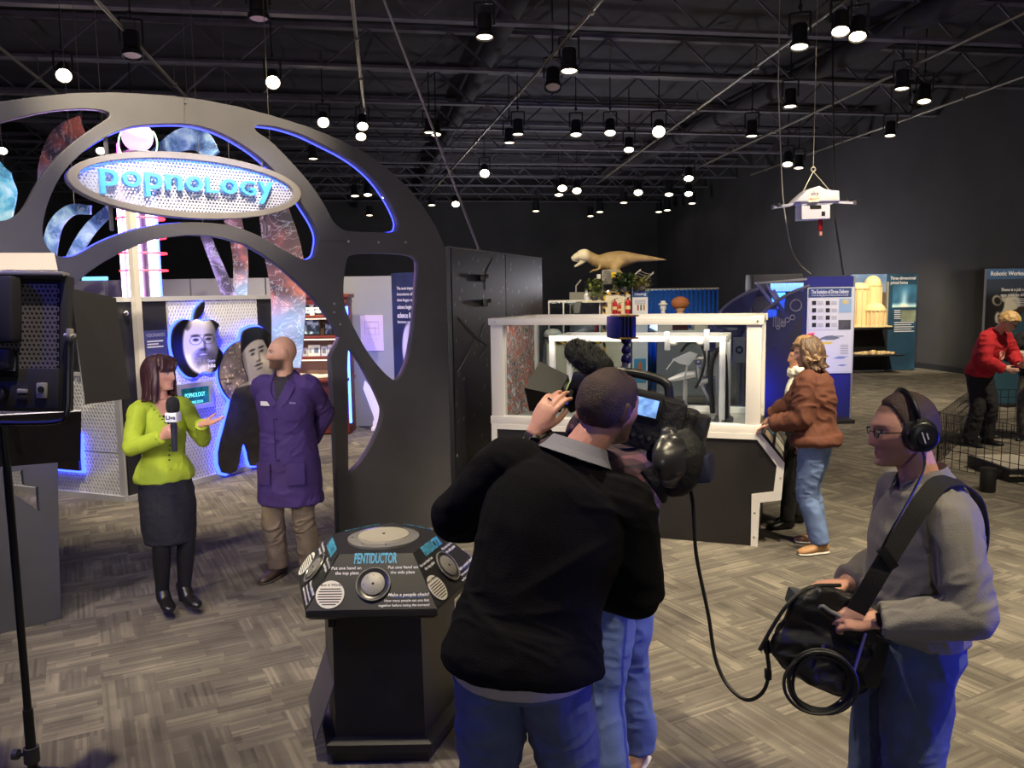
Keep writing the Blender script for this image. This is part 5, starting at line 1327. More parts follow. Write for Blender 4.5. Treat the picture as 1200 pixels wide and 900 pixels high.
wpart('gripper_plate', prism([tuple(q) for q in gp_], .05, gq.frame(0, 0, 0)), ALU, rb, smooth=0)
wpart('needle_rod', cyl(cp(790, 421, .42), cp(781, 433, .42), .007, .004, 8), ALU, rb); wpart('needle_rod', cyl(cp(806, 426, .45), cp(802, 445, .45), .010, .008, 8), ALU, rb)
for x0, y0, x1, y1, r in ((826, 398, 826, 440, .022), (812, 420, 826, 420, .018), (818, 424, 822, 452, .02), (822, 448, 838, 444, .022), (838, 418, 838, 440, .03)):
 wpart('arm_link', cyl(cp(x0, y0, .50), cp(x1, y1, .50), r, r, 10), ALU, rb)
for x, y, r in ((827, 404, .03), (818, 425, .028), (838, 444, .03), (820, 430, .022)): wpart('joint', ball(cp(x, y, .50), r, 12, 8), mat('joint_blue_grey', (110, 112, 140), .4, .3), rb)
wpart('carriage', cat(cbox(cpa(782, 400, .3)[0] - .02, 1.58, .27, cpa(782, 400, .3)[0] + .025, 1.74, .31)), ALU, rb); wpart('carriage', cbox(cpa(828, 400, .3)[0] - .02, 1.58, .27, cpa(828, 400, .3)[0] + .025, 1.76, .31), ALU, rb)
for x in (789, 822): wpart('spool', ball(cp(x, 401, .34), (.045, .045, .028), 12, 8), mat('spool_white', (235, 228, 215), .5), rb)
for x0, x1 in ((838, 846), (846, 852), (852, 860)): wpart('chip_block', cbox(cpa(x0, 485, .4)[0], ZB0 + .02, .3, cpa(x1, 485, .4)[0] - .01, ZB0 + .06 + .01 * (x0 % 3), .5), mat('block_dark', (60, 58, 60), .5), rb)
wpart('brace', bar(cp(820, 448, .5), cp(832, 470, .5), .02, .02), ALU, rb); wpart('brace', bar(cp(846, 472, .5), cp(858, 492, .5), .02, .02), ALU, rb)
bo = thing('white_workpiece', 'white shoe-shaped workpiece on a stand below the robot gripper', 'workpiece', cp(795, 470, .55) * np.array([1, 1, 0]) + np.array([0, 0, ZB0 + .02]))
b0 = cp(777, 447, .55); b1 = cp(815, 442, .55)
wpart('hull', tube([b0, b0 * .7 + b1 * .3 + np.array([0, 0, .01]), b0 * .3 + b1 * .7 + np.array([0, 0, .03]), b1 + np.array([0, 0, .03])], [.008, .035, .06, .05], 12, 4, flat=.6), mat('work_white', (232, 228, 222), .45), bo)
wpart('stand', cyl(cp(803, 445, .55) * np.array([1, 1, 0]) + np.array([0, 0, ZB0 + .02]), cp(803, 445, .55), .02, .02, 10), ALU, bo)
# colourful painted board at the left end of the case
art = ob('painted_board', cbox(LE + .08, ZB0 + .02, .14, LE + .10, ZTOP - .07, DEP - .12, 0), mat('x_tmp', (200, 120, 100), .5), smooth=0)
def art_mat():
 m = bpy.data.materials.new('splashed_paint'); m.use_nodes = True; nt = m.node_tree; L = nt.links; b = nt.nodes['Principled BSDF']; b.inputs['Roughness'].default_value = .5
 tc = nd(nt, 'ShaderNodeTexCoord'); n = nd(nt, 'ShaderNodeTexNoise', inp={'Scale': 7.0, 'Detail': 6.0, 'Distortion': 2.0}); L.new(tc.outputs['Object'], n.inputs['Vector'])
 rp = nd(nt, 'ShaderNodeValToRGB'); rp.color_ramp.interpolation = 'CONSTANT'; L.new(n.outputs['Fac'], rp.inputs[0]); e = rp.color_ramp.elements
 e[0].color = srgb((120, 118, 110)) + (1,); e[1].position = .64; e[1].color = srgb((226, 216, 204)) + (1,)
 for p, c in ((.36, (52, 52, 62)), (.41, (178, 172, 164)), (.455, (120, 118, 118)), (.49, (206, 74, 50)), (.52, (60, 60, 70)), (.54, (214, 130, 70)), (.56, (110, 118, 130)), (.60, (160, 180, 195))): q = e.new(p); q.color = srgb(c) + (1,)
 L.new(rp.outputs[0], b.inputs['Base Color']); return m
art.data.materials.clear(); art.data.materials.append(art_mat()); tag(art, 'paint-splashed red and white board inside the left end of the glass case', 'painting')
lamp('AREA', 'case_light', PC.w(LE / 2, ZTOP - .09, -.12), PC.w(LE / 2, ZB0, -.7), 9, (255, 238, 214), 1.9, size_y=.06)
# ------------------------------------------------------------------ pentagonal kiosk
KX, KY = -.62, 3.785
kb = mat('kiosk_black', (26, 25, 30), .38, var=(6, .2)); ktop = mat('kiosk_panel', (38, 37, 40), .4)
ks = thing('pentagon_kiosk', 'black pentagonal kiosk with sloping lettered panels and round metal plates', 'kiosk', (KX, KY, 0), 0)
def penta(R, z, rot=0.0): return [np.array([R * math.cos(-math.pi / 2 + rot + math.pi / 5 + k * 2 * math.pi / 5), R * math.sin(-math.pi / 2 + rot + math.pi / 5 + k * 2 * math.pi / 5), z]) for k in range(5)]
def pent_loft(levels):
 V = []; F = []
 for R, z in levels: V += penta(R, z)
 for i in range(len(levels) - 1):
  for k in range(5): F.append((i * 5 + k, i * 5 + (k + 1) % 5, (i + 1) * 5 + (k + 1) % 5, (i + 1) * 5 + k))
 F.append((4, 3, 2, 1, 0)); n = len(levels) - 1; F.append(tuple(n * 5 + k for k in range(5)))
 return (np.array(V), F)
RB, RT, Z0, Z1 = .482, .279, .745, .945
ob('column', pent_loft([(.345, .10), (.335, .70)]), kb, ks, smooth=0)
ob('plinth', pent_loft([(.37, 0), (.37, .05), (.40, .055), (.40, .095), (.345, .115)]), kb, ks, smooth=0)
ob('top_body', pent_loft([(RB - .03, .70), (RB, .72), (RB, Z0), (RT, Z1)]), ktop, ks, smooth=0)
WT = mat('print_white', (225, 225, 235), .6); CY = mat('print_cyan', (84, 176, 220), .6); STEEL = mat('plate_steel', (150, 147, 142), .55, .45, bump=(40, .05)); RIM = mat('rim_clear', (150, 148, 146), .25, .3)
ob('top_disc', lathe([(.001, Z1), (.168, Z1), (.168, Z1 + .010), (.155, Z1 + .014), (.001, Z1 + .014)], 40), RIM, ks, smooth=40)
dsc = ob('top_plate', lathe([(.001, Z1 + .012), (.120, Z1 + .014), (.118, Z1 + .022), (.001, Z1 + .024)], 40), mat('plate_pale', (196, 190, 178), .5, .3), ks, smooth=40)
ob('screw', lathe([(.008, Z1 + .022), (.006, Z1 + .028), (.001, Z1 + .029)], 10), mat('bolt_steel', (170, 170, 172), .3, .9), dsc)
for k in range(8): t = k * math.pi / 4 + .2; ob('screw', lathe([(.006, Z1 + .012), (.004, Z1 + .018), (.001, Z1 + .018)], 8, (.145 * math.cos(t), .145 * math.sin(t), 0)), mat('bolt_steel', (170, 170, 172), .3, .9), dsc)
bot = penta(RB, Z0); top = penta(RT, Z1)
for k in range(5):
 # side face k spans corners k-1 and k ; front face is the one facing -y
 a, b, c, d = bot[k - 1], bot[k], top[k], top[k - 1]
 u = unit(b - a); mid0 = (a + b) / 2; mid1 = (c + d) / 2; v = unit(mid1 - mid0); n = np.cross(u, v); hgt = np.linalg.norm(mid1 - mid0); ctr = (mid0 + mid1) / 2 + n * .001
 M = Matrix(((u[0], v[0], n[0], ctr[0]), (u[1], v[1], n[1], ctr[1]), (u[2], v[2], n[2], ctr[2]), (0, 0, 0, 1)))
 wb_, wt_ = np.linalg.norm(b - a) / 2, np.linalg.norm(c - d) / 2
 pf = ob('lettered_panel', xf(prism([(-wb_ + .006, -hgt / 2 + .004), (wb_ - .006, -hgt / 2 + .004), (wt_ - .004, hgt / 2 - .004), (-wt_ + .004, hgt / 2 - .004)], .006), M), ktop, ks, smooth=0)
 O = offset_m(M, .0045)
 def at(x, y, dz=0): return O @ Matrix.Translation((x, y, dz))
 ob('title', text('PENTIDUCTOR', .066, at(0, hgt * .40), .0008, bold=.025, width=.19), CY, pf)
 ob('lettering', cat(text('Put one hand on', .020, at(-.125, hgt * .24), .0006, bold=.012), text('the top plate', .020, at(-.120, hgt * .15), .0006, bold=.012), text('Put one hand on', .020, at(.125, hgt * .24), .0006, bold=.012), text('the side plate', .020, at(.125, hgt * .15), .0006, bold=.012)), WT, pf)
 ob('lettering', cat(text('Make a people chain!', .021, at(.155, -hgt * .24), .0006, bold=.014, shear=.2), text('How many people can you link', .0155, at(.150, -hgt * .34), .0006, bold=.01), text('together before losing the current?', .0155, at(.14, -hgt * .42), .0006, bold=.01)), WT, pf)
 ob('underline', xf(box((0, 0, 0), (.13, .002, .001)), at(.155, -hgt * .285)), mat('print_blue', (50, 90, 190), .6), pf, smooth=0)
 ob('info_disc', xf(lathe([(.001, 0), (.062, 0), (.062, .003), (.001, .003)], 32), at(-.185, -hgt * .22)), mat('info_white', (226, 222, 216), .6), pf, smooth=40)
 ob('lettering', cat(text('How it Works!', .017, at(-.185, -hgt * .22 + .042, .0035), .0006, bold=.012, shear=.2), *[xf(box((0, 0, 0), (w, .0045, .001)), at(-.185, -hgt * .22 + .024 - .0115 * j, .0035)) for j, w in enumerate((.09, .1, .105, .105, .1, .085, .06))]), mat('print_dark', (50, 44, 44), .6), pf)
 pl = ob('side_disc', xf(lathe([(.001, 0), (.076, 0), (.076, .006), (.070, .009), (.064, .006), (.001, .006)], 40), at(0, -.014)), mat('disc_dark', (44, 43, 46), .3), pf, smooth=40)
 ob('side_plate', xf(lathe([(.001, .005), (.052, .005), (.052, .012), (.049, .014), (.001, .014)], 36), at(0, -.014)), STEEL, pf, smooth=40)
 ob('rim_ring', xf(ring((0, 0, .008), .073, .0035, (0, 0, 1), 40, 6), at(0, -.014)), RIM, pf)
 for j in range(8):
  t = j * math.pi / 4; ob('screw', xf(lathe([(.004, 0), (.003, .003), (.0005, .003)], 8), at(.040 * math.cos(t), -.014 + .040 * math.sin(t), .0135)), mat('bolt_steel', (170, 170, 172), .3, .9), pf)
 ob('screw', xf(lathe([(.006, 0), (.004, .004), (.0005, .004)], 8), at(0, -.014, .0135)), mat('bolt_dark', (50, 50, 54), .3, .9), pf)
# kick plate on the left side
kst = mat('kiosk_steel', (110, 108, 124), .35, .6)
a_, b_ = penta(.345, .11)[4], penta(.345, .11)[3]; n_ = unit(np.append(((a_ + b_) / 2)[:2], 0))
c1_, c2_ = penta(.338, .36)[4], penta(.338, .36)[3]
V = [a_ + n_ * .09, b_ + n_ * .09, c2_ + n_ * .004, c1_ + n_ * .004]; V = V + [q - n_ * .006 for q in V]
ob('kick_plate', (np.array(V), [(0, 1, 2, 3), (7, 6, 5, 4), (0, 4, 5, 1), (1, 5, 6, 2), (2, 6, 7, 3), (3, 7, 4, 0)]), kst, ks, smooth=0)
q = penta(.338, .655)[4]; ob('latch', box((q[0] * 1.0, q[1] * 1.0, .655), (.03, .03, .05), .004), mat('bolt_dark', (50, 50, 54), .3, .9), ks)
# ------------------------------------------------------------------ LED panel light on a stand
LY = 3.0
lb = mat('led_body_black', (46, 45, 52), .5); lb2 = mat('led_back_black', (44, 42, 50), .5)
pc0 = at_y(2, 402, LY); pan_a = np.array([pc0[0], LY, pc0[2]])
ls = thing('panel_light', 'black square video panel light with perforated back and barn doors', 'studio light', (pan_a[0], LY, 1.60))
PLW, PLH = .47, .50
tiltR = Matrix.Translation(Vector(pan_a)) @ Matrix.Rotation(math.radians(-6), 4, 'X') @ Matrix.Rotation(math.radians(1.5), 4, 'Y')   # local x right, z up, -y towards the viewer
def lp(shape): return xf(shape, tiltR)
wpart('housing', lp(box((0, .03, 0), (PLW, .06, PLH), .008)), lb, ls)
# perforated back grid: rows of slots as recessed plates
hexV = []; HS = .0165
def slot_grid():
 V = []; F = []; w = PLW / 2 - .025; h0 = -PLH / 2 + .12; h1 = PLH / 2 - .02
 nx = int(2 * w / HS); nz = int((h1 - h0) / HS)
 for j in range(nz):
  for i in range(nx):
   x0 = -w + i * HS + (HS * .5 if j % 2 else 0); z0 = h0 + j * HS; n0 = len(V); e = .0040
   for (a, b) in ((0, 0), (HS, 0), (HS, HS), (0, HS)): V.append((x0 + a, -.003, z0 + b))
   for (a, b) in ((e, e * 1.3), (HS - e, e * .8), (HS - e, HS - e * 1.3), (e, HS - e * .8)): V.append((x0 + a, -.003, z0 + b))
   for (a, b) in ((e, e * 1.3), (HS - e, e * .8), (HS - e, HS - e * 1.3), (e, HS - e * .8)): V.append((x0 + a, .0, z0 + b))
   for k in range(4):
    F.append((n0 + k, n0 + (k + 1) % 4, n0 + 4 + (k + 1) % 4, n0 + 4 + k)); F.append((n0 + 4 + k, n0 + 4 + (k + 1) % 4, n0 + 8 + (k + 1) % 4, n0 + 8 + k))
 return (np.array(V), F)
wpart('vent_grille', lp(slot_grid()), mat('grille_grey', (104, 100, 110), .5), ls, smooth=0)
wpart('slot_backing', lp(box((0, .0005, .05), (PLW - .04, .002, PLH - .13))), mat('slot_black', (8, 8, 10), .8), ls, smooth=0)
wpart('rivet_rail', lp(cat(box((0, .0, PLH / 2 + .004), (PLW, .05, .014), .004))), mat('rail_grey', (190, 186, 178), .4, .5), ls)
for k in range(9): wpart('rivet', lp(lathe([(.006, 0), (.004, .004), (.0005, .004)], 8, (-.2 + k * .05, -.005, PLH / 2 + .011))), mat('rail_grey', (190, 186, 178), .4, .5), ls)
wpart('battery_plate', lp(box((-.02, -.035, .12), (.20, .07, .24), .018)), lb, ls); wpart('battery_lip', lp(box((.0, -.03, -.06), (.12, .05, .08), .02)), lb, ls)
cp_ = wpart('control_panel', lp(box((.05, -.006, -.165), (.33, .014, .15), .006)), lb, ls)
sub('display', lp(box((.0, -.014, -.075), (.14, .01, .10), .006)), mat('lcd_dark', (24, 26, 34), .25), cp_, ls); sub('display_glass', lp(box((.045, -.0195, -.075), (.035, .002, .055))), mat('lcd_grey', (96, 106, 124), .2), cp_, ls)
sub('dial', lp(xf(lathe([(.030, 0), (.028, .02), (.024, .026), (.001, .026)], 20), Matrix.Translation((.005, -.013, -.185)) @ Matrix.Rotation(math.pi / 2, 4, 'X'))), lb2, cp_, ls); sub('dial_mark', lp(ring((.005, -.02, -.185), .036, .003, (0, 1, 0), 14, 5, -.4, 1.3)), mat('mark_white', (215, 215, 220), .5), cp_, ls)
sub('switch', lp(box((.088, -.018, -.175), (.034, .014, .016), .003)), mat('rail_grey', (190, 186, 178), .4, .5), cp_, ls); sub('switch', lp(box((.088, -.018, -.200), (.034, .012, .020), .003)), mat('slot_black', (8, 8, 10), .8), cp_, ls)
sk = sub('power_socket', lp(box((.158, -.016, -.172), (.036, .014, .055), .003)), mat('rail_grey', (190, 186, 178), .4, .5), cp_, ls); sub('socket_hole', lp(cyl((.158, -.026, -.168), (.158, -.018, -.168), .012, .012, 14)), mat('slot_black', (8, 8, 10), .8), cp_, ls)
# light face
wpart('led_face', lp(box((0, .062, 0), (PLW - .05, .006, PLH - .05))), mat('led_face', (255, 250, 240), .4, emit=25, ecol=(255, 246, 232)), ls, smooth=0)
fc_ = tiltR @ Vector((0, .09, 0)); tg = tiltR @ Vector((-.25, 2.5, 0))
lamp('AREA', 'panel_light_beam', fc_, (-2.0, 5.6, 1.2), 24, (255, 246, 236), .42)
# barn doors
def flap(p, m, name='barn_door', t=.006):
 c = [tiltR.inverted() @ Vector(q) for q in p]; n = np.cross(np.array(c[1] - c[0]), np.array(c[3] - c[0])); n = unit(n) * t
 V = [np.array(q) for q in c] + [np.array(q) + n for q in c]
 wpart(name, lp((np.array(V), [(0, 1, 2, 3), (7, 6, 5, 4), (0, 4, 5, 1), (1, 5, 6, 2), (2, 6, 7, 3), (3, 7, 4, 0)])), m, ls, smooth=0)
flap([at_y(83, 338, LY + .06), at_y(136, 349, LY + .30), at_y(153, 467, LY + .30), at_y(100, 474, LY + .06)], mat('flap_black', (62, 59, 66), .75))
flap([at_y(-60, 318, LY + .06), at_y(68, 318, LY + .06), at_y(64, 298, LY + .30), at_y(-60, 298, LY + .30)], mat('flap_cream', (206, 196, 186), .6))
flap([at_y(-60, 490, LY + .06), at_y(95, 482, LY + .06), at_y(94, 540, LY + .28), at_y(-60, 552, LY + .28)], mat('flap_black', (62, 59, 66), .75))
wpart('latch', lp(cat(box((PLW / 2 + .02, -.01, .03), (.014, .03, .05), .004), cyl((PLW / 2 + .0, -.01, .03), (PLW / 2 + .04, -.01, .03), .008, .008, 8))), mat('rail_grey', (190, 186, 178), .4, .5), ls)
wpart('latch_knob', lp(ball((PLW / 2 + .025, -.02, .01), (.013, .013, .022), 10, 8)), lb, ls)
ym = mat('yoke_black', (30, 30, 34), .35, .3)
wpart('yoke', lp(tube([(PLW / 2 + .022, -.02, .02), (PLW / 2 + .026, -.03, -.12), (PLW / 2 + .024, -.035, -.25), (PLW / 2 - .02, -.035, -.285), (0, -.035, -.29), (-PLW / 2 + .02, -.035, -.285), (-PLW / 2 - .024, -.035, -.25), (-PLW / 2 - .022, -.02, .02)], .010, 8, 5)), ym, ls)
sp0 = at_y(4, 500, LY - .035); sx_, sy_ = sp0[0], LY - .035
st = thing('light_stand', 'black tripod stand under the panel light at the left edge', 'tripod', (sx_, sy_, 0))
def sp(s): return s
pz = (tiltR @ Vector((0, -.035, -.29)))[2]
wpart('riser', cyl((sx_, sy_, .40), (sx_, sy_, pz), .014, .014, 14), ym, st); wpart('column', cyl((sx_, sy_, .10), (sx_, sy_, .55), .0185, .0185, 14), ym, st)
zc = at_y(30, 884, sy_)[2]
for z in (max(.3, zc),): cl = wpart('clamp_collar', cyl((sx_, sy_, z - .03), (sx_, sy_, z + .03), .028, .028, 14), lb, st); sub('clamp_knob', cat(cyl((sx_ - .02, sy_, z), (sx_ - .06, sy_, z), .007, .007, 8), cyl((sx_ - .05, sy_, z), (sx_ - .07, sy_, z), .02, .02, 10)), lb, cl, st)
for k in range(3):
 t = k * 2 * math.pi / 3 + .9; e = np.array([math.cos(t), math.sin(t), 0]) * .5; b0 = np.array([sx_, sy_, 0])
 wpart('leg', bar(b0 + np.array([0, 0, .30]) + e * .04, b0 + e + np.array([0, 0, .012]), .025, .012), ym, st); wpart('leg_brace', bar(b0 + np.array([0, 0, .12]), b0 + e * .55 + np.array([0, 0, .14]), .018, .006), ym, st)
 wpart('foot', ball(b0 + e + np.array([0, 0, .014]), .02, 10, 6), lb, st)
# ------------------------------------------------------------------ dinosaur stand and its neighbours (far, behind the glass case)
YD = 15.0
def A(x, y, Y=YD): return at_y(x, y, Y)
K = YD / FPX
cream = mat('stand_cream', (222, 214, 190), .6); haz = bpy.data.materials.new('hazard_stripes'); haz.use_nodes = True
nt = haz.node_tree; b_ = nt.nodes['Principled BSDF']; tc = nd(nt, 'ShaderNodeTexCoord'); wv = nd(nt, 'ShaderNodeTexWave', inp={'Scale': 4.0}); wv.bands_direction = 'DIAGONAL'; rp = nd(nt, 'ShaderNodeValToRGB'); rp.color_ramp.interpolation = 'CONSTANT'
rp.color_ramp.elements[0].color = srgb((30, 28, 24)) + (1,); rp.color_ramp.elements[1].color = srgb((226, 180, 40)) + (1,); rp.color_ramp.elements[1].position = .5
nt.links.new(tc.outputs['Object'], wv.inputs['Vector']); nt.links.new(wv.outputs['Fac'], rp.inputs[0]); nt.links.new(rp.outputs[0], b_.inputs['Base Color'])
def front_box(x0, y0, x1, y1, depth, Y=YD, bev=.0):
 p = A(x0, y0, Y); q = A(x1, y1, Y); return box(((p[0] + q[0]) / 2, Y + depth / 2, (p[2] + q[2]) / 2), (q[0] - p[0], depth, p[2] - q[2]), bev)
x0, z1 = A(706, 342)[0], A(706, 342)[2]; x1 = A(739, 342)[0]
dp_ = thing('dinosaur_pedestal', 'cream exhibit pedestal edged in yellow and black hazard stripes', 'pedestal', ((x0 + x1) / 2, YD + .4, 0))
wpart('body', box(((x0 + x1) / 2, YD + .4, z1 / 2), (x1 - x0, .8, z1)), cream, dp_, smooth=0)
wpart('hazard_strip', box(((x0 + x1) / 2, YD - .004, z1 - .03), (x1 - x0, .012, .05)), haz, dp_, smooth=0); wpart('hazard_strip', box((x0 + .03, YD - .004, z1 * .62), (.05, .012, z1 * .70)), haz, dp_, smooth=0)
lowz = A(690, 395)[2]
wl = A(640, 380)[0]
wpart('low_shelf', box(((wl + x0) / 2, YD + .35, lowz / 2), (x0 - wl - .01, .7, lowz)), cream, dp_, smooth=0); wpart('hazard_strip', box(((wl + x0) / 2, YD - .006, lowz - .08), (x0 - wl - .05, .012, .10)), haz, dp_, smooth=0)
wpart('yellow_plate', box((A(695, 398)[0], YD - .008, A(695, 398)[2]), (.22, .012, .06)), mat('sign_yellow', (232, 196, 40), .5), dp_, smooth=0)
red = mat('extinguisher_red', (196, 34, 34), .3)
def extinguisher(px, py0, py1, y, label):
 c = A(px, py1, y); h = A(px, py0, y)[2] - c[2]; t = thing('fire_extinguisher', label, 'fire extinguisher', (c[0], y, c[2]), group='fire extinguishers on the pedestal')
 r = h * .14; ob('cylinder', lathe([(r * .8, 0), (r, h * .04), (r, h * .70), (r * .6, h * .80), (r * .3, h * .84)], 14), red, t); ob('valve', cat(cyl((0, 0, h * .82), (0, 0, h * .92), r * .3, r * .3, 8), bar((0, 0, h * .92), (r * 1.4, 0, h * .98), r * .3, r * .2)), mat('valve_black', (26, 26, 26), .5), t)
 ob('hose', tube([(0, 0, h * .88), (-r * 1.2, -r * .2, h * .8), (-r * 1.25, -r * .2, h * .45)], r * .14, 6, 5), mat('valve_black', (26, 26, 26), .5), t); ob('label_band', lathe([(r * 1.01, h * .3), (r * 1.02, h * .31), (r * 1.02, h * .48), (r * 1.01, h * .49)], 14), mat('label_cream', (230, 214, 150), .6), t)
yy = YD - .12
brk = A(722, 371, yy)[2]
wpart('bracket_shelf', box((A(724, 370, yy)[0], yy, A(724, 370.3, yy)[2] - .012), (.48, .24, .022)), cream, dp_, smooth=0)
extinguisher(720.5, 349, 369, yy, 'red fire extinguisher at the left of three below the toy dinosaur'); extinguisher(726, 354, 369, yy - .02, 'short red fire extinguisher in the middle of three below the toy dinosaur'); extinguisher(736, 347, 369, yy, 'red fire extinguisher at the right of three below the toy dinosaur')
# sign board right of the pedestal
sx0 = A(741, 341)[0]; sx1 = A(759, 341)[0]; sz1 = A(750, 341)[2]
sb = thing('info_sign_board', 'white information board with blue header right of the extinguishers', 'sign', ((sx0 + sx1) / 2, YD, 0))
o = wpart('board', box(((sx0 + sx1) / 2, YD, sz1 / 2), (sx1 - sx0, .05, sz1)), mat('board_white', (226, 226, 222), .6), sb, smooth=0)
sub('header', box(((sx0 + sx1) / 2, YD - .028, sz1 - .055), (sx1 - sx0, .006, .11)), mat('header_steel_blue', (40, 86, 130), .5), o, sb, smooth=0)
def YF(y, Y=YD): return Plane((0, Y), (1, 0))
sub('lettering', text('Healing', .07, YF(0).frame((sx0 + sx1) / 2, sz1 - .055, .032), .001, bold=.01), TW, o, sb)
for k, c in enumerate(((170, 60, 40), (60, 120, 60), (200, 120, 50))): sub('print_mark', box((sx0 + .10 + k * .055, YD - .027, sz1 - .30), (.03, .004, .10)), mat('mark_%d' % k, c, .6), o, sb, smooth=0)
for k in range(3): sub('print_line', box(((sx0 + sx1) / 2, YD - .027, sz1 - .17 - k * .03), (.2, .004, .008)), mat('print_dark', (50, 44, 44), .6), o, sb, smooth=0)
sub('print_picture', box(((sx0 + sx1) / 2, YD - .027, .62), (.22, .004, .45)), mat('print_sky_blue', (70, 150, 190), .5), o, sb, smooth=0); sub('print_flame', ball(((sx0 + sx1) / 2, YD - .03, .66), (.04, .006, .14), 10, 8), mat('print_orange', (220, 120, 60), .5), o, sb)
# small showcase at the left
g0 = A(643, 353); g1 = A(704, 353)
sc_ = thing('small_glass_showcase', 'small glass showcase left of the hazard striped pedestal', 'display case', ((g0[0] + g1[0]) / 2, YD + .2, lowz))
for xx in (g0[0], (g0[0] * .72 + g1[0] * .28), g1[0] - .02): wpart('post', box((xx, YD - .02, (lowz + g0[2]) / 2), (.025, .025, g0[2] - lowz)), WF, sc_, smooth=0)
wpart('top_rail', box(((g0[0] + g1[0]) / 2, YD - .02, g0[2]), (g1[0] - g0[0], .03, .03)), WF, sc_, smooth=0); wpart('glass_pane', box(((g0[0] + g1[0]) / 2, YD - .015, (lowz + g0[2]) / 2), (g1[0] - g0[0], .006, g0[2] - lowz)), GL, sc_, smooth=0)
wpart('back_panel', box((A(690, 360)[0], YD + .3, (lowz + g0[2]) / 2), (.5, .03, g0[2] - lowz)), mat('grey_card', (140, 138, 134), .6), sc_, smooth=0)
pr = thing('prosthetic_arm', 'pale mechanical arm lying in the small showcase', 'robot arm', (A(678, 371)[0], YD + .1, lowz)); ob('forearm', tube([(-.22, 0, .03), (0, 0, .07), (.12, 0, .14)], [.03, .045, .04], 10, 4), mat('arm_pale', (224, 216, 200), .5), pr); ob('wrist', ball((.14, 0, .16), .045, 10, 8), ALU, pr); ob('pincer', cat(tube([(.15, 0, .17), (.22, 0, .22), (.24, 0, .17)], .012, 6, 3)), ALU, pr)
rp_ = thing('red_pipe_stand', 'red pipe fitting standing in the small showcase', 'pipe', (A(699, 371)[0], YD + .1, lowz)); ob('upright_pipe', tube([(0, 0, 0), (0, 0, .22), (-.03, 0, .25), (-.10, 0, .25)], .03, 10, 4), red, rp_); ob('flange', lathe([(.05, 0), (.05, .02), (.03, .03)], 12), red, rp_)
wd = thing('white_helmet', 'white rounded helmet on the low shelf left of the hazard stripes', 'helmet', (A(648, 392)[0], YD + .05, lowz)); ob('shell', ball((0, 0, .05), (.17, .15, .12), 16, 10), mat('helmet_white', (228, 222, 208), .35), wd); ob('visor', ball((.06, -.10, .05), (.09, .07, .04), 12, 8), mat('visor_blue', (150, 190, 210), .2), wd); ob('strap', ring((0, 0, .0), .17, .012, (0, 0, 1), 20, 6), HOSE, wd)
# toy dinosaur
dino = thing('dinosaur_model', 'tan tyrannosaur model with open jaws standing on the hazard striped pedestal', 'dinosaur', (A(722, 342)[0], YD + .35, z1))
dx0 = A(722, 342)
def dq(x, y, dy=0.0):
 p = A(x, y, YD + .35); return np.array([p[0] - dino.location[0], dy, p[2] - z1])
S_ = [tube([dq(781, 304.5), dq(765, 303.5), dq(745, 302.5), dq(730, 303.5), dq(718, 305.5), dq(706, 307), dq(697, 305)], [.012, .045, .085, .15, .17, .15, .10], 16, 5),
      tube([dq(699, 306), dq(692, 302), dq(685, 299), dq(678, 300)], [.12, .105, .115, .095], 14, 4), tube([dq(684, 299), dq(676, 300.5), dq(670, 304)], [.10, .085, .05], 14, 4, flat=.8),
      tube([dq(686, 304), dq(679, 309), dq(673, 312.5)], [.05, .035, .022], 10, 4)]
for sg in (-1, 1):
 S_ += [tube([dq(724, 307, sg * .09), dq(719, 316, sg * .13), dq(727, 323, sg * .13)], [.12, .09, .05], 12, 4), tube([dq(727, 323, sg * .13), dq(722, 333, sg * .13), dq(722, 341, sg * .13)], [.05, .038, .035], 10, 4), tube([dq(724, 341, sg * .13) + [0, 0, .01], dq(714, 341.5, sg * .13) + [0, 0, .01]], [.035, .025], 8, 2)]
 S_ += [tube([dq(703, 311, sg * .10), dq(700, 316, sg * .13), dq(694, 317, sg * .13), dq(692, 320, sg * .13)], [.035, .025, .018, .01], 8, 3)]
dsh = remesh(cat(*S_), .016, 2)
zc_ = dsh[0][:, 2]; n = fbm(dsh[0] * 9, 3)
c1, c2, c3 = np.array(srgb((206, 176, 120))), np.array(srgb((238, 226, 198))), np.array(srgb((120, 92, 60)))
t1 = sstep(.62, .9, zc_ / zc_.max())[:, None]; cc = c1 * (1 - n[:, None]) + c3 * n[:, None]; cc = cc * (1 - .25 * t1)
hd_ = sstep(dq(692, 300)[0], dq(684, 300)[0], dsh[0][:, 0])[:, None]; cc = cc * (1 - hd_) + c2 * hd_
ob('dinosaur_body', dsh, mat('dino_skin', (200, 170, 120), .6, vcol=True, bump=(60, .5)), dino, smooth=180, col=cc)
for sg in (-1, 1): ob('eye', ball(dq(682.5, 297, sg * .085), .014, 8, 6), mat('dino_eye', (30, 24, 14), .2), dino)
for k in range(6): ob('tooth', cyl(dq(671 + k * 1.8, 304.5 + .2 * k, -.05), dq(671.4 + k * 1.8, 307 + .2 * k, -.05), .008, .001, 6), mat('tooth_ivory', (236, 228, 205), .5), dino)
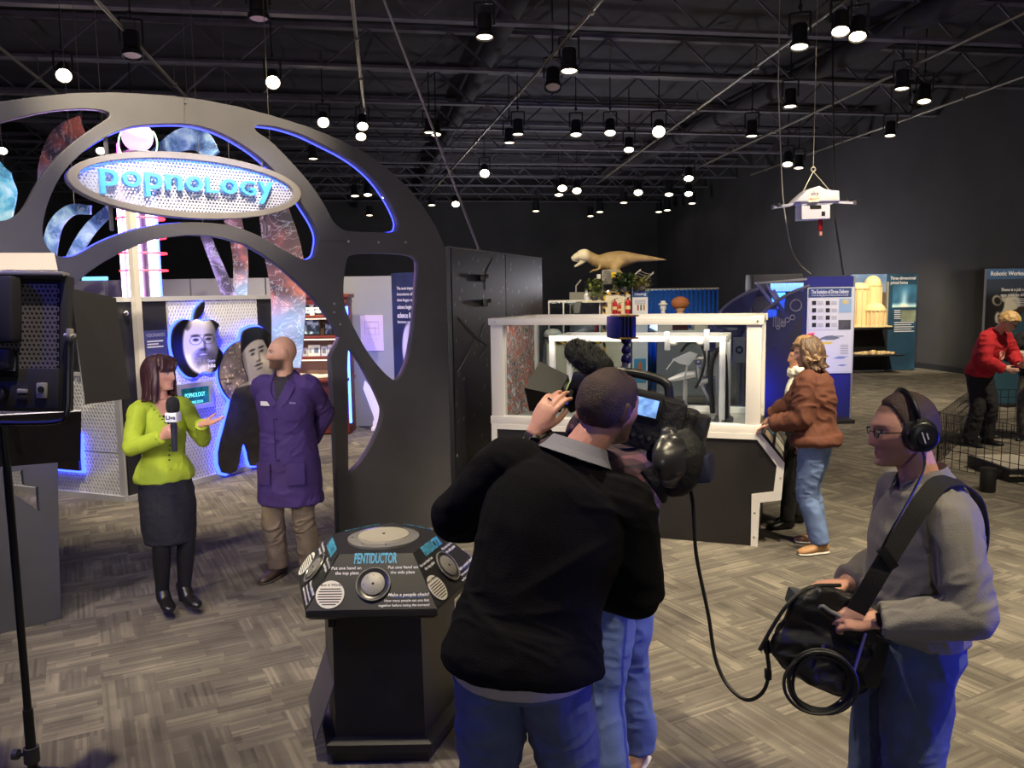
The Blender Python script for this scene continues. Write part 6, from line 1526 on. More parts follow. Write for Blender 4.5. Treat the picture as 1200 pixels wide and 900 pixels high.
# mesh fence with posts round the dinosaur
fz0 = z1
fen = thing('compound_fence', 'low chain-link compound fence with slanted posts around the dinosaur', 'fence', (A(722, 342)[0], YD + .02, z1))
fm = mat('fence_galv', (176, 172, 160), .5, .4)
def fq(x, y, dy=0): p = A(x, y, YD + .02); return np.array([p[0] - fen.location[0], dy, p[2] - z1])
for x, y0, top in ((706, 317, None), (723, 316, None), (741, 324, (751, 316)), (757, 328, (766, 319)), (675, 335, (681, 328))):
 b = fq(x, 341.5); b[2] = 0.0; P = [b, fq(x, y0)]
 if top: P.append(fq(*top))
 ob('post', tube(P, .014, 8, 1), fm, fen)
W = []
for k in range(12):
 f = k / 11; xa = 706 + 17 * f
 W.append(bar(fq(xa, 317), fq(min(723, xa + 8), 333), .006, .006)); W.append(bar(fq(xa, 317), fq(max(706, xa - 8), 333), .006, .006))
ob('mesh_wires', cat(*W), fm, fen, smooth=0)['kind'] = 'stuff'
ob('top_bar', bar(fq(706, 317), fq(723, 316), .012, .012), fm, fen)
for k in range(3): ob('barbed_wire', tube([fq(744 + k * 3, 322 - k * 2.2), fq(752 + k * 3, 325 - k * 2.2), fq(760 + k * 3, 325.5 - k * 2.2)], .004, 5, 4), fm, fen)
ob('warning_plate', box(fq(719, 322, -.02), (.08, .01, .10)), mat('sign_yellow', (232, 196, 40), .5), fen, smooth=0); ob('warning_plate', box(fq(701.5, 324, -.02), (.07, .01, .08)), mat('board_white', (226, 226, 222), .6), fen, smooth=0)
# leafy plants
def plant(px, py, w, h, n, c, label, seed, base_z, Y=YD - .02):
 r = np.random.default_rng(seed); p = A(px, py, Y); t = thing('potted_plant', label, 'plant', (p[0], Y, base_z)); V = []; F = []
 for i in range(n):
  o = np.array([(r.random() - .5) * w, (r.random() - .5) * .18, r.random() ** .8 * h + .02]); d = unit(np.array([r.normal() * .8, r.normal() * .6 - .2, r.normal() * .5 + .2])); l = .05 + .05 * r.random(); s_, u_ = frame_of(d); ww = l * .30
  k = len(V); V += [o, o + d * l * .5 + s_ * ww + u_ * l * .06, o + d * l, o + d * l * .5 - s_ * ww + u_ * l * .06]; F += [(k, k + 1, k + 2), (k, k + 2, k + 3)]
 lf = ob('foliage', (np.array(V), F), mat('leaf_%d' % c[1], c, .5, var=(20, .35)), t, smooth=0); lf['kind'] = 'stuff'
 for i in range(5): ob('stem', tube([(0, 0, 0), ((i - 2) * w * .10, -.01, h * .4), ((i - 2) * w * .2, -.02, h * .9)], [.008, .006, .003], 5, 3), mat('stem_green', (84, 96, 52), .6), t)
 ob('pot', lathe([(.05, -.0), (.075, .07), (.08, .07), (.08, .08), (.06, .08)], 14), mat('pot_grey', (110, 104, 98), .6), t)
plant(697, 345, .30, .34, 220, (128, 140, 70), 'pale green leafy plant left of the toy dinosaur pedestal top', 3, A(697, 352)[2])
plant(731, 340, .36, .28, 420, (54, 82, 36), 'dense dark green plant at the feet of the toy dinosaur', 4, z1)
plant(751, 338, .34, .22, 240, (124, 120, 62), 'olive plant right of the toy dinosaur beside the slanted posts', 5, A(751, 341)[2])
wpart('plant_ledge', box((A(697, 353)[0], YD + .05, A(697, 352.5)[2] - .015), (.46, .3, .03)), cream, dp_, smooth=0)
wpart('rear_panel', box((A(690, 352)[0], YD + .55, z1 * .5), (.62, .04, z1 * 1.0)), mat('grey_card', (140, 138, 134), .6), dp_, smooth=0)
tb = thing('white_bottle', 'white bottle standing among the pale plant leaves', 'bottle', (A(687, 351)[0] , YD - .03, A(697, 352.5)[2])); ob('bottle_body', lathe([(.05, 0), (.055, .02), (.055, .10), (.02, .14), (.02, .16)], 12), mat('white_toy', (240, 240, 245), .4), tb); ob('cap', lathe([(.024, .155), (.024, .19), (.001, .19)], 12), mat('cap_grey', (190, 190, 190), .4), tb)
# blue-lit curtain wall with busts further back
YC = 17.2
cx0, cx1 = at_y(758, 345, YC)[0], at_y(842, 345, YC)[0]; cz = at_y(800, 339, YC)[2]
cw = thing('blue_curtain_wall', 'dark blue pleated curtain lit from below behind the white counter', 'curtain', ((cx0 + cx1) / 2, YC, 0))
xs = np.linspace(cx0, cx1, 120); V = []; F = []
for i, x in enumerate(xs):
 y = YC + .045 * math.sin(i * .9); V += [(x, y, 0), (x, y, cz), (x, y + .02, cz), (x, y + .02, 0)]
for i in range(119):
 for k in range(4): F.append((i * 4 + k, i * 4 + (k + 1) % 4, i * 4 + 4 + (k + 1) % 4, i * 4 + 4 + k))
wpart('curtain', (np.array(V), F), mat('curtain_blue', (40, 92, 150), .7), cw, smooth=60); wpart('curtain_rail', cyl((cx0, YC, cz), (cx1, YC, cz), .025, .025, 8), fm, cw)
lamp('SPOT', 'curtain_blue_light', (at_y(782, 380, 16.2)[0], 16.3, .3), (at_y(782, 350, YC)[0], YC, 1.8), 90, (60, 150, 255), .1, 90, .8)
ct = thing('white_counter', 'white exhibit counter with lit top in front of the blue curtain', 'counter', (at_y(800, 400, 16.2)[0], 16.2, 0))
wc = mat('counter_white', (232, 230, 226), .5)
a0 = at_y(765, 385, 16.2); a1 = at_y(845, 385, 16.2); wpart('top', box(((a0[0] + a1[0]) / 2, 16.3, 1.28), (a1[0] - a0[0], .7, .05), .006), wc, ct); wpart('front', box(((a0[0] + a1[0]) / 2, 16.05, .63), (a1[0] - a0[0] - .1, .05, 1.25)), mat('counter_grey', (120, 122, 128), .6), ct, smooth=0)
wpart('glowing_screen', box((at_y(770, 388, 16.0)[0], 16.0, 1.42), (.24, .03, .22), .01, ry(.4)), mat('screen_white', (200, 225, 255), .4, emit=3), ct)
for px, w, h in ((778, .30, .26), (795, .32, .30), (822, .34, .22), (833, .22, .16)):
 p = at_y(px, 395, 16.1); wpart('display_block', box((p[0], 16.1, 1.30 + h / 2), (w, .3, h), .01), mat('block_cream', (236, 226, 206), .5) if px != 795 else mat('block_maroon', (74, 30, 34), .5), ct)
br = thing('auburn_wig_bust', 'auburn-haired display head on the white counter', 'mannequin head', (at_y(797, 370, 16.1)[0], 16.1, 1.60))
ob('head', lathe([(.08, 0), (.06, .05), (.09, .10), (.11, .20), (.09, .28), (.02, .31)], 16), mat('bust_skin', (214, 170, 140), .5), br); hv = ball((0, .01, .22), (.17, .15, .13), 28, 20); hv = (hv[0] * (1 + .08 * fbm(hv[0] * 30, 2)[:, None]), hv[1]); ob('wig', hv, mat('wig_auburn', (170, 104, 66), .6, bump=(70, .8)), br, smooth=180)
sc2 = thing('white_bust', 'small white sculpture on the counter left of the auburn head', 'sculpture', (at_y(777, 372, 16.1)[0], 16.1, 1.56)); ob('bust_base', lathe([(.08, 0), (.08, .05), (.04, .08), (.04, .14)], 12), wc, sc2); ob('bust_head', ball((0, 0, .19), (.065, .065, .08), 12, 8), wc, sc2); ob('bust_hat', lathe([(.09, .24), (.09, .27), (.05, .28), (.05, .32)], 12), wc, sc2)
fgr = thing('floor_platform', 'grey floor platform behind the glass case', 'platform', (1.2, 11.0, 0)); ob('platform_top', box((0, 0, .04), (2.0, 3.4, .08), .01), mat('platform_grey', (150, 140, 128), .8, var=(3, .1)), fgr); ob('platform_edge', box((0, -1.72, .04), (2.0, .03, .09)), mat('edge_dark', (60, 58, 56), .6), fgr, smooth=0)
# ------------------------------------------------------------------ drone delivery wall, curved clear wings
YE = 12.8
ex0, ex1 = at_y(893, 330, YE)[0], at_y(1000, 330, YE)[0]; ez = at_y(970, 324, YE)[2]
NV = mat('navy_wall', (30, 34, 120), .5, var=(.8, .25))
dw = thing('drone_delivery_wall', 'deep blue exhibit wall with a white drone delivery information panel', 'display wall', ((ex0 + ex1) / 2, YE + .05, 0))
wpart('wall_panel', box(((ex0 + ex1) / 2, YE + .05, ez / 2), (ex1 - ex0, .10, ez)), NV, dw, smooth=0); wpart('edge_post', box((ex1 + .015, YE + .05, ez / 2), (.03, .12, ez)), mat('edge_silver', (150, 150, 158), .4, .5), dw, smooth=0)
wpart('foot', box((ex1 - .3, YE + .05, .03), (.5, .8, .06), .01), mat('trim_black', (30, 30, 36), .4), dw)
PE = Plane((0, YE), (1, 0))
def erect(px0, py0, px1, py1, th, d, m, name, par=None):
 p, q = PE.st(px0, py0), PE.st(px1, py1); sh = box(((p[0] + q[0]) / 2, YE - d, (p[1] + q[1]) / 2), (q[0] - p[0], th, p[1] - q[1]))
 return wpart(name, sh, m, dw, smooth=0) if par is None else sub(name, sh, m, par, dw, smooth=0)
bd = erect(946, 337, 998, 437, .02, .01, mat('panel_grey_white', (196, 200, 206), .5), 'info_board')
erect(947, 338, 997, 348, .004, .022, mat('header_navy', (46, 70, 120), .5), 'header', bd); erect(948, 350, 981, 386, .004, .022, mat('panel_pale', (208, 210, 214), .5), 'pictogram_panel', bd)
erect(983, 350, 997, 366, .004, .022, mat('panel_sky', (140, 170, 200), .5), 'number_panel', bd); erect(982, 375, 996, 386, .004, .022, mat('photo_dark', (70, 70, 76), .5, var=(8, .5)), 'photo', bd)
c = PE.st(972, 342); sub('lettering', text('The Evolution of Drone Delivery', .085, PE.frame(c[0], c[1], .026), .001, bold=.012, width=.58), TW, bd, dw)
c = PE.st(972, 346); sub('lettering', text('From the Neighborhood Station Drone to Future', .035, PE.frame(c[0], c[1], .026), .001, width=.56), TW, bd, dw)
c = PE.st(990, 354); sub('lettering', text('40', .10, PE.frame(c[0], c[1], .026), .001, bold=.02), mat('print_yellow', (220, 190, 90), .6), bd, dw)
for i in range(2):
 for j in range(4):
  x_, y_ = 951 + i * 16, 355 + j * 8.6; erect(x_, y_ - 2.4, x_ + 4.6, y_ + 2.4, .004, .026, mat('icon_black', (30, 30, 34), .5), 'pictogram', bd)
  for k in range(3): erect(x_ + 6.5, y_ - 1.8 + k * 1.6, x_ + 13, y_ - 1.2 + k * 1.6, .002, .026, mat('print_greyline', (150, 152, 156), .6), 'print_line', bd)
def drone_pic(px, py, s, m):
 c = PE.st(px, py); P = [(-.16, 0), (-.06, .035), (.04, .04), (.16, .0), (.06, -.03), (-.06, -.03)]; sub('drone_picture', prism([(c[0] + a * s, c[1] + b * s) for a, b in P], .003, PE.frame(0, 0, .024)), m, bd, dw, smooth=0)
 for a, b in ((-.12, -.02), (.14, .02)): sub('drone_picture', prism([(c[0] + (a - .07) * s, c[1] + b * s), (c[0] + (a + .07) * s, c[1] + b * s), (c[0] + (a + .07) * s, c[1] + (b + .012) * s), (c[0] + (a - .07) * s, c[1] + (b + .012) * s)], .003, PE.frame(0, 0, .026)), m, bd, dw, smooth=0)
erect(948, 388, 996, 435, .004, .022, mat('panel_pale', (208, 210, 214), .5), 'drawing_panel', bd)
drone_pic(972, 396, 1.0, mat('drawing_slate', (110, 116, 128), .6)); drone_pic(968, 402, .6, mat('print_yellow', (220, 190, 90), .6)); drone_pic(984, 419, .6, mat('drawing_blue', (120, 140, 190), .6)); drone_pic(986, 428, .4, mat('drawing_blue', (120, 140, 190), .6))
for k in range(6): erect(984, 404 + k * 2, 993, 404.7 + k * 2, .002, .026, mat('print_greyline', (150, 152, 156), .6), 'print_line', bd)
# lit screens and corrugated glow behind the wings
YG = 12.2
sg_ = thing('lit_server_rack', 'rack of glowing blue screens behind the curved clear wing', 'screen', (at_y(922, 345, YG)[0], YG + .3, 0))
wpart('rack', cat(box((at_y(915, 360, YG)[0], YG + .35, 1.15), (.75, .4, 2.3), .01)), DARKP, sg_)
p, q = at_y(906, 332, YG), at_y(945, 341, YG)
for i in range(18): wpart('light_fin', box((p[0] + (q[0] - p[0]) * (i + .5) / 18, YG + .13, (p[2] + q[2]) / 2), (.017, .03, p[2] - q[2])), mat('fin_glow', (150, 190, 255), .4, emit=1.3, ecol=(120, 170, 255)), sg_, smooth=0)
for (a, b_, c, d) in ((908, 343, 923, 354), (914, 352, 922, 362), (901, 363, 913, 372)):
 p, q = at_y(a, b_, YG), at_y(c, d, YG); wpart('screen', box(((p[0] + q[0]) / 2, YG + .12, (p[2] + q[2]) / 2), (q[0] - p[0], .03, p[2] - q[2]), .004), mat('screen_blue', (80, 150, 255), .4, emit=2.2, ecol=(70, 150, 255)), sg_)
wpart('top_rail', bar(at_y(885, 332, YG), at_y(945, 327, YG), .05, .03), mat('rail_silver', (150, 148, 150), .4, .5), sg_)
for x0_, y0_, x1_, y1_ in ((888, 333, 906, 358), (898, 334, 922, 372), (906, 340, 912, 350)): wpart('strut', bar(at_y(x0_, y0_, YG - .2), at_y(x1_, y1_, YG - .2), .05, .04), mat('strut_lilac', (120, 120, 160), .4, .4), sg_)
# curved clear wings
wing_m = bpy.data.materials.new('frosted_wing'); wing_m.use_nodes = True; nt = wing_m.node_tree; nt.nodes.clear()
o_ = nd(nt, 'ShaderNodeOutputMaterial'); t_ = nd(nt, 'ShaderNodeBsdfTransparent'); p_ = nd(nt, 'ShaderNodeBsdfPrincipled'); mx = nd(nt, 'ShaderNodeMixShader'); mx.inputs[0].default_value = .5
t_.inputs[0].default_value = srgb((200, 205, 255)) + (1,); p_.inputs['Base Color'].default_value = srgb((118, 120, 168)) + (1,); p_.inputs['Roughness'].default_value = .3
nt.links.new(t_.outputs[0], mx.inputs[1]); nt.links.new(p_.outputs[0], mx.inputs[2]); nt.links.new(mx.outputs[0], o_.inputs[0])
def wing(label, arc, back, Y, name='clear_wing'):
 arc3 = [at_y(x, y, Y) for x, y in arc]; b3 = [at_y(x, y, Y) for x, y in back]
 c = np.mean(arc3, 0); t = thing(name, label, 'screen wing', (c[0], Y, 0), group='curved clear wings')
 poly = catmull(np.array([(p[0], p[2]) for p in arc3]), 6); bk = catmull(np.array([(p[0], p[2]) for p in b3]), 6)
 pts = [tuple(q) for q in poly] + [tuple(q) for q in bk]
 PP = Plane((0, Y), (1, 0)); wpart('pane', cut_plate(pts, [], .02, PP.frame(0, 0, 0), .002), wing_m, t, smooth=40)
 wpart('rim', tube([(q[0], Y - .012, q[1]) for q in poly], .022, 8, 1), mat('wing_rim', (170, 172, 205), .4, .3), t)
 lo = min(arc3 + b3, key=lambda q: q[2]); wpart('stand', cyl((lo[0], Y + .03, 0), (lo[0], Y + .03, lo[2] + .1), .03, .03, 10), mat('rail_silver', (150, 148, 150), .4, .5), t); wpart('stand_foot', box((lo[0], Y + .03, .02), (.4, .3, .04), .01), mat('trim_black', (30, 30, 36), .4), t)
 return t, PP
wing('large curved clear wing standing left behind the glass case corner', [(826, 400), (836, 376), (848, 361), (864, 349), (878, 342), (888, 339)], [(888, 341), (882, 356), (872, 385), (868, 410), (830, 412)], 11.6)
wt, PP = wing('curved clear wing printed with diagrams right of the glass case', [(856, 424), (870, 396), (888, 372), (905, 357), (925, 344), (948, 335)], [(946, 337), (941, 362), (930, 385), (912, 403), (890, 415), (870, 425)], 11.0)
for k in range(7): p = PP.st(906 + k * 2.2, 376 + k * .5); wpart('printed_lines', box((p[0], 10.985, p[1]), (.012, .004, .16 - .012 * k)), mat('print_pale', (190, 190, 225), .6), wt, smooth=0)
for x, y, r in ((932, 358, .075), (922, 375, .03), (928, 372, .03), (917, 380, .03), (911, 384, .022)): p = PP.st(x, y); wpart('printed_bubble', ring((p[0], 10.985, p[1]), r, .010, (0, 1, 0), 20, 5), mat('print_pale', (190, 190, 225), .6), wt)
dp2 = thing('printed_skirt_panel', 'white printed panel on the lower left of the clear wing', 'panel', (at_y(864, 412, 10.9)[0], 10.9, 0))
p = at_y(866, 410, 10.9); wpart('panel', box((p[0], 10.9, p[2]), (.16, .02, .34), .004), mat('board_white', (226, 226, 222), .6), dp2); wpart('emblem', ring((p[0], 10.885, p[2] + .0), .04, .012, (0, 1, 0), 18, 5), mat('print_navy', (50, 50, 90), .6), dp2); wpart('stand', box((p[0], 10.92, (p[2] - .17) / 2), (.04, .02, p[2] - .17)), fm, dp2)
lamp('SPOT', 'drone_wall_blue_light', (at_y(915, 480, 11.5)[0], 11.3, .25), (at_y(915, 420, YE)[0], YE, 1.4), 130, (40, 50, 255), .1, 100, .8)
# ------------------------------------------------------------------ tower model and information panels
YT = 20.3
tx0, tx1 = at_y(998, 325, YT)[0], at_y(1076, 325, YT)[0]; tz = at_y(1040, 321, YT)[2]
PT = Plane((0, YT), (1, 0)); xm = PT.st(1039, 350)[0]
tw_ = thing('tower_exhibit_wall', 'exhibit wall with sky photo and blue printed panel behind the tower model', 'display wall', ((tx0 + tx1) / 2, YT + .05, 0))
def skyf(X, Y):
 v = sstep(1.1, 2.4, Y); n = fbm(np.column_stack([X * 4, Y * 4, X * 0]), 3); c = np.outer(1 - v, [150, 140, 130]) + np.outer(v, [110, 140, 190]); b = (Y < 1.75 + .35 * vnoise(np.column_stack([np.floor(X * 7) * 1.7, X * 0, X * 0])))[:, None]; c = np.where(b, np.array([96, 84, 74]) * (.6 + n[:, None]), c + (n[:, None] - .4) * 90); return c
def bluef(X, Y):
 n = fbm(np.column_stack([X * 3, Y * 3, X * 0]), 4)[:, None]; c = np.array([40, 74, 104]) * (.7 + .6 * n)
 a, b = PT.st(1047, 334), PT.st(1073, 360); m = ((X > a[0]) & (X < b[0]) & (Y < a[1]) & (Y > b[1]))[:, None]; yy = ((Y - b[1]) / (a[1] - b[1]))[:, None]
 pic = np.array([60, 110, 150]) * (.5 + n) + sstep(.25, .05, yy) * np.array([150, 140, 130]) + 160 * (np.exp(-((X - (a[0] + b[0]) / 2) / .08) ** 2)[:, None]) * sstep(.0, .6, 1 - yy) * .7
 c = np.where(m, pic, c); a, b = PT.st(1057, 364), PT.st(1073, 376); m = ((X > a[0]) & (X < b[0]) & (Y < a[1]) & (Y > b[1]))[:, None]; c = np.where(m, np.array([150, 160, 140]) * (.4 + n), c)
 return c
for (a, b, fn, nm) in ((tx0, xm, skyf, 'photo_panel'), (xm, tx1, bluef, 'blue_panel')):
 z0_ = .95 if nm == 'photo_panel' else .02
 o = wpart(nm, box(((a + b) / 2, YT + .05, (tz + z0_) / 2), (b - a - .01, .08, tz - z0_)), mat('panel_edge', (70, 90, 110), .6), tw_, smooth=0)
 sh, C = print_grid([(a + .01, z0_), (b - .01, z0_), (b - .01, tz), (a + .01, tz)], .025, fn, PT.frame(0, 0, -.008)); sub('print', sh, mat('photo_print', (200, 200, 200), .45, vcol=True), o, tw_, col=C, smooth=0)
c = PT.st(1056, 326); wpart('lettering', cat(text('Three-dimensional', .11, PT.frame(c[0] + .05, c[1], .0), .001, bold=.01, width=.62), text('printed homes', .11, PT.frame(c[0] - .04, c[1] - .11, .0), .001, bold=.01, width=.42)), TW, tw_)
for k in range(5): p, q = PT.st(1048, 364 + k * 2.3), PT.st(1055.5, 364.8 + k * 2.3); wpart('print_line', box(((p[0] + q[0]) / 2, YT + .006, p[1]), (q[0] - p[0], .004, .02)), TW, tw_, smooth=0)
for k in range(5): p, q = PT.st(1048, 378 + k * 2.6), PT.st(1071 - (k % 2) * 3, 379 + k * 2.6); wpart('print_line', box(((p[0] + q[0]) / 2, YT + .006, p[1]), (q[0] - p[0], .004, .02)), TW, tw_, smooth=0)
wpart('side_post', box((xm, YT - .02, 1.1), (.05, .06, 2.2)), fm, tw_, smooth=0)
kz = PT.st(1020, 382)[1]
tt = thing('tower_shelf_unit', 'black shelf unit below the lit tower model', 'shelf', (at_y(1018, 420, YT - .4)[0], YT - .35, 0)); wpart('top_board', box((at_y(1018, 383, YT - .4)[0], YT - .35, kz - .03), (at_y(1041, 383, YT - .4)[0] - at_y(996, 383, YT - .4)[0], .7, .06), .008), mat('trim_black', (30, 30, 36), .4), tt)
lz = at_y(1025, 415, YT - .5)[2]; wpart('lower_board', box((at_y(1024, 415, YT - .5)[0], YT - .45, lz - .015), (at_y(1053, 415, YT - .5)[0] - at_y(996, 415, YT - .5)[0], .8, .03), .006), mat('trim_black', (30, 30, 36), .4), tt); wpart('back_board', box((at_y(1018, 400, YT - .1)[0], YT - .05, kz / 2), (.95, .03, kz - .06)), mat('trim_black', (30, 30, 36), .4), tt, smooth=0)
tm = thing('tower_model', 'cream stacked tower model with arcades under a bright spotlight', 'model building', (at_y(1016, 382, YT - .35)[0], YT - .35, kz)); stn = mat('tower_cream', (236, 206, 158), .7, bump=(30, .3))
kk = YT / FPX
def drum(cx, cy, r, z0_, z1_, nm, dome=0.0, ribs=12):
 pr_ = [(r * 1.08, z0_), (r * 1.08, z0_ + .03), (r, z0_ + .04), (r, z1_ - .04), (r * 1.1, z1_ - .03), (r * 1.1, z1_)]
 if dome: pr_ += [(r * math.cos(t) * .98, z1_ + dome * math.sin(t)) for t in np.linspace(0, 1.5, 6)]
 o = ob(nm, lathe(pr_, 24, (cx, cy, 0)), stn, tm, smooth=40)
 for k in range(ribs): t = k * 2 * math.pi / ribs; ob('rib', box((cx + r * 1.02 * math.cos(t), cy + r * 1.02 * math.sin(t), (z0_ + z1_) / 2), (.03, .03, z1_ - z0_ - .06), 0, rz(t)), stn, o, smooth=0)
drum(.12, -.15, .24, 0, .42, 'lower_drum', .16, 16); drum(-.22, .0, .22, 0, .95, 'left_tower', .12, 12); drum(.16, .12, .20, .35, 1.02, 'main_tower', .22, 12); ob('base_plinth', box((0, 0, .015), (.95, .62, .03), .004), stn, tm)
for k in range(26):
 a = rng.random() * 6.28; r_ = rng.random() ** .5
 t = thing('toy_block', 'small cream building block in the loose heap on the lower shelf', 'toy block', (at_y(1026, 413, YT - .5)[0] + math.cos(a) * r_ * .48, YT - .45 + math.sin(a) * r_ * .2, lz), a, 'loose blocks on the tower shelf')
 ob('block_body', box((0, 0, .02 + (1 - r_) * .03), (.09, .05, .04 + (1 - r_) * .06), .004), stn, t)
lamp('SPOT', 'tower_spot', (at_y(1016, 300, YT - 1.6)[0], YT - 2.4, 3.6), (tm.location[0], YT - .35, 1.7), 110, (255, 224, 170), .05, 26, .6)
# robotic workers banner on the right
YR = 14.0
PR = Plane((at_y(1153, 400, YR)[0], YR), (.97, .24)); rw0, rw1 = 0.0, 1.25; rzt = PR.st(1157, 315)[1]
def cow(X, Y):
 base = np.tile(np.array([30., 30., 34.]), (len(X), 1)); n = fbm(np.column_stack([X * 5, Y * 5, X * 0]), 3)[:, None]
 base = base * (.8 + .5 * n); t = sstep(rzt - .55, rzt - .30, Y)[:, None]; base = base * (1 - t) + np.array([58, 66, 84]) * t
 U = lambda x, y: PR.st(x, y)
 def blob(x, y, rx_, ry_, rot=0, soft=.18):
  c = U(x, y); dx, dz = X - c[0], Y - c[1]; cr, sr = math.cos(rot), math.sin(rot); a = dx * cr + dz * sr; b = -dx * sr + dz * cr; return sstep(1 + soft, 1 - soft, np.sqrt((a / rx_) ** 2 + (b / ry_) ** 2))[:, None]
 def put(m, c): base[:] = base * (1 - m) + np.array(c) * m
 wh = np.array([205, 198, 185.])
 k_ = YR / FPX
 put(blob(1153, 398, .20, .16, .5), wh * .8); put(blob(1150, 378, .16, .20, 0), (26, 25, 27)); put(blob(1166, 390, .24, .05, .75), wh * .85)
 teal = sstep(-.03, .03, (X - U(1170, 395)[0]) * .9 - (Y - U(1170, 395)[1]) * 1.0 - .02)[:, None] * sstep(rzt - .62, rzt - .70, Y)[:, None]; put(teal, (52, 84, 104))
 put(blob(1184, 360, .20, .24, -.6), wh); put(blob(1175, 374, .17, .14, -.7), wh * .95); put(blob(1174, 375, .085, .06, -.2), (60, 56, 54)); put(blob(1172, 371, .05, .04), (34, 32, 33)); put(blob(1168, 381, .05, .04), (40, 38, 38)); put(blob(1173, 358, .07, .13, -.2), (40, 38, 40)); put(blob(1168.5, 352, .10, .085, -.5), (170, 160, 150)); put(blob(1169, 352.5, .075, .062, -.5), (40, 37, 38)); put(blob(1190, 366, .06, .05), (40, 38, 38)); put(blob(1197, 363, .10, .06), (60, 52, 50)); put(blob(1176, 350, .035, .06, .4), wh * .9)
 hd = (Y > rzt - .17)[:, None]; put(hd * 1.0, (70, 98, 142)); return base
rbn = thing('robot_workers_banner', 'tall banner with a black and white cow under a blue Robotic Workers header', 'banner', PR.w(.6, 0, -.03))
bp2 = [(rw0, .02), (rw1, .02), (rw1, rzt), (rw0, rzt)]; o = wpart('panel', prism(bp2, .05, PR.frame(0, 0, -.03)), mat('banner_grey_edge', (130, 132, 136), .5), rbn, smooth=0)
sh, C = print_grid(bp2, .014, cow, PR.frame(0, 0, -.003)); sub('print', sh, mat('photo_print', (200, 200, 200), .45, vcol=True), o, rbn, col=C, smooth=0)
sub('lettering', text('Robotic Workers', .105, PR.frame(.07, rzt - .085, .0), .001, 'LEFT', .015), TW, o, rbn); sub('lettering', cat(text('There is a job a robot', .075, PR.frame(.30, rzt - .36, .0), .001, 'LEFT', .012), text('may soon be able to do', .075, PR.frame(.30, rzt - .45, .0), .001, 'LEFT', .012)), TW, o, rbn)
for k in range(5): sub('print_line', xf(box((0, 0, 0), (.30, .012, .002)), PR.frame(.70 + .03 * k, rzt - .52 - .03 * k, .0)), TW, o, rbn, smooth=0)
for k in range(4): sub('print_line', xf(box((0, 0, 0), (.24, .02, .002)), PR.frame(.78, PR.st(1196, 391)[1] - .05 * k, .0)), mat('print_salmon', (200, 120, 90), .6), o, rbn, smooth=0)
wpart('foot', box(PR.w(.6, .02, -.03), (.6, .5, .04), .01, rz(math.atan2(PR.u[1], PR.u[0]))), mat('trim_black', (30, 30, 36), .4), rbn)
# ------------------------------------------------------------------ hanging delivery drone
YH = 12.0
dr_ = thing('delivery_drone', 'white hanging delivery drone with a parcel box and red tag', 'drone', at_y(955, 262, YH))
PH = Plane((0, YH), (1, 0)); dwh = mat('drone_lilac_white', (206, 204, 226), .45)
def hp_(pts): return [tuple(PH.st(*q)) for q in pts]
body = [(927, 238.5), (931, 234), (940, 226), (945, 222.5), (955.5, 219.5), (962, 223), (971, 224.5), (978.5, 225), (979, 237)]
wpart('fuselage', cut_plate(hp_(body), [], .34, PH.frame(0, 0, -.0), .02), dwh, dr_, smooth=40)
wpart('keel', cut_plate(hp_([(933, 237), (979, 236.5), (970, 241), (936, 242)]), [], .26, PH.frame(0, 0, 0), .01), dwh, dr_)
wpart('logo_plate', prism(hp_([(945, 223), (956.5, 221), (954, 238), (942, 238.5)]), .008, PH.frame(0, 0, .175)), mat('logo_cream', (240, 232, 216), .5), dr_, smooth=0)
c = PH.st(949.5, 228.5); wpart('lettering', text('sky', .085, PH.frame(c[0], c[1], .18), .001, bold=.02), mat('logo_purple', (90, 70, 150), .5), dr_)
c = PH.st(949.0, 235); wpart('lettering', text('MART', .05, PH.frame(c[0], c[1], .18), .001, bold=.02), mat('logo_salmon', (226, 150, 130), .5), dr_)
c = PH.st(967, 233.5); wpart('lettering', text('...we deliver', .065, PH.frame(c[0], c[1], .173), .001, bold=.01, width=.24), mat('logo_cream', (240, 232, 216), .5), dr_)
bxs = wpart('parcel_box', cut_plate(hp_([(935.5, 242.5), (968.5, 241), (968.5, 257), (935.5, 258.5)]), [], .28, PH.frame(0, 0, 0), .008), dwh, dr_, smooth=40)
sub('box_slot', prism(hp_([(945, 241.5), (958, 241.5), (958, 246), (945, 246)]), .006, PH.frame(0, 0, .143)), mat('slot_black', (8, 8, 10), .8), bxs, dr_, smooth=0); sub('box_hole', prism(hp_([(958.5, 249), (962.5, 249), (962.5, 254), (958.5, 254)]), .006, PH.frame(0, 0, .143)), mat('slot_black', (8, 8, 10), .8), bxs, dr_, smooth=0)
for (x0_, y0_, x1_, y1_, dy) in ((928, 240, 908, 243, -.12), (928, 240, 912, 241.5, .14), (975, 237.5, 994, 240, -.14), (975, 236.5, 999, 235.5, .12)):
 p, q = PH.st(x0_, y0_), PH.st(x1_, y1_); P_, Q_ = np.array([p[0], YH + dy * .5, p[1]]), np.array([q[0], YH + dy * 1.6, q[1]])
 ar = wpart('rotor_arm', bar(P_, Q_, .045, .03), dwh, dr_); sub('motor', lathe([(.03, -.02), (.03, .03), (.01, .04)], 10, tuple(Q_)), mat('motor_grey', (110, 108, 120), .4, .5), ar, dr_); sub('rotor_blade', box(Q_ + np.array([0, 0, .045]), (.20, .022, .006), 0, rz(dy * 9)), mat('blade_dark', (40, 40, 46), .4), ar, dr_)
hk = at_y(953, 201, YH)
for x, y, dy in ((938, 226, -.1), (944, 223, .1), (973, 224, 0)): p = PH.st(x, y); wpart('sling_cord', cyl((p[0], YH + dy, p[1]), hk, .006, .006, 6), fm, dr_)
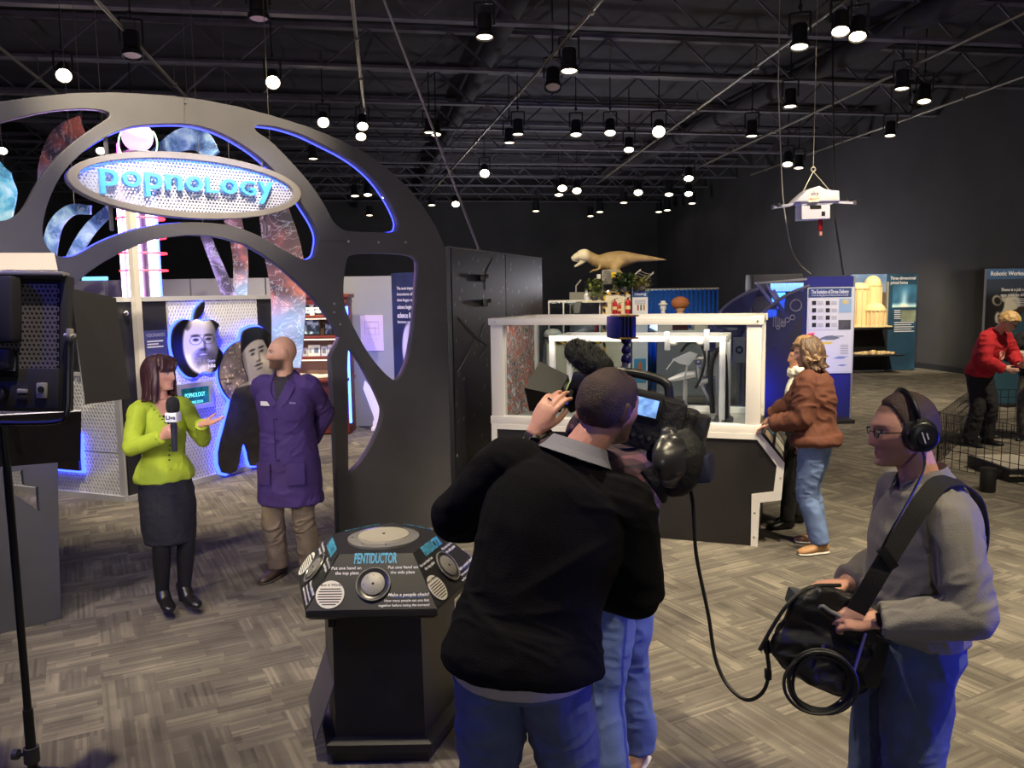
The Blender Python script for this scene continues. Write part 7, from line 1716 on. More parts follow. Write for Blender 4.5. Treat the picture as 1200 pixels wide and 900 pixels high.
wpart('hook', ring(hk + np.array([0, 0, .03]), .03, .01, (0, 1, 0), 14, 6), fm, dr_); wpart('suspension_wire', cyl(hk + np.array([0, 0, .05]), (hk[0], YH, CZ - .02), .005, .005, 6), fm, dr_)
rt = PH.st(961, 267); wpart('red_tag', cat(tube([(rt[0], YH, rt[1] + .09), (rt[0], YH, rt[1] - .02)], [.035, .03], 12, 2, dome=True)), red, dr_); wpart('tag_tip', cyl((rt[0] + .01, YH, rt[1] - .05), (rt[0] + .01, YH, rt[1] - .11), .02, .02, 10), mat('logo_salmon', (226, 150, 130), .5), dr_); wpart('tag_cord', cyl((rt[0], YH, rt[1] + .1), (rt[0], YH, PH.st(961, 256)[1]), .006, .006, 6), fm, dr_)
cb = ob('drone_power_cable', tube([at_y(912, 100, 12.6), at_y(915, 180, 12.6), at_y(918, 235, 12.6), at_y(926, 285, 12.6), at_y(936, 308, 12.7), at_y(950, 321, 12.82)], .009, 6, 6), mat('cable_grey', (165, 160, 150), .5)); tag(cb, 'thin grey cable hanging beside the drone down to the blue wall', 'cable')
top_ = at_y(912, 100, 12.6); ob('cable_drop', cyl(top_, (top_[0], top_[1], CZ - .02), .009, .009, 6), mat('cable_grey', (165, 160, 150), .5), cb)
d2 = ob('dark_cable', tube([at_y(978, 258, 12.86), at_y(983, 290, 12.86), at_y(988, 322, 12.86)], .018, 6, 4), HOSE); tag(d2, 'black cable behind the drone running down to the blue wall', 'cable')
p_ = at_y(978, 258, 12.86); ob('cable_drop', cyl(p_, (p_[0], p_[1] + .4, CZ - .02), .012, .012, 6), HOSE, d2)
# ------------------------------------------------------------------ wire pen, bin and low platform on the right
pen = thing('wire_pen', 'low black wire grid pen around the robot demonstration area', 'fence', at_z(1090, 543, 0)); pm_ = mat('wire_black', (34, 32, 32), .5, .3)
C0 = at_z(1098, 545, 0); C1 = at_z(1225, 575, 0); C2 = at_z(1135, 508, 0); C3 = at_z(1260, 508, 0); HP = .62
def grid_panel(a, b, nm, cell=.10):
 L = np.linalg.norm(b - a); n = max(3, int(L / cell)); S = []
 for i in range(n + 1): p = a + (b - a) * i / n; S.append(bar(p, p + np.array([0, 0, HP]), .006, .006))
 m = int(HP / cell)
 for j in range(m + 1): z = np.array([0, 0, HP * j / m + .003]); S.append(bar(a + z, b + z, .006, .006))
 o = wpart(nm, cat(*S), pm_, pen, smooth=0); return o
for a, b in ((C0, C1), (C0, C2), (C2, C3)): grid_panel(a, b, 'grid_panel')
for c in (C0, C1, C2, C3): wpart('corner_clip', cyl(c, c + np.array([0, 0, HP + .02]), .010, .010, 8), pm_, pen)
bc_ = at_z(1157, 576, 0); bn_ = thing('black_canister', 'small black cylindrical canister on the carpet before the wire pen', 'canister', bc_); ob('canister_body', lathe([(.07, 0), (.075, .01), (.075, .225), (.07, .235)], 20), mat('bin_black', (22, 22, 24), .5), bn_); ob('canister_lid', lathe([(.076, .228), (.076, .245), (.05, .25), (.001, .25)], 20), mat('bin_lid', (34, 34, 36), .4), bn_)
pf_ = at_z(1215, 560, 0); pt_ = thing('low_black_platform', 'low black platform with a pale edge line inside the wire pen', 'platform', pf_); ob('platform_body', box((0, .2, .07), (.85, .8, .14), .01), mat('bin_black', (22, 22, 24), .5), pt_); ob('edge_line', box((0, -.205, .075), (.85, .012, .015)), mat('edge_cream', (170, 160, 140), .6), pt_, smooth=0); ob('pale_top', box((0, .2, .143), (.80, .75, .006)), mat('top_grey', (150, 144, 136), .6), pt_, smooth=0)
# ------------------------------------------------------------------ the people in the hall
def to_local(pos, face, h):
 f = unit([face[0], face[1], 0]); yaw = math.atan2(-f[0], f[1]); k = h / 1.75; c, s = math.cos(-yaw), math.sin(-yaw)
 def P(p): q = np.array(p, float) - np.array([pos[0], pos[1], 0]); return np.array([q[0] * c - q[1] * s, q[0] * s + q[1] * c, q[2]]) / k
 def D(v): return np.array([v[0] * c - v[1] * s, v[0] * s + v[1] * c, v[2]])
 return P, D
def repaint(o, fns):
 """give faces of a garment another fabric where fn(centres) is true"""
 me = o.data; n = len(me.polygons); c = np.empty(n * 3); me.polygons.foreach_get('center', c); c = c.reshape(-1, 3); nr = np.empty(n * 3); me.polygons.foreach_get('normal', nr); nr = nr.reshape(-1, 3); mi = np.zeros(n, dtype=np.int32)
 for i, (fn, m) in enumerate(fns): me.materials.append(m); mi[fn(c, nr)] = i + 1
 me.polygons.foreach_set('material_index', mi)
def collar(P, m, r=.068, h=.045, flare=.016, gap=.5, name='collar', tilt=0.25, par=None):
 """shirt collar standing round the neck, open at the front by gap radians"""
 up = unit(P.neck - P.chest); n = 22; V = []; F = []; k = P.k; base = P.neck - up * .012 * k
 for i in range(n + 1):
  a = math.pi / 2 + gap + (2 * math.pi - 2 * gap) * i / n; d = P.cr * math.cos(a) + P.cf * math.sin(a); front = max(0, math.sin(a))
  b = base + d * r * k - up * .02 * front * k; t = b + up * h * (1 - .35 * front) * k + d * .003; w = t + d * flare * k - up * h * .75 * k
  V += [b, t, w, w - d * .004, t + d * .0035 + up * .003, b + d * .004]
 for i in range(n):
  for j in range(6): F.append((i * 6 + j, i * 6 + (j + 1) % 6, i * 6 + 6 + (j + 1) % 6, i * 6 + 6 + j))
 F += [(5, 4, 3, 2, 1, 0), tuple(n * 6 + j for j in range(6))]
 return ob(name, (np.array(V), F), m, par or P.root, smooth=60)
def chest_patch(P, a, t, d=.0, o=.02):
 """point on the front of the torso: a sideways (m), t along the spine"""
 c, r, f = P.spine(t); A = np.array(P.sec); rx_ = np.interp(t, A[:, 0], A[:, 1]) * P.k * P.girth + o; ry_ = np.interp(t, A[:, 0], A[:, 2]) * P.k * P.girth + o; fo = np.interp(t, A[:, 0], A[:, 3]) * P.k
 return c + f * (fo + ry_ * math.sqrt(max(.05, 1 - (a / rx_) ** 2)) + d) + r * a
def strip(pts, w, th, m, name, parent, nrm):
 """flat band through points; nrm gives the outward direction at each"""
 P = catmull(np.array(pts), 6); N = catmull(np.array(nrm), 6); T = np.gradient(P, axis=0); V = []; F = []
 for i in range(len(P)):
  t = unit(T[i]); n = unit(N[i] - t * (N[i] @ t)); x = np.cross(t, n)
  V += [P[i] - x * w / 2, P[i] + x * w / 2, P[i] + x * w / 2 + n * th, P[i] - x * w / 2 + n * th]
 for i in range(len(P) - 1):
  for j in range(4): F.append((i * 4 + j, i * 4 + (j + 1) % 4, i * 4 + 4 + (j + 1) % 4, i * 4 + 4 + j))
 F += [(3, 2, 1, 0), tuple((len(P) - 1) * 4 + j for j in range(4))]
 return ob(name, (np.array(V), F), m, parent, smooth=40)
HAIRD = mat('hair_dark_brown', (52, 36, 32), .45, bump=(90, .4)); DENIM = mat('denim_blue', (78, 92, 132), .85, bump=(220, .25), var=(9, .22)); DENIM2 = mat('denim_light', (96, 116, 158), .85, bump=(220, .25), var=(8, .22)); BLACKC = mat('black_cloth', (24, 23, 27), .85, bump=(160, .3)); LEATH = mat('black_leather', (22, 21, 24), .28)
def bob_locks(seed, length, n, r0, curl=0.0, bangs=True, part=0.0, back_only=False, drop=.0):
 """locks of hair from the crown, in head coordinates"""
 r = np.random.default_rng(seed); out = []
 for i in range(n):
  a = -math.pi / 2 + (i / n - .5) * 2 * math.pi * (.60 if not back_only else .60) ; a += r.normal() * .04       # from behind round both sides
  dx, dy = math.cos(a), math.sin(a); j = r.random()
  P = [(dx * .015 + part, dy * .02 - .01, .122), (dx * .060, dy * .070 - .008, .10 + .006 * j), (dx * .090, dy * .108 - .004, .045), (dx * .096, dy * .114 - .004, -.01), (dx * (.094 + .01 * j), dy * .112, -.01 - length * .45), (dx * (.090 + .02 * j), dy * .105, -.01 - length * (.80 + .1 * j)), (dx * (.105 + .03 * j), dy * (.115 + .02 * j), -.02 - length * (.95 + .12 * j))]
  P = np.array(P)
  if curl: s = np.linspace(0, 1, 7); P[:, 0] += curl * np.sin(s * 14 + r.random() * 6) * s; P[:, 1] += curl * np.cos(s * 13 + r.random() * 6) * s
  out.append((P, np.array([.010, .021, .025, .025, .024, .020, .008]) * r0))
 if bangs:
  for i in range(11):
   x = (i - 5) / 5 * .066; P = [(x * .4, .01, .124), (x * .8, .062, .105), (x * 1.02, .098 - abs(x) * .35, .070), (x * 1.08 + .004, .108 - abs(x) * .55, .036), (x * 1.12 + .008, .106 - abs(x) * .6, .018)]
   out.append((np.array(P), np.array([.010, .018, .019, .016, .007])))
 return out
# ---- the woman in lime with the microphone
pos, face, h = (-2.31, 5.33), (.72, -.69), 1.66
L, Dv = to_local(pos, face, h)
wr = at_y(190, 512, 5.02); wl = at_y(236, 497, 5.24)
lw = Person('person', 'woman in a lime green jacket and black skirt holding a microphone', pos, face, h, True, pelvis=(0, 0, .985), look=Dv((.97, -.22, -.02)), voxel=.006, skin=(214, 158, 136), girth=.93,
 arms={'R': dict(wrist=L(wr), pole=Dv((-1, -.15, -.9)), dir=Dv((.75, -.25, .35)), palm=Dv((.1, .9, .3)), curl=(1.0, 1.0, 1.0, 1.0), thumb=.9, tout=.5), 'L': dict(wrist=L(wl), pole=Dv((.1, .6, -1)), dir=Dv((.97, -.1, .16)), palm=Dv((.0, -.35, .95)), curl=(.10, .12, .16, .2), thumb=.2, tout=.7, spread=.1)},
 legs={'R': dict(ankle=(.07, .0, .14), foot=(.15, 1, 0)), 'L': dict(ankle=(-.06, .06, .14), foot=(-.05, 1, 0))}, face_cfg=dict(lips=(176, 70, 76), brow=(70, 46, 38)))
LIME = mat('lime_knit', (176, 196, 52), .8, bump=(120, .3), var=(4, .06))
jk = lw.cloth('jacket', [lw.torso(lambda t: .014 + .026 * float(sstep(.42, .22, np.array(t))), .10, .975)] + [lw.arm(sd, .012, .97) for sd in 'RL'], LIME, voxel=.006, amp=.006, seed=4, scale=11)
vz = lw.chest[2] - .02 * lw.k
repaint(jk, [(lambda c, n: (np.abs(c[:, 0]) < (c[:, 2] - vz) * .34) & (n[:, 1] > .1) & (c[:, 2] > vz), BLACKC), (lambda c, n: (np.abs(c[:, 0]) < (c[:, 2] - vz) * .34) & (n[:, 1] > -.2) & (c[:, 2] > vz + .105), lw.skinmat)])
ca_ = jk.data.color_attributes.new('Col', 'FLOAT_COLOR', 'POINT'); ca_.data.foreach_set('color', np.tile(np.array(srgb((214, 158, 136)) + (1,)), len(jk.data.vertices)))
DOT = mat('stitch_dark', (44, 52, 20), .7)
for sg in (-1, 1):
 for j in range(9):
  f = j / 8; t = .70 + .25 * f; p = chest_patch(lw, sg * (.012 + .075 * f), t, .002, .016); ob('stitch', box(p, (.010, .006, .006)), DOT, jk, smooth=0)
for j in range(8): p = chest_patch(lw, .012, .15 + .055 * j, .003, .022 if j > 2 else .036); ob('stitch', box(p, (.008, .006, .010)), DOT, jk, smooth=0)
for sg in (-1, 1): ob('pocket_flap', prism([(-.05, -.01), (.05, -.01), (.05, .01), (-.05, .01)], .006, Matrix.Translation(Vector(chest_patch(lw, sg * .085, .22, .006, .024))) @ Matrix.Rotation(math.pi / 2, 4, 'X') @ Matrix.Rotation(-sg * .5, 4, 'Y')), LIME, jk, smooth=0)
for sd in 'RL':
 e, w = lw.el[sd], lw.wr[sd]; q = e * .06 + w * .94; d = unit(w - e); ob('cuff_stitching', tube([q + d * .001, q + d * .010], .0405, 14, 1), LIME, jk); x, y = frame_of(d)
 for j in range(8): t = j * math.pi / 4; ob('stitch', ball(q + (x * math.cos(t) + y * math.sin(t)) * .041, .005, 6, 4), DOT, jk)
zz = [1.03, .95, .86, .74, .62, .515]; C_ = [np.array([0, .004 * i, z]) * lw.k + np.array([0, .006, 0]) for i, z in enumerate(zz)]
SKm = mat('skirt_black', (27, 27, 36), .8, bump=(45, .35), var=(20, .2))
sk_ = loft(np.array(C_), np.array([.140, .172, .186, .188, .182, .170]) * lw.k, np.array([.110, .138, .155, .165, .160, .150]) * lw.k, [np.array([1., 0, 0])] * 6, [np.array([0, 1., 0])] * 6, 28)
lw.cloth('skirt', [sk_], SKm, voxel=.008, amp=.004, seed=9)
lw.cloth('tights', [lw.leg(sd, .004, 1.0) for sd in 'RL'] + [tube([lw.an[sd] + np.array([0, 0, .02]), lw.an[sd] - np.array([0, 0, .03]) + lw.fd[sd] * .01, lw.an[sd] + lw.fd[sd] * .10 - np.array([0, 0, .055])], [.042, .041, .031], 12, 3) for sd in 'RL'], mat('tights_black', (20, 19, 24), .6), voxel=.008, amp=0)
lw.shoes(LEATH, heel=.055, name='ankle_boot')
HAIRW = mat('hair_auburn_dark', (66, 38, 40), .35, bump=(110, .5), stretch=(1, 1, .15))
hm = lw.cap_hair(HAIRW, hairline=.052, thick=.024, back=-.07, side=-.02, seed=3)
lw.locks(bob_locks(5, .155, 44, 1.0, .004), HAIRW, 'hair_locks')
# microphone
mp_ = at_y(206, 482, 4.98); ma = np.array([.03, -.02, 1.0]); mu = unit(ma); hb = np.array(at_y(204, 512, 4.98))
mc = thing('handheld_microphone', 'black handheld microphone with a white station flag in her right hand', 'microphone', hb - mu * .10)
MB = mat('mic_black', (20, 20, 24), .8, bump=(300, .6)); wpart('handle', tube([hb - mu * .09, hb, hb + mu * .10], [.017, .018, .021], 14, 3), mat('mic_body', (60, 62, 74), .35, .4), mc); wpart('foam_windscreen', tube([hb + mu * .178, hb + mu * .212], [.040, .040], 18, 3, dome=True), MB, mc)
fx, fy = frame_of(mu, (0, -1, 0)); Mf = np.eye(3); Mf = np.column_stack([unit(np.array([.98, -.05, 0])), unit(np.array([.05, .98, 0])), [0, 0, 1]]); fl_ = wpart('mic_flag', box(hb + mu * .125, (.072, .072, .058), .004, Mf), mat('flag_white', (236, 236, 240), .45), mc)
PF = Plane((hb + mu * .125)[:2] + np.array([-.002, -.0375]), (.998, -.05)); sub('flag_lettering', text('Live', .036, PF.frame(0, (hb + mu * .125)[2], .0), .0008, bold=.03), mat('flag_navy', (40, 44, 84), .5), fl_, mc)
# ---- the man in the purple lab coat
pos, face, h = (-1.66, 5.97), (-.12, -.99), 1.80
L, Dv = to_local(pos, face, h)
pm_n = Person('person', 'bearded man in a purple lab coat with hands behind his back', pos, face, h, look=Dv((-.90, -.42, -.02)), voxel=.006, skin=(214, 164, 138),
 arms={'R': dict(wrist=(.10, -.20, .98), pole=(.7, -.7, 0), palm=(0, -1, 0)), 'L': dict(wrist=(-.10, -.20, .96), pole=(-.7, -.7, 0), palm=(0, -1, 0))},
 legs={'R': dict(ankle=(.11, .02, .085), foot=(.35, 1, 0)), 'L': dict(ankle=(-.11, -.04, .085), foot=(-.3, 1, 0))}, face_cfg=dict(beard=(72, 50, 40), beard_a=.9, brow=(90, 64, 50), scalp=(150, 112, 92), scalp_a=.25, hairline=.07))
PUR = mat('lab_coat_purple', (70, 48, 112), .8, bump=(140, .2), var=(5, .08)); CHAR = mat('shirt_charcoal', (46, 40, 50), .8)
pm_n.top('shirt', CHAR, o=.010, t0=.3, t1=.99, amp=.002)
k = pm_n.k; zs_ = [1.10, 1.0, .90, .78, .66, .56]
ck = loft(np.array([np.array([0, -.002, z]) * k for z in zs_]), np.array([.185, .195, .208, .218, .226, .232]) * k, np.array([.145, .165, .180, .192, .200, .205]) * k, [np.array([1., 0, 0])] * 6, [np.array([0, 1., 0])] * 6, 32)
ct_ = pm_n.cloth('lab_coat', [pm_n.torso(.030, .28, .955), ck] + [pm_n.arm(sd, .020, .97) for sd in 'RL'], PUR, voxel=.007, amp=.009, seed=11, scale=9)
cv = pm_n.chest[2] + .035 * k
repaint(ct_, [(lambda c, n: (np.abs(c[:, 0]) < (c[:, 2] - cv) * .36) & (n[:, 1] > .0) & (c[:, 2] > cv), CHAR)])
def on_front(P, a, z, d, rx_=.21, ry_=.182): return np.array([a, ry_ * P.k * math.sqrt(max(.02, 1 - (a / (rx_ * P.k)) ** 2)) + d, z])
for sg in (-1, 1):
 pts = [chest_patch(pm_n, sg * .015, .72, .012, .030), chest_patch(pm_n, sg * .060, .80, .012, .030), chest_patch(pm_n, sg * .082, .885, .010, .030), pm_n.neck + np.array([sg * .085, -.02, .015])]
 strip(pts, .055, .008, PUR, 'lapel', ct_, [pm_n.cf, pm_n.cf, pm_n.cf + np.array([sg * .4, 0, .5]), np.array([sg * .8, 0, .6])])
for z in (1.19, 1.04, .90): p = on_front(pm_n, .0, z * k, .012); ob('button', cyl(p, p + np.array([0, .005, 0]), .010, .009, 12), mat('button_purple', (50, 32, 80), .4), ct_)
for j in range(18):
 z = .60 + .034 * j; p = on_front(pm_n, .022, z * k, .004); ob('front_seam', box(p, (.003, .008, .036)), mat('seam_purple', (52, 32, 92), .8), ct_, smooth=0)
for sg in (-1, 1): p = on_front(pm_n, sg * .12, .80 * k, .012, .222, .194); ob('pocket', box(p, (.13, .014, .16), .005, rz(-sg * .42)), PUR, ct_)
bp_ = chest_patch(pm_n, .095, .735, .010, .034); bg = ob('name_badge', box(bp_, (.075, .006, .032), .002, rz(-.25)), mat('badge_white', (238, 234, 226), .5), ct_)
cp2 = chest_patch(pm_n, -.10, .745, .014, .034); u_ = unit(np.array([-math.cos(.28), -math.sin(.28) * -1.0, 0]));
Mx = Matrix(((-math.cos(.26), 0, -math.sin(.26), cp2[0]), (math.sin(.26) * -1.0 * -1, 0, math.cos(.26), cp2[1]), (0, 1, 0, cp2[2]), (0, 0, 0, 1))); ob('embroidered_name', text('Science', .026, Mx, .001, bold=.01), mat('thread_lilac', (176, 166, 200), .7), ct_)
collar(pm_n, CHAR, .064, .04, .02, .5)
pm_n.trousers('trousers', mat('khaki', (134, 118, 98), .85, bump=(160, .2), var=(7, .15)), o=.012, flare=.014, amp=.009, scale=10)
pm_n.shoes(mat('shoe_brown', (58, 44, 38), .5), mat('sole_dark', (70, 60, 52), .7))
# ---- the tall man in the black sweater bending to the camera screen
pos, face, h = (.03, 2.46), (.36, .93), 1.86
L, Dv = to_local(pos, face, h)
sw = Person('person', 'tall man in a black sweater leaning over to look at the camera screen', pos, face, h, pelvis=L((.02, 2.43, .985)), waist=L((.055, 2.46, 1.14)), chest=L((.115, 2.50, 1.35)), neck=L((.195, 2.54, 1.575)), head=L((.305, 2.57, 1.735)),
 look=Dv((.78, .60, -.12)), head_up=Dv((.22, .05, .97)), chest_right=Dv((.90, -.30, -.36)), pelvis_right=(1, 0, 0), voxel=.005, skin=(198, 142, 128), girth=1.10, sh=.185,
 arms={'L': dict(wrist=L((-.02, 2.86, 1.28)), pole=Dv((-1, -.25, -.3)), palm=Dv((1, 0, 0))), 'R': dict(wrist=L((.26, 2.72, 1.10)), pole=Dv((.5, -.5, -1)), dir=Dv((-.4, .8, .2)), palm=Dv((-.6, 0, -1)), curl=(.6, .6, .6, .6))},
 legs={'L': dict(ankle=L((-.17, 2.42, .09)), foot=Dv((.1, 1, 0))), 'R': dict(ankle=L((.20, 2.52, .09)), foot=Dv((.5, 1, 0)))}, face_cfg=dict(beard=(60, 42, 38), beard_a=.8, scalp=(58, 42, 42), scalp_a=.9, hairline=.06))
SWB = mat('sweater_black', (13, 12, 16), .95, bump=(240, .35), spec=.15)
sw.cloth('sweater', [sw.torso(lambda t: .030 + .03 * (1 - min(1, t / .5)) , .11, .995)] + [sw.arm(sd, .026, .96) for sd in 'RL'], SWB, voxel=.007, amp=.008, seed=21, scale=7)
sw.cloth('undershirt', [sw.torso(.036, .045, .16)], mat('tee_grey', (168, 166, 178), .85, bump=(120, .2)), voxel=.008, amp=.001)
collar(sw, mat('collar_grey', (118, 118, 130), .8, bump=(200, .2)), .078, .060, .034, .45)
sw.trousers('jeans', DENIM, o=.022, t1=.3, flare=.022, amp=.009, scale=9, seed=5)
sw.shoes(mat('shoe_dark', (40, 36, 36), .5), mat('sole_dark', (70, 60, 52), .7))
sw.cap_hair(mat('hair_brown_short', (58, 40, 40), .55, bump=(260, .6)), hairline=.062, thick=.009, back=-.066, side=-.012, seed=6, bald=lambda x, y, z: .35 + .65 * sstep(.052, .075, np.sqrt(x ** 2 + (y + .01) ** 2)))
# ---- the camera operator in plaid, mostly hidden
pos, face, h = (.42, 3.20), (-.85, .52), 1.76
L, Dv = to_local(pos, face, h)
lwrist = at_y(627, 503, 2.76)
op = Person('person', 'camera operator in a plaid shirt and jeans half hidden behind the black sweater', pos, face, h, pelvis=L((.42, 3.21, .94)), head=L((.36, 3.22, 1.63)), look=Dv((-.9, .35, 0)), voxel=.005, skin=(206, 152, 132), girth=1.05,
 arms={'L': dict(wrist=L(lwrist), pole=Dv((-.5, -.3, -1)), dir=Dv((.52, .12, .84)), palm=Dv((.45, .85, -.2)), curl=(.42, .42, .44, .5), thumb=.6, tout=.5), 'R': dict(wrist=L((.34, 3.32, 1.60)), pole=Dv((.3, 1, -1)), palm=Dv((0, -1, 0)))},
 legs={'L': dict(ankle=L((.36, 3.02, .085)), foot=Dv((-1, .2, 0))), 'R': dict(ankle=L((.54, 3.44, .085)), foot=Dv((-.5, -.85, 0)))}, face_cfg=dict(scalp=(58, 42, 36), scalp_a=.9))
def plaid():
 m = bpy.data.materials.new('plaid_flannel'); m.use_nodes = True; nt = m.node_tree; Ln = nt.links; b = nt.nodes['Principled BSDF']; b.inputs['Roughness'].default_value = .9; tc = nd(nt, 'ShaderNodeTexCoord'); sp = nd(nt, 'ShaderNodeSeparateXYZ'); Ln.new(tc.outputs['Object'], sp.inputs[0])
 def M(op, a, c):
  n = nd(nt, 'ShaderNodeMath', operation=op)
  for i, q in enumerate((a, c)):
   if isinstance(q, (int, float)): n.inputs[i].default_value = q
   else: Ln.new(q, n.inputs[i])
  return n.outputs[0]
 s1 = M('GREATER_THAN', M('SINE', M('MULTIPLY', M('ADD', sp.outputs[0], sp.outputs[1]), 82.0), 0.0), .1); s2 = M('GREATER_THAN', M('SINE', M('MULTIPLY', sp.outputs[2], 92.0), 0.0), .1); v = M('MULTIPLY', M('ADD', s1, s2), .5)
 rp = nd(nt, 'ShaderNodeValToRGB'); Ln.new(v, rp.inputs[0]); e = rp.color_ramp.elements; e[0].color = srgb((40, 30, 44)) + (1,); e[1].color = srgb((112, 74, 86)) + (1,); q = e.new(.5); q.color = srgb((70, 48, 60)) + (1,); Ln.new(rp.outputs[0], b.inputs['Base Color']); return m
PLD = plaid()
op.top('plaid_shirt', PLD, o=.022, t0=.1, t1=.97, sleeve=.90, amp=.008, seed=31, scale=9, voxel=.008)
collar(op, PLD, .066, .045, .024, .5)
op.trousers('jeans', DENIM2, o=.016, flare=.016, amp=.009, scale=10, seed=15, voxel=.008)
op.shoes(mat('shoe_tan', (140, 104, 70), .6), mat('sole_white', (200, 194, 184), .6)); op.cap_hair(HAIRD)
e, w = op.el['L'], op.wr['L']; d = unit(w - e); q = w - d * .022
wt_ = ob('wrist_watch', ring(q, .033, .011, d, 24, 8), mat('watch_black', (18, 18, 20), .4), op.root); x, y = frame_of(d)
nrm = unit(Dv((-.25, -.9, .3))); nrm = unit(nrm - d * (nrm @ d)); ob('watch_face', cyl(q + nrm * .030, q + nrm * .044, .021, .019, 20), mat('watch_black', (18, 18, 20), .4), wt_); ob('watch_dial', cyl(q + nrm * .0435, q + nrm * .045, .015, .015, 20), mat('watch_dial', (44, 46, 50), .2), wt_)
hd_ = op.hand['L']; dd = unit(hd_['d']); pn = unit(hd_['palm'] - dd * (hd_['palm'] @ dd)); xx = np.cross(dd, pn) * -1; rg = op.wr['L'] + dd * .112 + xx * -.0095 + pn * .006; ob('finger_ring', ring(rg, .0105, .0022, unit(dd * .9 + pn * .35), 18, 6), mat('ring_silver', (220, 220, 225), .15, 1.0), op.root)
# ---- the sound man with headphones
pos, face, h = (1.27, 2.56), (-1, .10), 1.75
L, Dv = to_local(pos, face, h)
lwr = at_y(1028, 727, 2.36); rwr = at_y(992, 683, 2.66)
sm_ = Person('person', 'man with headphones and glasses in a grey pullover carrying a sound bag', pos, face, h, pelvis=L((1.28, 2.56, .94)), waist=L((1.295, 2.56, 1.08)), chest=L((1.325, 2.56, 1.28)), neck=L((1.30, 2.56, 1.485)), head=L((1.245, 2.57, 1.645)), look=Dv((-.99, .06, -.10)), voxel=.0045, skin=(206, 152, 132), girth=1.08,
 arms={'L': dict(wrist=L(lwr), pole=Dv((.5, -.5, -.9)), dir=Dv((-.95, .25, .02)), palm=Dv((.1, .75, -.65)), curl=(.7, .75, .8, .85), thumb=.5), 'R': dict(wrist=L(rwr), pole=Dv((.6, .6, -.6)), dir=Dv((-.97, -.05, -.05)), palm=Dv((-.2, -.2, -1)), curl=(.55, .5, .5, .5), thumb=.4)},
 legs={'L': dict(ankle=L((1.32, 2.45, .085)), foot=Dv((-1, -.1, 0))), 'R': dict(ankle=L((1.24, 2.68, .085)), foot=Dv((-1, .3, 0)))}, face_cfg=dict(beard=(150, 112, 98), beard_a=.5, brow=(110, 80, 66), scalp=(74, 56, 50), scalp_a=.75, hairline=.062, lips=(172, 104, 94)))
GREY = mat('pullover_grey', (132, 128, 124), .9, bump=(260, .25), var=(6, .06))
pu = sm_.cloth('pullover', [sm_.torso(lambda t: .022 + .012 * (t < .45), .27, .965)] + [sm_.arm(sd, .020, .95) for sd in 'RL'], GREY, voxel=.006, amp=.008, seed=41, scale=9)
collar(sm_, GREY, .070, .052, .026, .40)
jn = sm_.trousers('jeans', DENIM, o=.016, t1=.31, flare=.012, amp=.006, scale=10, seed=25, voxel=.007)
bk_ = np.array([-.115, -.155, .86]); strip([L(at_y(1086, 762, 2.40)) * sm_.k, L(at_y(1088, 800, 2.40)) * sm_.k], .085, .006, DENIM, 'back_pocket', jn, [Dv((.55, -.8, 0)), Dv((.55, -.8, 0))])
strip([chest_patch(sm_, a, .36, .004, .020) if False else (sm_.spine(.345)[0] + sm_.spine(.345)[1] * math.cos(t) * .195 + sm_.spine(.345)[2] * math.sin(t) * .150) for t in np.linspace(0, 2 * math.pi, 14)], .034, .005, mat('belt_brown', (60, 44, 36), .5), 'belt', jn, [sm_.spine(.345)[1] * math.cos(t) + sm_.spine(.345)[2] * math.sin(t) for t in np.linspace(0, 2 * math.pi, 14)])
sm_.shoes(mat('shoe_dark', (40, 36, 36), .5), mat('sole_dark', (70, 60, 52), .7))
sm_.cap_hair(mat('hair_brown_short', (58, 40, 40), .55, bump=(260, .6)), hairline=.082, thick=.008, back=-.070, side=.0, seed=8)
# glasses
gm = mat('glasses_wire', (50, 46, 46), .3, .6); gl_ = []
H_ = sm_.headM()
gfr = ob('glasses', xf(cat(ring((.030, .098, .004), .020, .0016, (0, 1, 0), 22, 6, ry_=.014), ring((-.030, .098, .004), .020, .0016, (0, 1, 0), 22, 6, ry_=.014), tube([(-.010, .100, .006), (0, .106, .008), (.010, .100, .006)], .0014, 6, 3)), H_), gm, sm_.root)
for sg in (-1, 1): ob('temple_arm', xf(tube([(sg * .050, .096, .008), (sg * .072, .06, .008), (sg * .082, .0, .006)], .002, 6, 3), H_), gm, gfr); ob('glasses_lens', xf(cyl((sg * .030, .0975, .004), (sg * .030, .0985, .004), .017, .017, 18), H_), GL, gfr)
e, w = sm_.el['L'], sm_.wr['L']; d = unit(w - e); q = w - d * .012; wt2 = ob('wrist_watch', ring(q, .031, .009, d, 24, 8), mat('watch_black', (18, 18, 20), .4), sm_.root); nrm = unit(Dv((.1, -.9, .45))); nrm = unit(nrm - d * (nrm @ d)); X_ = np.cross(d, nrm)
ob('watch_face', box(q + nrm * .034, (.034, .012, .040), .006, np.column_stack([d, nrm, X_])), mat('watch_glass', (12, 12, 16), .12), wt2)
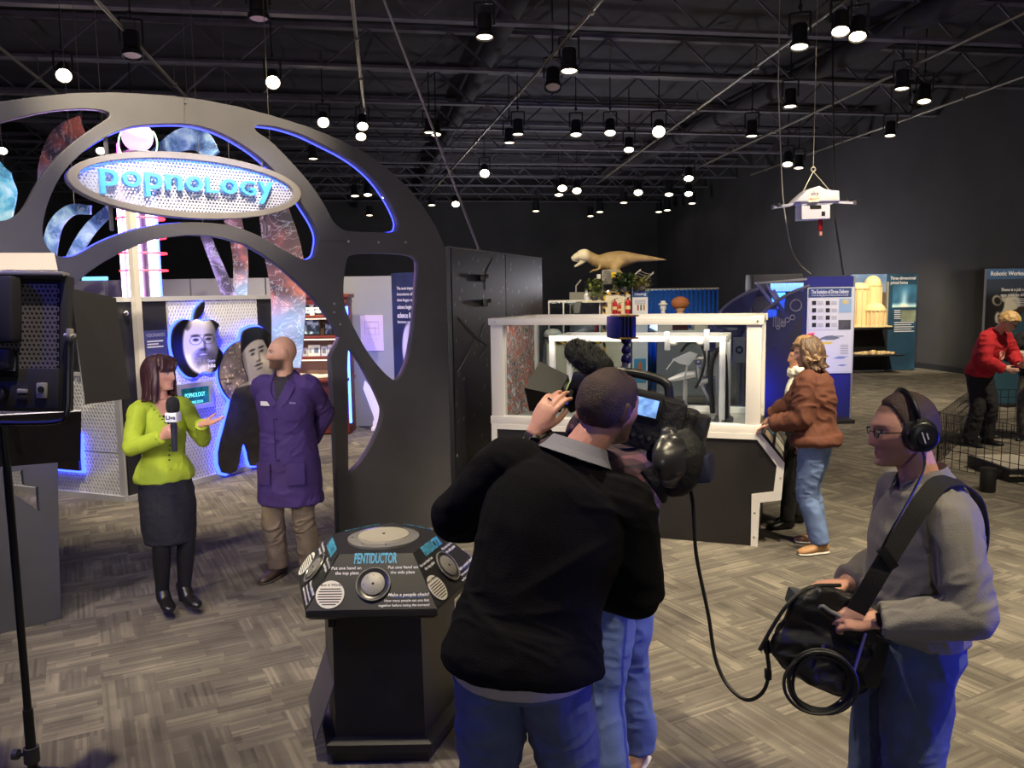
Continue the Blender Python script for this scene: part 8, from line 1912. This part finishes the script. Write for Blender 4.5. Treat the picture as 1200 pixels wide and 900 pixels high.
# headphones
def hq(p): q = sm_.headpt(p); v = Matrix.Rotation(sm_.yaw, 3, 'Z') @ Vector(q); return np.array([v.x + pos[0], v.y + pos[1], v.z])
hpn = thing('headphones', 'large black closed headphones worn by the sound man', 'headphones', hq((0, -.01, .13))); HB = mat('headphone_black', (20, 20, 23), .35)
wpart('headband', tube([hq((.092, -.012, .03)), hq((.088, -.008, .068)), hq((.056, -.006, .106)), hq((0, -.004, .124)), hq((-.056, -.006, .106)), hq((-.088, -.008, .068)), hq((-.092, -.012, .03))], .013, 10, 6, flat=.6), HB, hpn)
for sg in (-1, 1):
 cu = wpart('ear_cup', tube([hq((sg * .074, -.014, -.004)), hq((sg * .094, -.015, -.005)), hq((sg * .112, -.017, -.005)), hq((sg * .118, -.017, -.005))], [.047, .050, .046, .034], 24, 3), HB, hpn); sub('ear_pad', ring(hq((sg * .080, -.014, -.004)), .040, .014, hq((1, 0, 0)) - hq((0, 0, 0)), 26, 8), mat('pad_leather', (28, 27, 30), .6), cu, hpn)
 sub('cup_hinge', tube([hq((sg * .094, -.012, .05)), hq((sg * .100, -.013, .03))], [.012, .02], 8, 2, flat=.6), mat('hinge_grey', (70, 68, 70), .35, .5), cu, hpn); sub('cup_plate', cyl(hq((sg * .117, -.017, -.005)), hq((sg * .120, -.017, -.005)), .026, .026, 22), mat('cup_disc', (34, 34, 38), .25), cu, hpn)
uu = unit(hq((0, .25, .97)) - hq((0, 0, 0))); vv = unit(hq((-1, 0, 0)) - hq((0, 0, 0))); x3 = np.cross(uu, vv);
for j, (wd_, off) in enumerate(((.036, .006), (.020, -.006))): c_ = hq((-.1215, -.014 - .0 * j, -.004)) + np.cross(vv, uu) * off; wpart('cup_lettering', box(c_, (.0012, .004, wd_), 0, np.column_stack([vv, np.cross(vv, uu) * -1, uu])), mat('print_silver', (196, 196, 200), .4), hpn, smooth=0)
cbl = [hq((-.10, -.012, -.050)), at_y(1083, 548, 2.36), at_y(1068, 580, 2.33), at_y(1045, 620, 2.31), at_y(1030, 650, 2.33), at_y(1012, 690, 2.38)]
wpart('headphone_cable', tube(cbl, .0035, 6, 6), HB, hpn)
# shoulder strap and sound bag
STR = mat('strap_black', (24, 23, 26), .85, bump=(300, .3)); BAG = mat('bag_nylon', (20, 20, 23), .5, bump=(40, .3), coat=.2)
bgX = at_y(955, 765, 2.50)
bag = thing('sound_mixer_bag', 'black audio mixer bag with clear cover hung in front of the sound man', 'bag', (bgX[0], 2.5, .78))
def bq(x, y, Y): return at_y(x, y, Y)
def quadbag(front, depth, off=0.0): return [bq(x, y, 2.42 + off) for x, y in front]
bpx = [(905, 762), (912, 742), (930, 710), (945, 694), (975, 690), (1002, 702), (1022, 722), (1018, 760), (1012, 806), (985, 812), (955, 800), (925, 785)]
c3 = np.array([bq(x, y, 2.40) for x, y in bpx]); c4 = np.array([bq(x, y, 2.62) for x, y in bpx]); n_ = len(bpx)
V = np.vstack([c3, c4]); F = [tuple(range(n_)), tuple(range(2 * n_ - 1, n_ - 1, -1))] + [(i + n_, (i + 1) % n_ + n_, (i + 1) % n_, i) for i in range(n_)]
bs_ = remesh((V, F), .007, 8); wpart('bag_body', wrinkle(bs_, .012, 12, 3), BAG, bag, smooth=180)
cvr = [bq(900, 765, 2.37), bq(912, 738, 2.37), bq(932, 708, 2.38), bq(950, 694, 2.40)]
wpart('cover_piping', tube([bq(890, 762, 2.40), bq(905, 735, 2.40), bq(925, 706, 2.40), bq(950, 688, 2.42), bq(985, 686, 2.45)], .006, 8, 5), BAG, bag)
CLR = glass('clear_vinyl', (150, 150, 155), .12)
V = []; F = []
for i, (x, y) in enumerate([(891, 765), (903, 738), (922, 708), (945, 692)]):
 for j, Y in enumerate((2.38, 2.47, 2.56, 2.64)): V.append(bq(x + 2 * (j % 2), y + 1.5 * ((i + j) % 2), Y))
for i in range(3):
 for j in range(3): F.append((i * 4 + j, i * 4 + j + 1, i * 4 + j + 5, i * 4 + j + 4))
wpart('clear_cover', (np.array(V), F), CLR, bag, smooth=180)
wpart('mixer_unit', box(bq(965, 712, 2.50), (.20, .14, .05), .008, ry(.25)), mat('mixer_grey', (70, 76, 84), .4, .3), bag); wpart('mixer_edge', bar(bq(946, 722, 2.42), bq(962, 700, 2.42), .012, .012), mat('mixer_teal', (70, 110, 120), .4), bag)
for k2 in range(4): wpart('connector', cyl(bq(955 + k2 * 9, 716 + k2 * 2, 2.42), bq(955 + k2 * 9, 708 + k2 * 2, 2.44), .009, .009, 10), mat('rail_grey', (190, 186, 178), .4, .5), bag)
wpart('xlr_loop', tube([bq(955, 718, 2.40), bq(962, 710, 2.39), bq(972, 716, 2.39), bq(984, 722, 2.39), bq(992, 728, 2.39)], .007, 8, 5), mat('cable_silver', (150, 150, 156), .35, .4), bag)
wpart('edge_piping', bar(bq(1014, 742, 2.38), bq(994, 808, 2.38), .008, .008), mat('piping_lilac', (150, 146, 190), .4), bag); wpart('tie_loop', ring(bq(998, 812, 2.38), .016, .004, (0, 1, 0), 18, 6), mat('cable_silver', (150, 150, 156), .35, .4), bag)
wpart('side_pouch', box(bq(1016, 770, 2.46), (.07, .12, .16), .02, ry(.2)), BAG, bag)
def world_patch(p): v = Matrix.Rotation(sm_.yaw, 3, 'Z') @ Vector(p); return np.array([v.x + pos[0], v.y + pos[1], v.z])
sp_ = [at_y(1003, 716, 2.36), at_y(1030, 670, 2.335), at_y(1060, 622, 2.34), at_y(1083, 586, 2.36), at_y(1103, 566, 2.42), at_y(1128, 568, 2.52), at_y(1146, 590, 2.60), at_y(1148, 640, 2.70), at_y(1120, 700, 2.78), at_y(1050, 735, 2.76), at_y(1000, 730, 2.66)]
sn = [(-.2, -1, .2), (-.2, -1, .2), (-.2, -1, .3), (-.1, -.9, .6), (.1, -.5, 1), (.5, -.2, .9), (1, .2, .4), (1, .5, 0), (.6, 1, 0), (0, 1, 0), (-.4, 1, 0)]
so_ = strip([q - np.array(bag.location[:]) for q in sp_], .055, .006, STR, 'shoulder_strap', bag, [unit(q) for q in sn])
ob('strap_buckle', box(at_y(1040, 654, 2.325) - np.array(bag.location[:]), (.075, .012, .03), .004, ry(.95)), mat('buckle_black', (30, 30, 34), .3), so_)
# coiled cable
coil = thing('coiled_cable', 'coil of black audio cable hanging from the sound bag', 'cable', bq(962, 765, 2.36))
r_ = np.random.default_rng(2)
for j in range(6):
 c_ = bq(962 + r_.normal() * 3, 800 + r_.normal() * 3, 2.35 - .006 * j); wpart('cable_loop', ring(c_, .088 + .006 * r_.normal(), .0052, (.25 + .1 * r_.normal(), 1, .1 * r_.normal()), 40, 7, ry_=.095 + .006 * r_.normal()), HOSE, coil)
wpart('cable_tie', box(bq(988, 826, 2.345), (.018, .02, .024), .004), mat('tie_grey', (150, 150, 156), .5), coil); wpart('hang_cord', tube([bq(962, 765, 2.37), bq(966, 750, 2.40)], .006, 6, 1), HOSE, coil)
# ---- the woman in the rust jacket
pos, face, h = (2.40, 6.40), (-.80, .60), 1.70
L, Dv = to_local(pos, face, h)
bw_ = Person('person', 'woman in a rust brown jacket and blue jeans with half tied curly hair', pos, face, h, True, look=Dv((-.97, .22, -.25)), voxel=.007, skin=(208, 156, 134), girth=1.08, lean=(0, .05),
 arms={'L': dict(wrist=L((2.06, 6.42, 1.02)), pole=Dv((.3, -.6, -1)), palm=(0, 0, -1)), 'R': dict(wrist=L((2.20, 6.86, 1.02)), pole=Dv((.3, .4, -1)), palm=(0, 0, -1))}, legs={'L': dict(ankle=L((2.42, 6.30, .085)), foot=Dv((-.97, -.2, 0))), 'R': dict(ankle=L((2.50, 6.54, .085)), foot=Dv((-.9, .4, 0)))})
RUST = mat('jacket_rust', (92, 50, 34), .85, bump=(200, .35), var=(5, .1))
bw_.cloth('jacket', [bw_.torso(.045, .10, .96)] + [bw_.arm(sd, .034, .96) for sd in 'RL'] + [bw_.torso(.058, .12, .22)], RUST, voxel=.009, amp=.014, seed=51, scale=8); collar(bw_, RUST, .07, .04, .02, .5)
bw_.trousers('jeans', DENIM2, o=.012, flare=.012, amp=.008, scale=10, seed=33); bw_.shoes(mat('shoe_camel', (166, 124, 84), .6), mat('sole_white', (200, 194, 184), .6))
HB1 = mat('hair_light_brown', (142, 112, 80), .5, bump=(90, .5)); HB2 = mat('hair_mid_brown', (88, 66, 52), .5, bump=(90, .5))
bw_.cap_hair(HB1, hairline=.06, thick=.022, back=-.06, side=-.02, seed=5, rough=.9); bw_.locks(bob_locks(8, .13, 34, 1.05, .012, False, back_only=True), HB2, 'hair_locks'); bw_.locks(bob_locks(12, .05, 26, .8, .016, False), HB1, 'hair_curls')
ob('hair_tie', ring(bw_.headpt((0, -.06, .135)), .018, .010, bw_.hu, 16, 8), mat('tie_pink', (226, 66, 120), .6), bw_.root)
# ---- visitor hidden behind her
pos, face, h = (2.52, 7.06), (-1, .1), 1.60
hv_ = Person('person', 'dark clothed visitor with a white scarf hidden behind the rust jacket', pos, face, h, True, voxel=.012, legs={'L': dict(ankle=(-.10, .14, .085))}, face_cfg={}); hv_.top('coat', BLACKC, o=.02, t0=.05, amp=.006, voxel=.012); hv_.trousers('trousers', BLACKC, o=.014, voxel=.012); hv_.shoes(LEATH); hv_.cap_hair(HAIRD, thick=.02)
sf = tube([hv_.neck + np.array([math.cos(t) * .075, math.sin(t) * .08 + .01, .02 + .012 * math.sin(3 * t)]) for t in np.linspace(0, 2 * math.pi, 18)], .034, 10, 2); ob('scarf', wrinkle(remesh(sf, .01, 2), .012, 30, 2), mat('scarf_white', (226, 220, 208), .8), hv_.root, smooth=180); ob('scarf_tail', tube([hv_.neck + np.array([-.02, .08, .0]), hv_.neck + np.array([-.03, .13, -.12]), hv_.neck + np.array([-.03, .135, -.22])], .035, 10, 4, flat=.4), mat('scarf_white', (226, 220, 208), .8), hv_.root)
# ---- the boy in the red hoodie
pos, face, h = (6.10, 10.62), (.50, -.86), 1.78
L, Dv = to_local(pos, face, h)
rb_ = Person('person', 'blond boy in a red hoodie bending over inside the wire pen', pos, face, h, lean=(.04, .22), look=Dv((.72, -.45, -.62)), head_up=Dv((.3, -.2, .9)), voxel=.010, skin=(206, 156, 134), head=(.06, .36, 1.60),
 arms={'R': dict(wrist=(.06, .32, 1.02), pole=(1, -.3, -.6), dir=(-.2, 1, -.2), palm=(-1, 0, 0)), 'L': dict(wrist=(-.12, .42, 1.06), pole=(-1, -.3, -.6), dir=(.2, 1, 0), palm=(1, 0, 0))}, legs={'R': dict(ankle=(.13, -.02, .085)), 'L': dict(ankle=(-.15, .05, .085))}, face_cfg=dict(brow=(150, 120, 80)))
REDH = mat('hoodie_red', (176, 24, 38), .85, bump=(160, .3), var=(5, .1)); hd = rb_.cloth('hoodie', [rb_.torso(.030, .16, .97)] + [rb_.arm(sd, .030, .96) for sd in 'RL'], REDH, amp=.014, seed=61, scale=8, voxel=.010)
ob('hood', tube([rb_.neck + rb_.cr * math.cos(t) * .09 - rb_.cf * (.02 + .06 * math.sin(t)) + np.array([0, 0, .0 - .02 * math.sin(t)]) for t in np.linspace(-.5, math.pi + .5, 12)], .034, 10, 3), REDH, hd)
for j, (a_, b_, rr) in enumerate(((0, .66, .055), (.0, .66, .035), (.04, .70, .03), (-.045, .62, .03))): ob('chest_print', ring(chest_patch(rb_, a_, b_, .012, .03), rr, .006, rb_.cf + np.array([0, 0, .2]), 20, 5), mat('print_rose', (214, 150, 140), .6), hd)
rb_.trousers('trousers', BLACKC, o=.02, flare=.02, amp=.008, voxel=.012); rb_.shoes(LEATH); rb_.cap_hair(mat('hair_blond', (186, 150, 100), .5, bump=(80, .6)), hairline=.05, thick=.024, back=-.05, side=.0, rough=.9)
gf = ob('glasses', xf(cat(ring((.030, .098, .004), .02, .003, (0, 1, 0), 16, 5), ring((-.030, .098, .004), .02, .003, (0, 1, 0), 16, 5), tube([(.05, .095, .006), (.082, 0, .006)], .003, 5, 1)), rb_.headM()), gm, rb_.root)
# ---- visitor at the right edge
pos, face, h = (6.98, 10.85), (-.7, -.7), 1.72
ed = Person('person', 'visitor in black at the right edge facing the boy in red', pos, face, h, voxel=.012, lean=(0, .1), arms={'R': dict(wrist=(.10, .34, 1.15), pole=(1, -.3, -.6), dir=(-.2, 1, .2), palm=(-1, 0, 0)), 'L': dict(wrist=(-.05, .38, 1.05), pole=(-1, -.3, -.6), dir=(.2, 1, 0), palm=(1, 0, 0))}); ed.top('jacket', BLACKC, o=.028, t0=.1, amp=.01, voxel=.012); ed.trousers('trousers', mat('camo_grey', (84, 78, 70), .9, var=(14, .5)), o=.02, flare=.02, voxel=.012); ed.shoes(LEATH); ed.cap_hair(HAIRD)
pp = ed.wr['R']; vv_ = Matrix.Rotation(ed.yaw, 3, 'Z') @ Vector(pp + np.array([-.02, .10, .05])); ph = thing('white_card', 'small white card held by the visitor at the right edge', 'card', (pos[0] + vv_.x, pos[1] + vv_.y, vv_.z)); ob('card_face', box((0, 0, 0), (.12, .008, .12), .002, rz(ed.yaw)), mat('badge_white', (238, 234, 226), .5), ph); ob('card_print', box((0, 0, -.0), (.05, .012, .05), 0, rz(ed.yaw)), mat('print_greyline', (150, 152, 156), .6), ph, smooth=0)
# ------------------------------------------------------------------ the video camera on the operator's shoulder
VC = np.array([.445, 2.90, 1.645]); vf = unit(np.array([-.88, .34, .20])); vu = unit(np.array([.20, 0, 1.0]) - vf * (np.array([.20, 0, 1.0]) @ vf)); vl = np.cross(vu, vf)    # vl: the camera's left side, towards the viewer
vcam = thing('video_camera', 'black shoulder video camera with furry microphone, side screen and rain cover', 'video camera', tuple(VC - vu * .12))
RV = np.column_stack([vf, vl, vu])
def vp(a, b, c): return VC + vf * a + vl * b + vu * c
def vbox(c, s, bev=.008, R=None): return box(vp(*c), s, bev, RV if R is None else RV @ R)
CB = mat('camera_black', (22, 22, 25), .45, bump=(60, .15)); CB2 = mat('camera_fabric', (20, 20, 23), .7, bump=(50, .5))
wpart('body', vbox((0, 0, 0), (.30, .12, .20), .02), CB, vcam); wpart('battery', vbox((-.20, -.01, -.01), (.10, .10, .15), .015), CB, vcam); wpart('lens_barrel', tube([vp(.13, 0, .02), vp(.22, 0, .02), vp(.30, 0, .02)], [.05, .045, .055], 22, 2), CB, vcam)
wpart('matte_box', cat(loft(np.array([vp(.28, 0, .02), vp(.40, 0, .02)]), [.085, .115], [.07, .095], [vl] * 2, [vu] * 2, 4)), mat('hood_black', (26, 26, 28), .6), vcam, smooth=0)
lm = wpart('lens_rings', ring(vp(.24, 0, .02), .052, .010, vf, 28, 8), CB2, vcam); sub('focus_marks', ring(vp(.262, 0, .02), .056, .003, vf, 28, 6), mat('mark_green', (150, 180, 90), .5), lm, vcam); sub('record_button', ball(vp(.255, .052, .0), .010, 10, 8), mat('button_blue', (60, 80, 255), .3, emit=.6), lm, vcam)
wpart('handle', tube([vp(.12, 0, .09), vp(.11, 0, .145), vp(-.06, 0, .15), vp(-.10, 0, .09)], .016, 10, 5), CB, vcam); wpart('viewfinder', cat(vbox((.16, .08, .085), (.16, .07, .07), .016)), CB, vcam); wpart('viewfinder_cup', tube([vp(.07, .09, .08), vp(.02, .11, .07)], [.03, .038], 16, 2), CB2, vcam)
sdp = wpart('side_panel', vbox((-.055, .068, .0), (.24, .025, .19), .012), CB2, vcam)
def scrn(X, Y):
 n = fbm(np.column_stack([X * 60, Y * 60, X * 0]), 3)[:, None]; return np.array([110, 150, 210]) * (.6 + .9 * n)
lcdM = Matrix(((-vf[0], vu[0], vl[0], 0), (-vf[1], vu[1], vl[1], 0), (-vf[2], vu[2], vl[2], 0), (0, 0, 0, 1)))
c_ = vp(-.035, .086, .055); Ml = lcdM.copy(); Ml.translation = Vector(c_); fr_ = sub('screen_frame', xf(box((0, 0, -.004), (.115, .085, .012), .005), Ml), CB, sdp, vcam)
sh, C = print_grid([(-.045, -.031), (.045, -.031), (.045, .031), (-.045, .031)], .006, scrn, offset_m(Ml, .004)); sub('lcd_screen', sh, mat('lcd_image', (150, 180, 230), .3, emit=1.1, vcol=True), sdp, vcam, col=C, smooth=0)
c_ = vp(.025, .086, .0); Ml.translation = Vector(c_); sub('status_display', xf(box((0, 0, 0), (.032, .022, .006), .002), Ml), mat('lcd_small', (190, 210, 250), .3, emit=1.0), sdp, vcam)
for j in range(5): sub('control_button', cyl(vp(-.10 + j * .028, .078, -.05), vp(-.10 + j * .028, .086, -.05), .007, .007, 10), mat('button_grey', (60, 60, 64), .4), sdp, vcam)
# rain cover: black fabric frame with a clear pouch
rc = remesh(cat(vbox((-.14, .0, -.03), (.14, .13, .21), .02), tube([vp(-.15, .02, -.02), vp(-.19, .035, -.09), vp(-.20, .05, -.17), vp(-.17, .06, -.22)], [.075, .085, .06, .02], 14, 4)), .008, 4); rcv = wpart('rain_cover', wrinkle(rc, .0025, 10, 8), CB2, vcam, smooth=180)
pch = tube([vp(-.13, .085, .0), vp(-.165, .10, -.06), vp(-.185, .105, -.12), vp(-.18, .09, -.185)], [.03, .085, .085, .03], 26, 8, flat=.40); pch = wrinkle(remesh(pch, .006, 1), .007, 16, 12); wpart('clear_pouch', pch, mat('vinyl_shiny', (46, 45, 50), .3, coat=.25), vcam, smooth=180)
tip = [vp(-.10, .06, -.15), vp(-.15, .07, -.20), vp(-.17, .06, -.255)]; wpart('cover_tail', tube(tip, [.06, .045, .012], 12, 4, flat=.6), CB2, vcam)
wpart('lower_flap', vbox((-.24, .0, -.12), (.12, .14, .10), .02, ry(.3)), mat('flap_navy', (28, 30, 60), .6), vcam)
# furry windscreen on the microphone
fz_a, fz_b = at_y(706, 430, 2.86), at_y(676, 412, 2.98); fl_s = tube([fz_a, (fz_a + fz_b) / 2, fz_b], [.042, .055, .048], 20, 6, dome=True); fn_ = remesh(fl_s, .006, 2)
mcw = wpart('mic_windscreen', fn_, mat('fur_black', (30, 31, 28), .95), vcam, smooth=180); Nn = normals(fn_); idx = np.random.default_rng(3).choice(len(fn_[0]), 1500); V = []; F = []
for i in idx:
 p = fn_[0][i]; d = unit(Nn[i] + np.random.default_rng(int(i)).normal(size=3) * .45); s_, _ = frame_of(d); k_ = len(V); V += [p - s_ * .0012, p + s_ * .0012, p + d * .016]; F.append((k_, k_ + 1, k_ + 2))
fu = sub('fur', (np.array(V), F), mat('fur_strands', (44, 46, 40), .8), mcw, vcam, smooth=0); fu['kind'] = 'stuff'
wpart('mic_mount', tube([fz_a, vp(.10, .0, .12)], .012, 8, 1), CB, vcam)
# ball mount with the wireless box
wb0 = at_y(728, 383, 2.95); base_ = at_y(733, 440, 2.93)
NVB = mat('box_navy', (28, 32, 100), .4); GO = mat('box_gold', (190, 150, 60), .35, .5)
bx_ = wpart('transmitter_box', box(wb0, (.085, .07, .078), .006, rz(.35)), NVB, vcam)
for j in range(3): sub('cooling_fin', box(wb0 + np.array([.004 + .014 * j, -.036 + .004 * j, 0]), (.007, .012, .074), .001, rz(.35)), CB, bx_, vcam)
for z_ in (-.040, .040): sub('gold_edge', box(wb0 + np.array([.012, 0, z_]), (.075, .076, .006), .002, rz(.35)), GO, bx_, vcam)
for y_, r_ in ((398, .020), (410, .018), (421, .020)): wpart('mount_joint', ball(at_y(734, y_, 2.94), r_, 12, 8), mat('mount_blue', (36, 38, 80), .35, .3), vcam)
wpart('mount_arm', tube([at_y(732, 396, 2.95), at_y(735, 412, 2.94), at_y(731, 440, 2.93), vp(.05, 0, .14)], [.010, .011, .013, .014], 10, 3), mat('mount_steel', (120, 120, 150), .3, .6), vcam)
# camera cable to the sound bag
cc_ = [vp(-.22, .0, -.16), at_y(812, 590, 2.80), at_y(816, 650, 2.78), at_y(830, 720, 2.74), at_y(838, 770, 2.70), at_y(852, 802, 2.66), at_y(874, 820, 2.60), at_y(893, 812, 2.55), at_y(901, 790, 2.50), at_y(899, 765, 2.46)]
cbo = thing('camera_cable', 'long black cable looping from the video camera to the sound bag', 'cable', cc_[0]); wpart('cable', tube(cc_, .0065, 8, 8), HOSE, cbo); wpart('plug', cyl(cc_[-1], at_y(898, 750, 2.46), .010, .010, 10), HOSE, cbo); wpart('cable_clip', box(at_y(900, 790, 2.50), (.02, .02, .035), .004), HOSE, cbo)
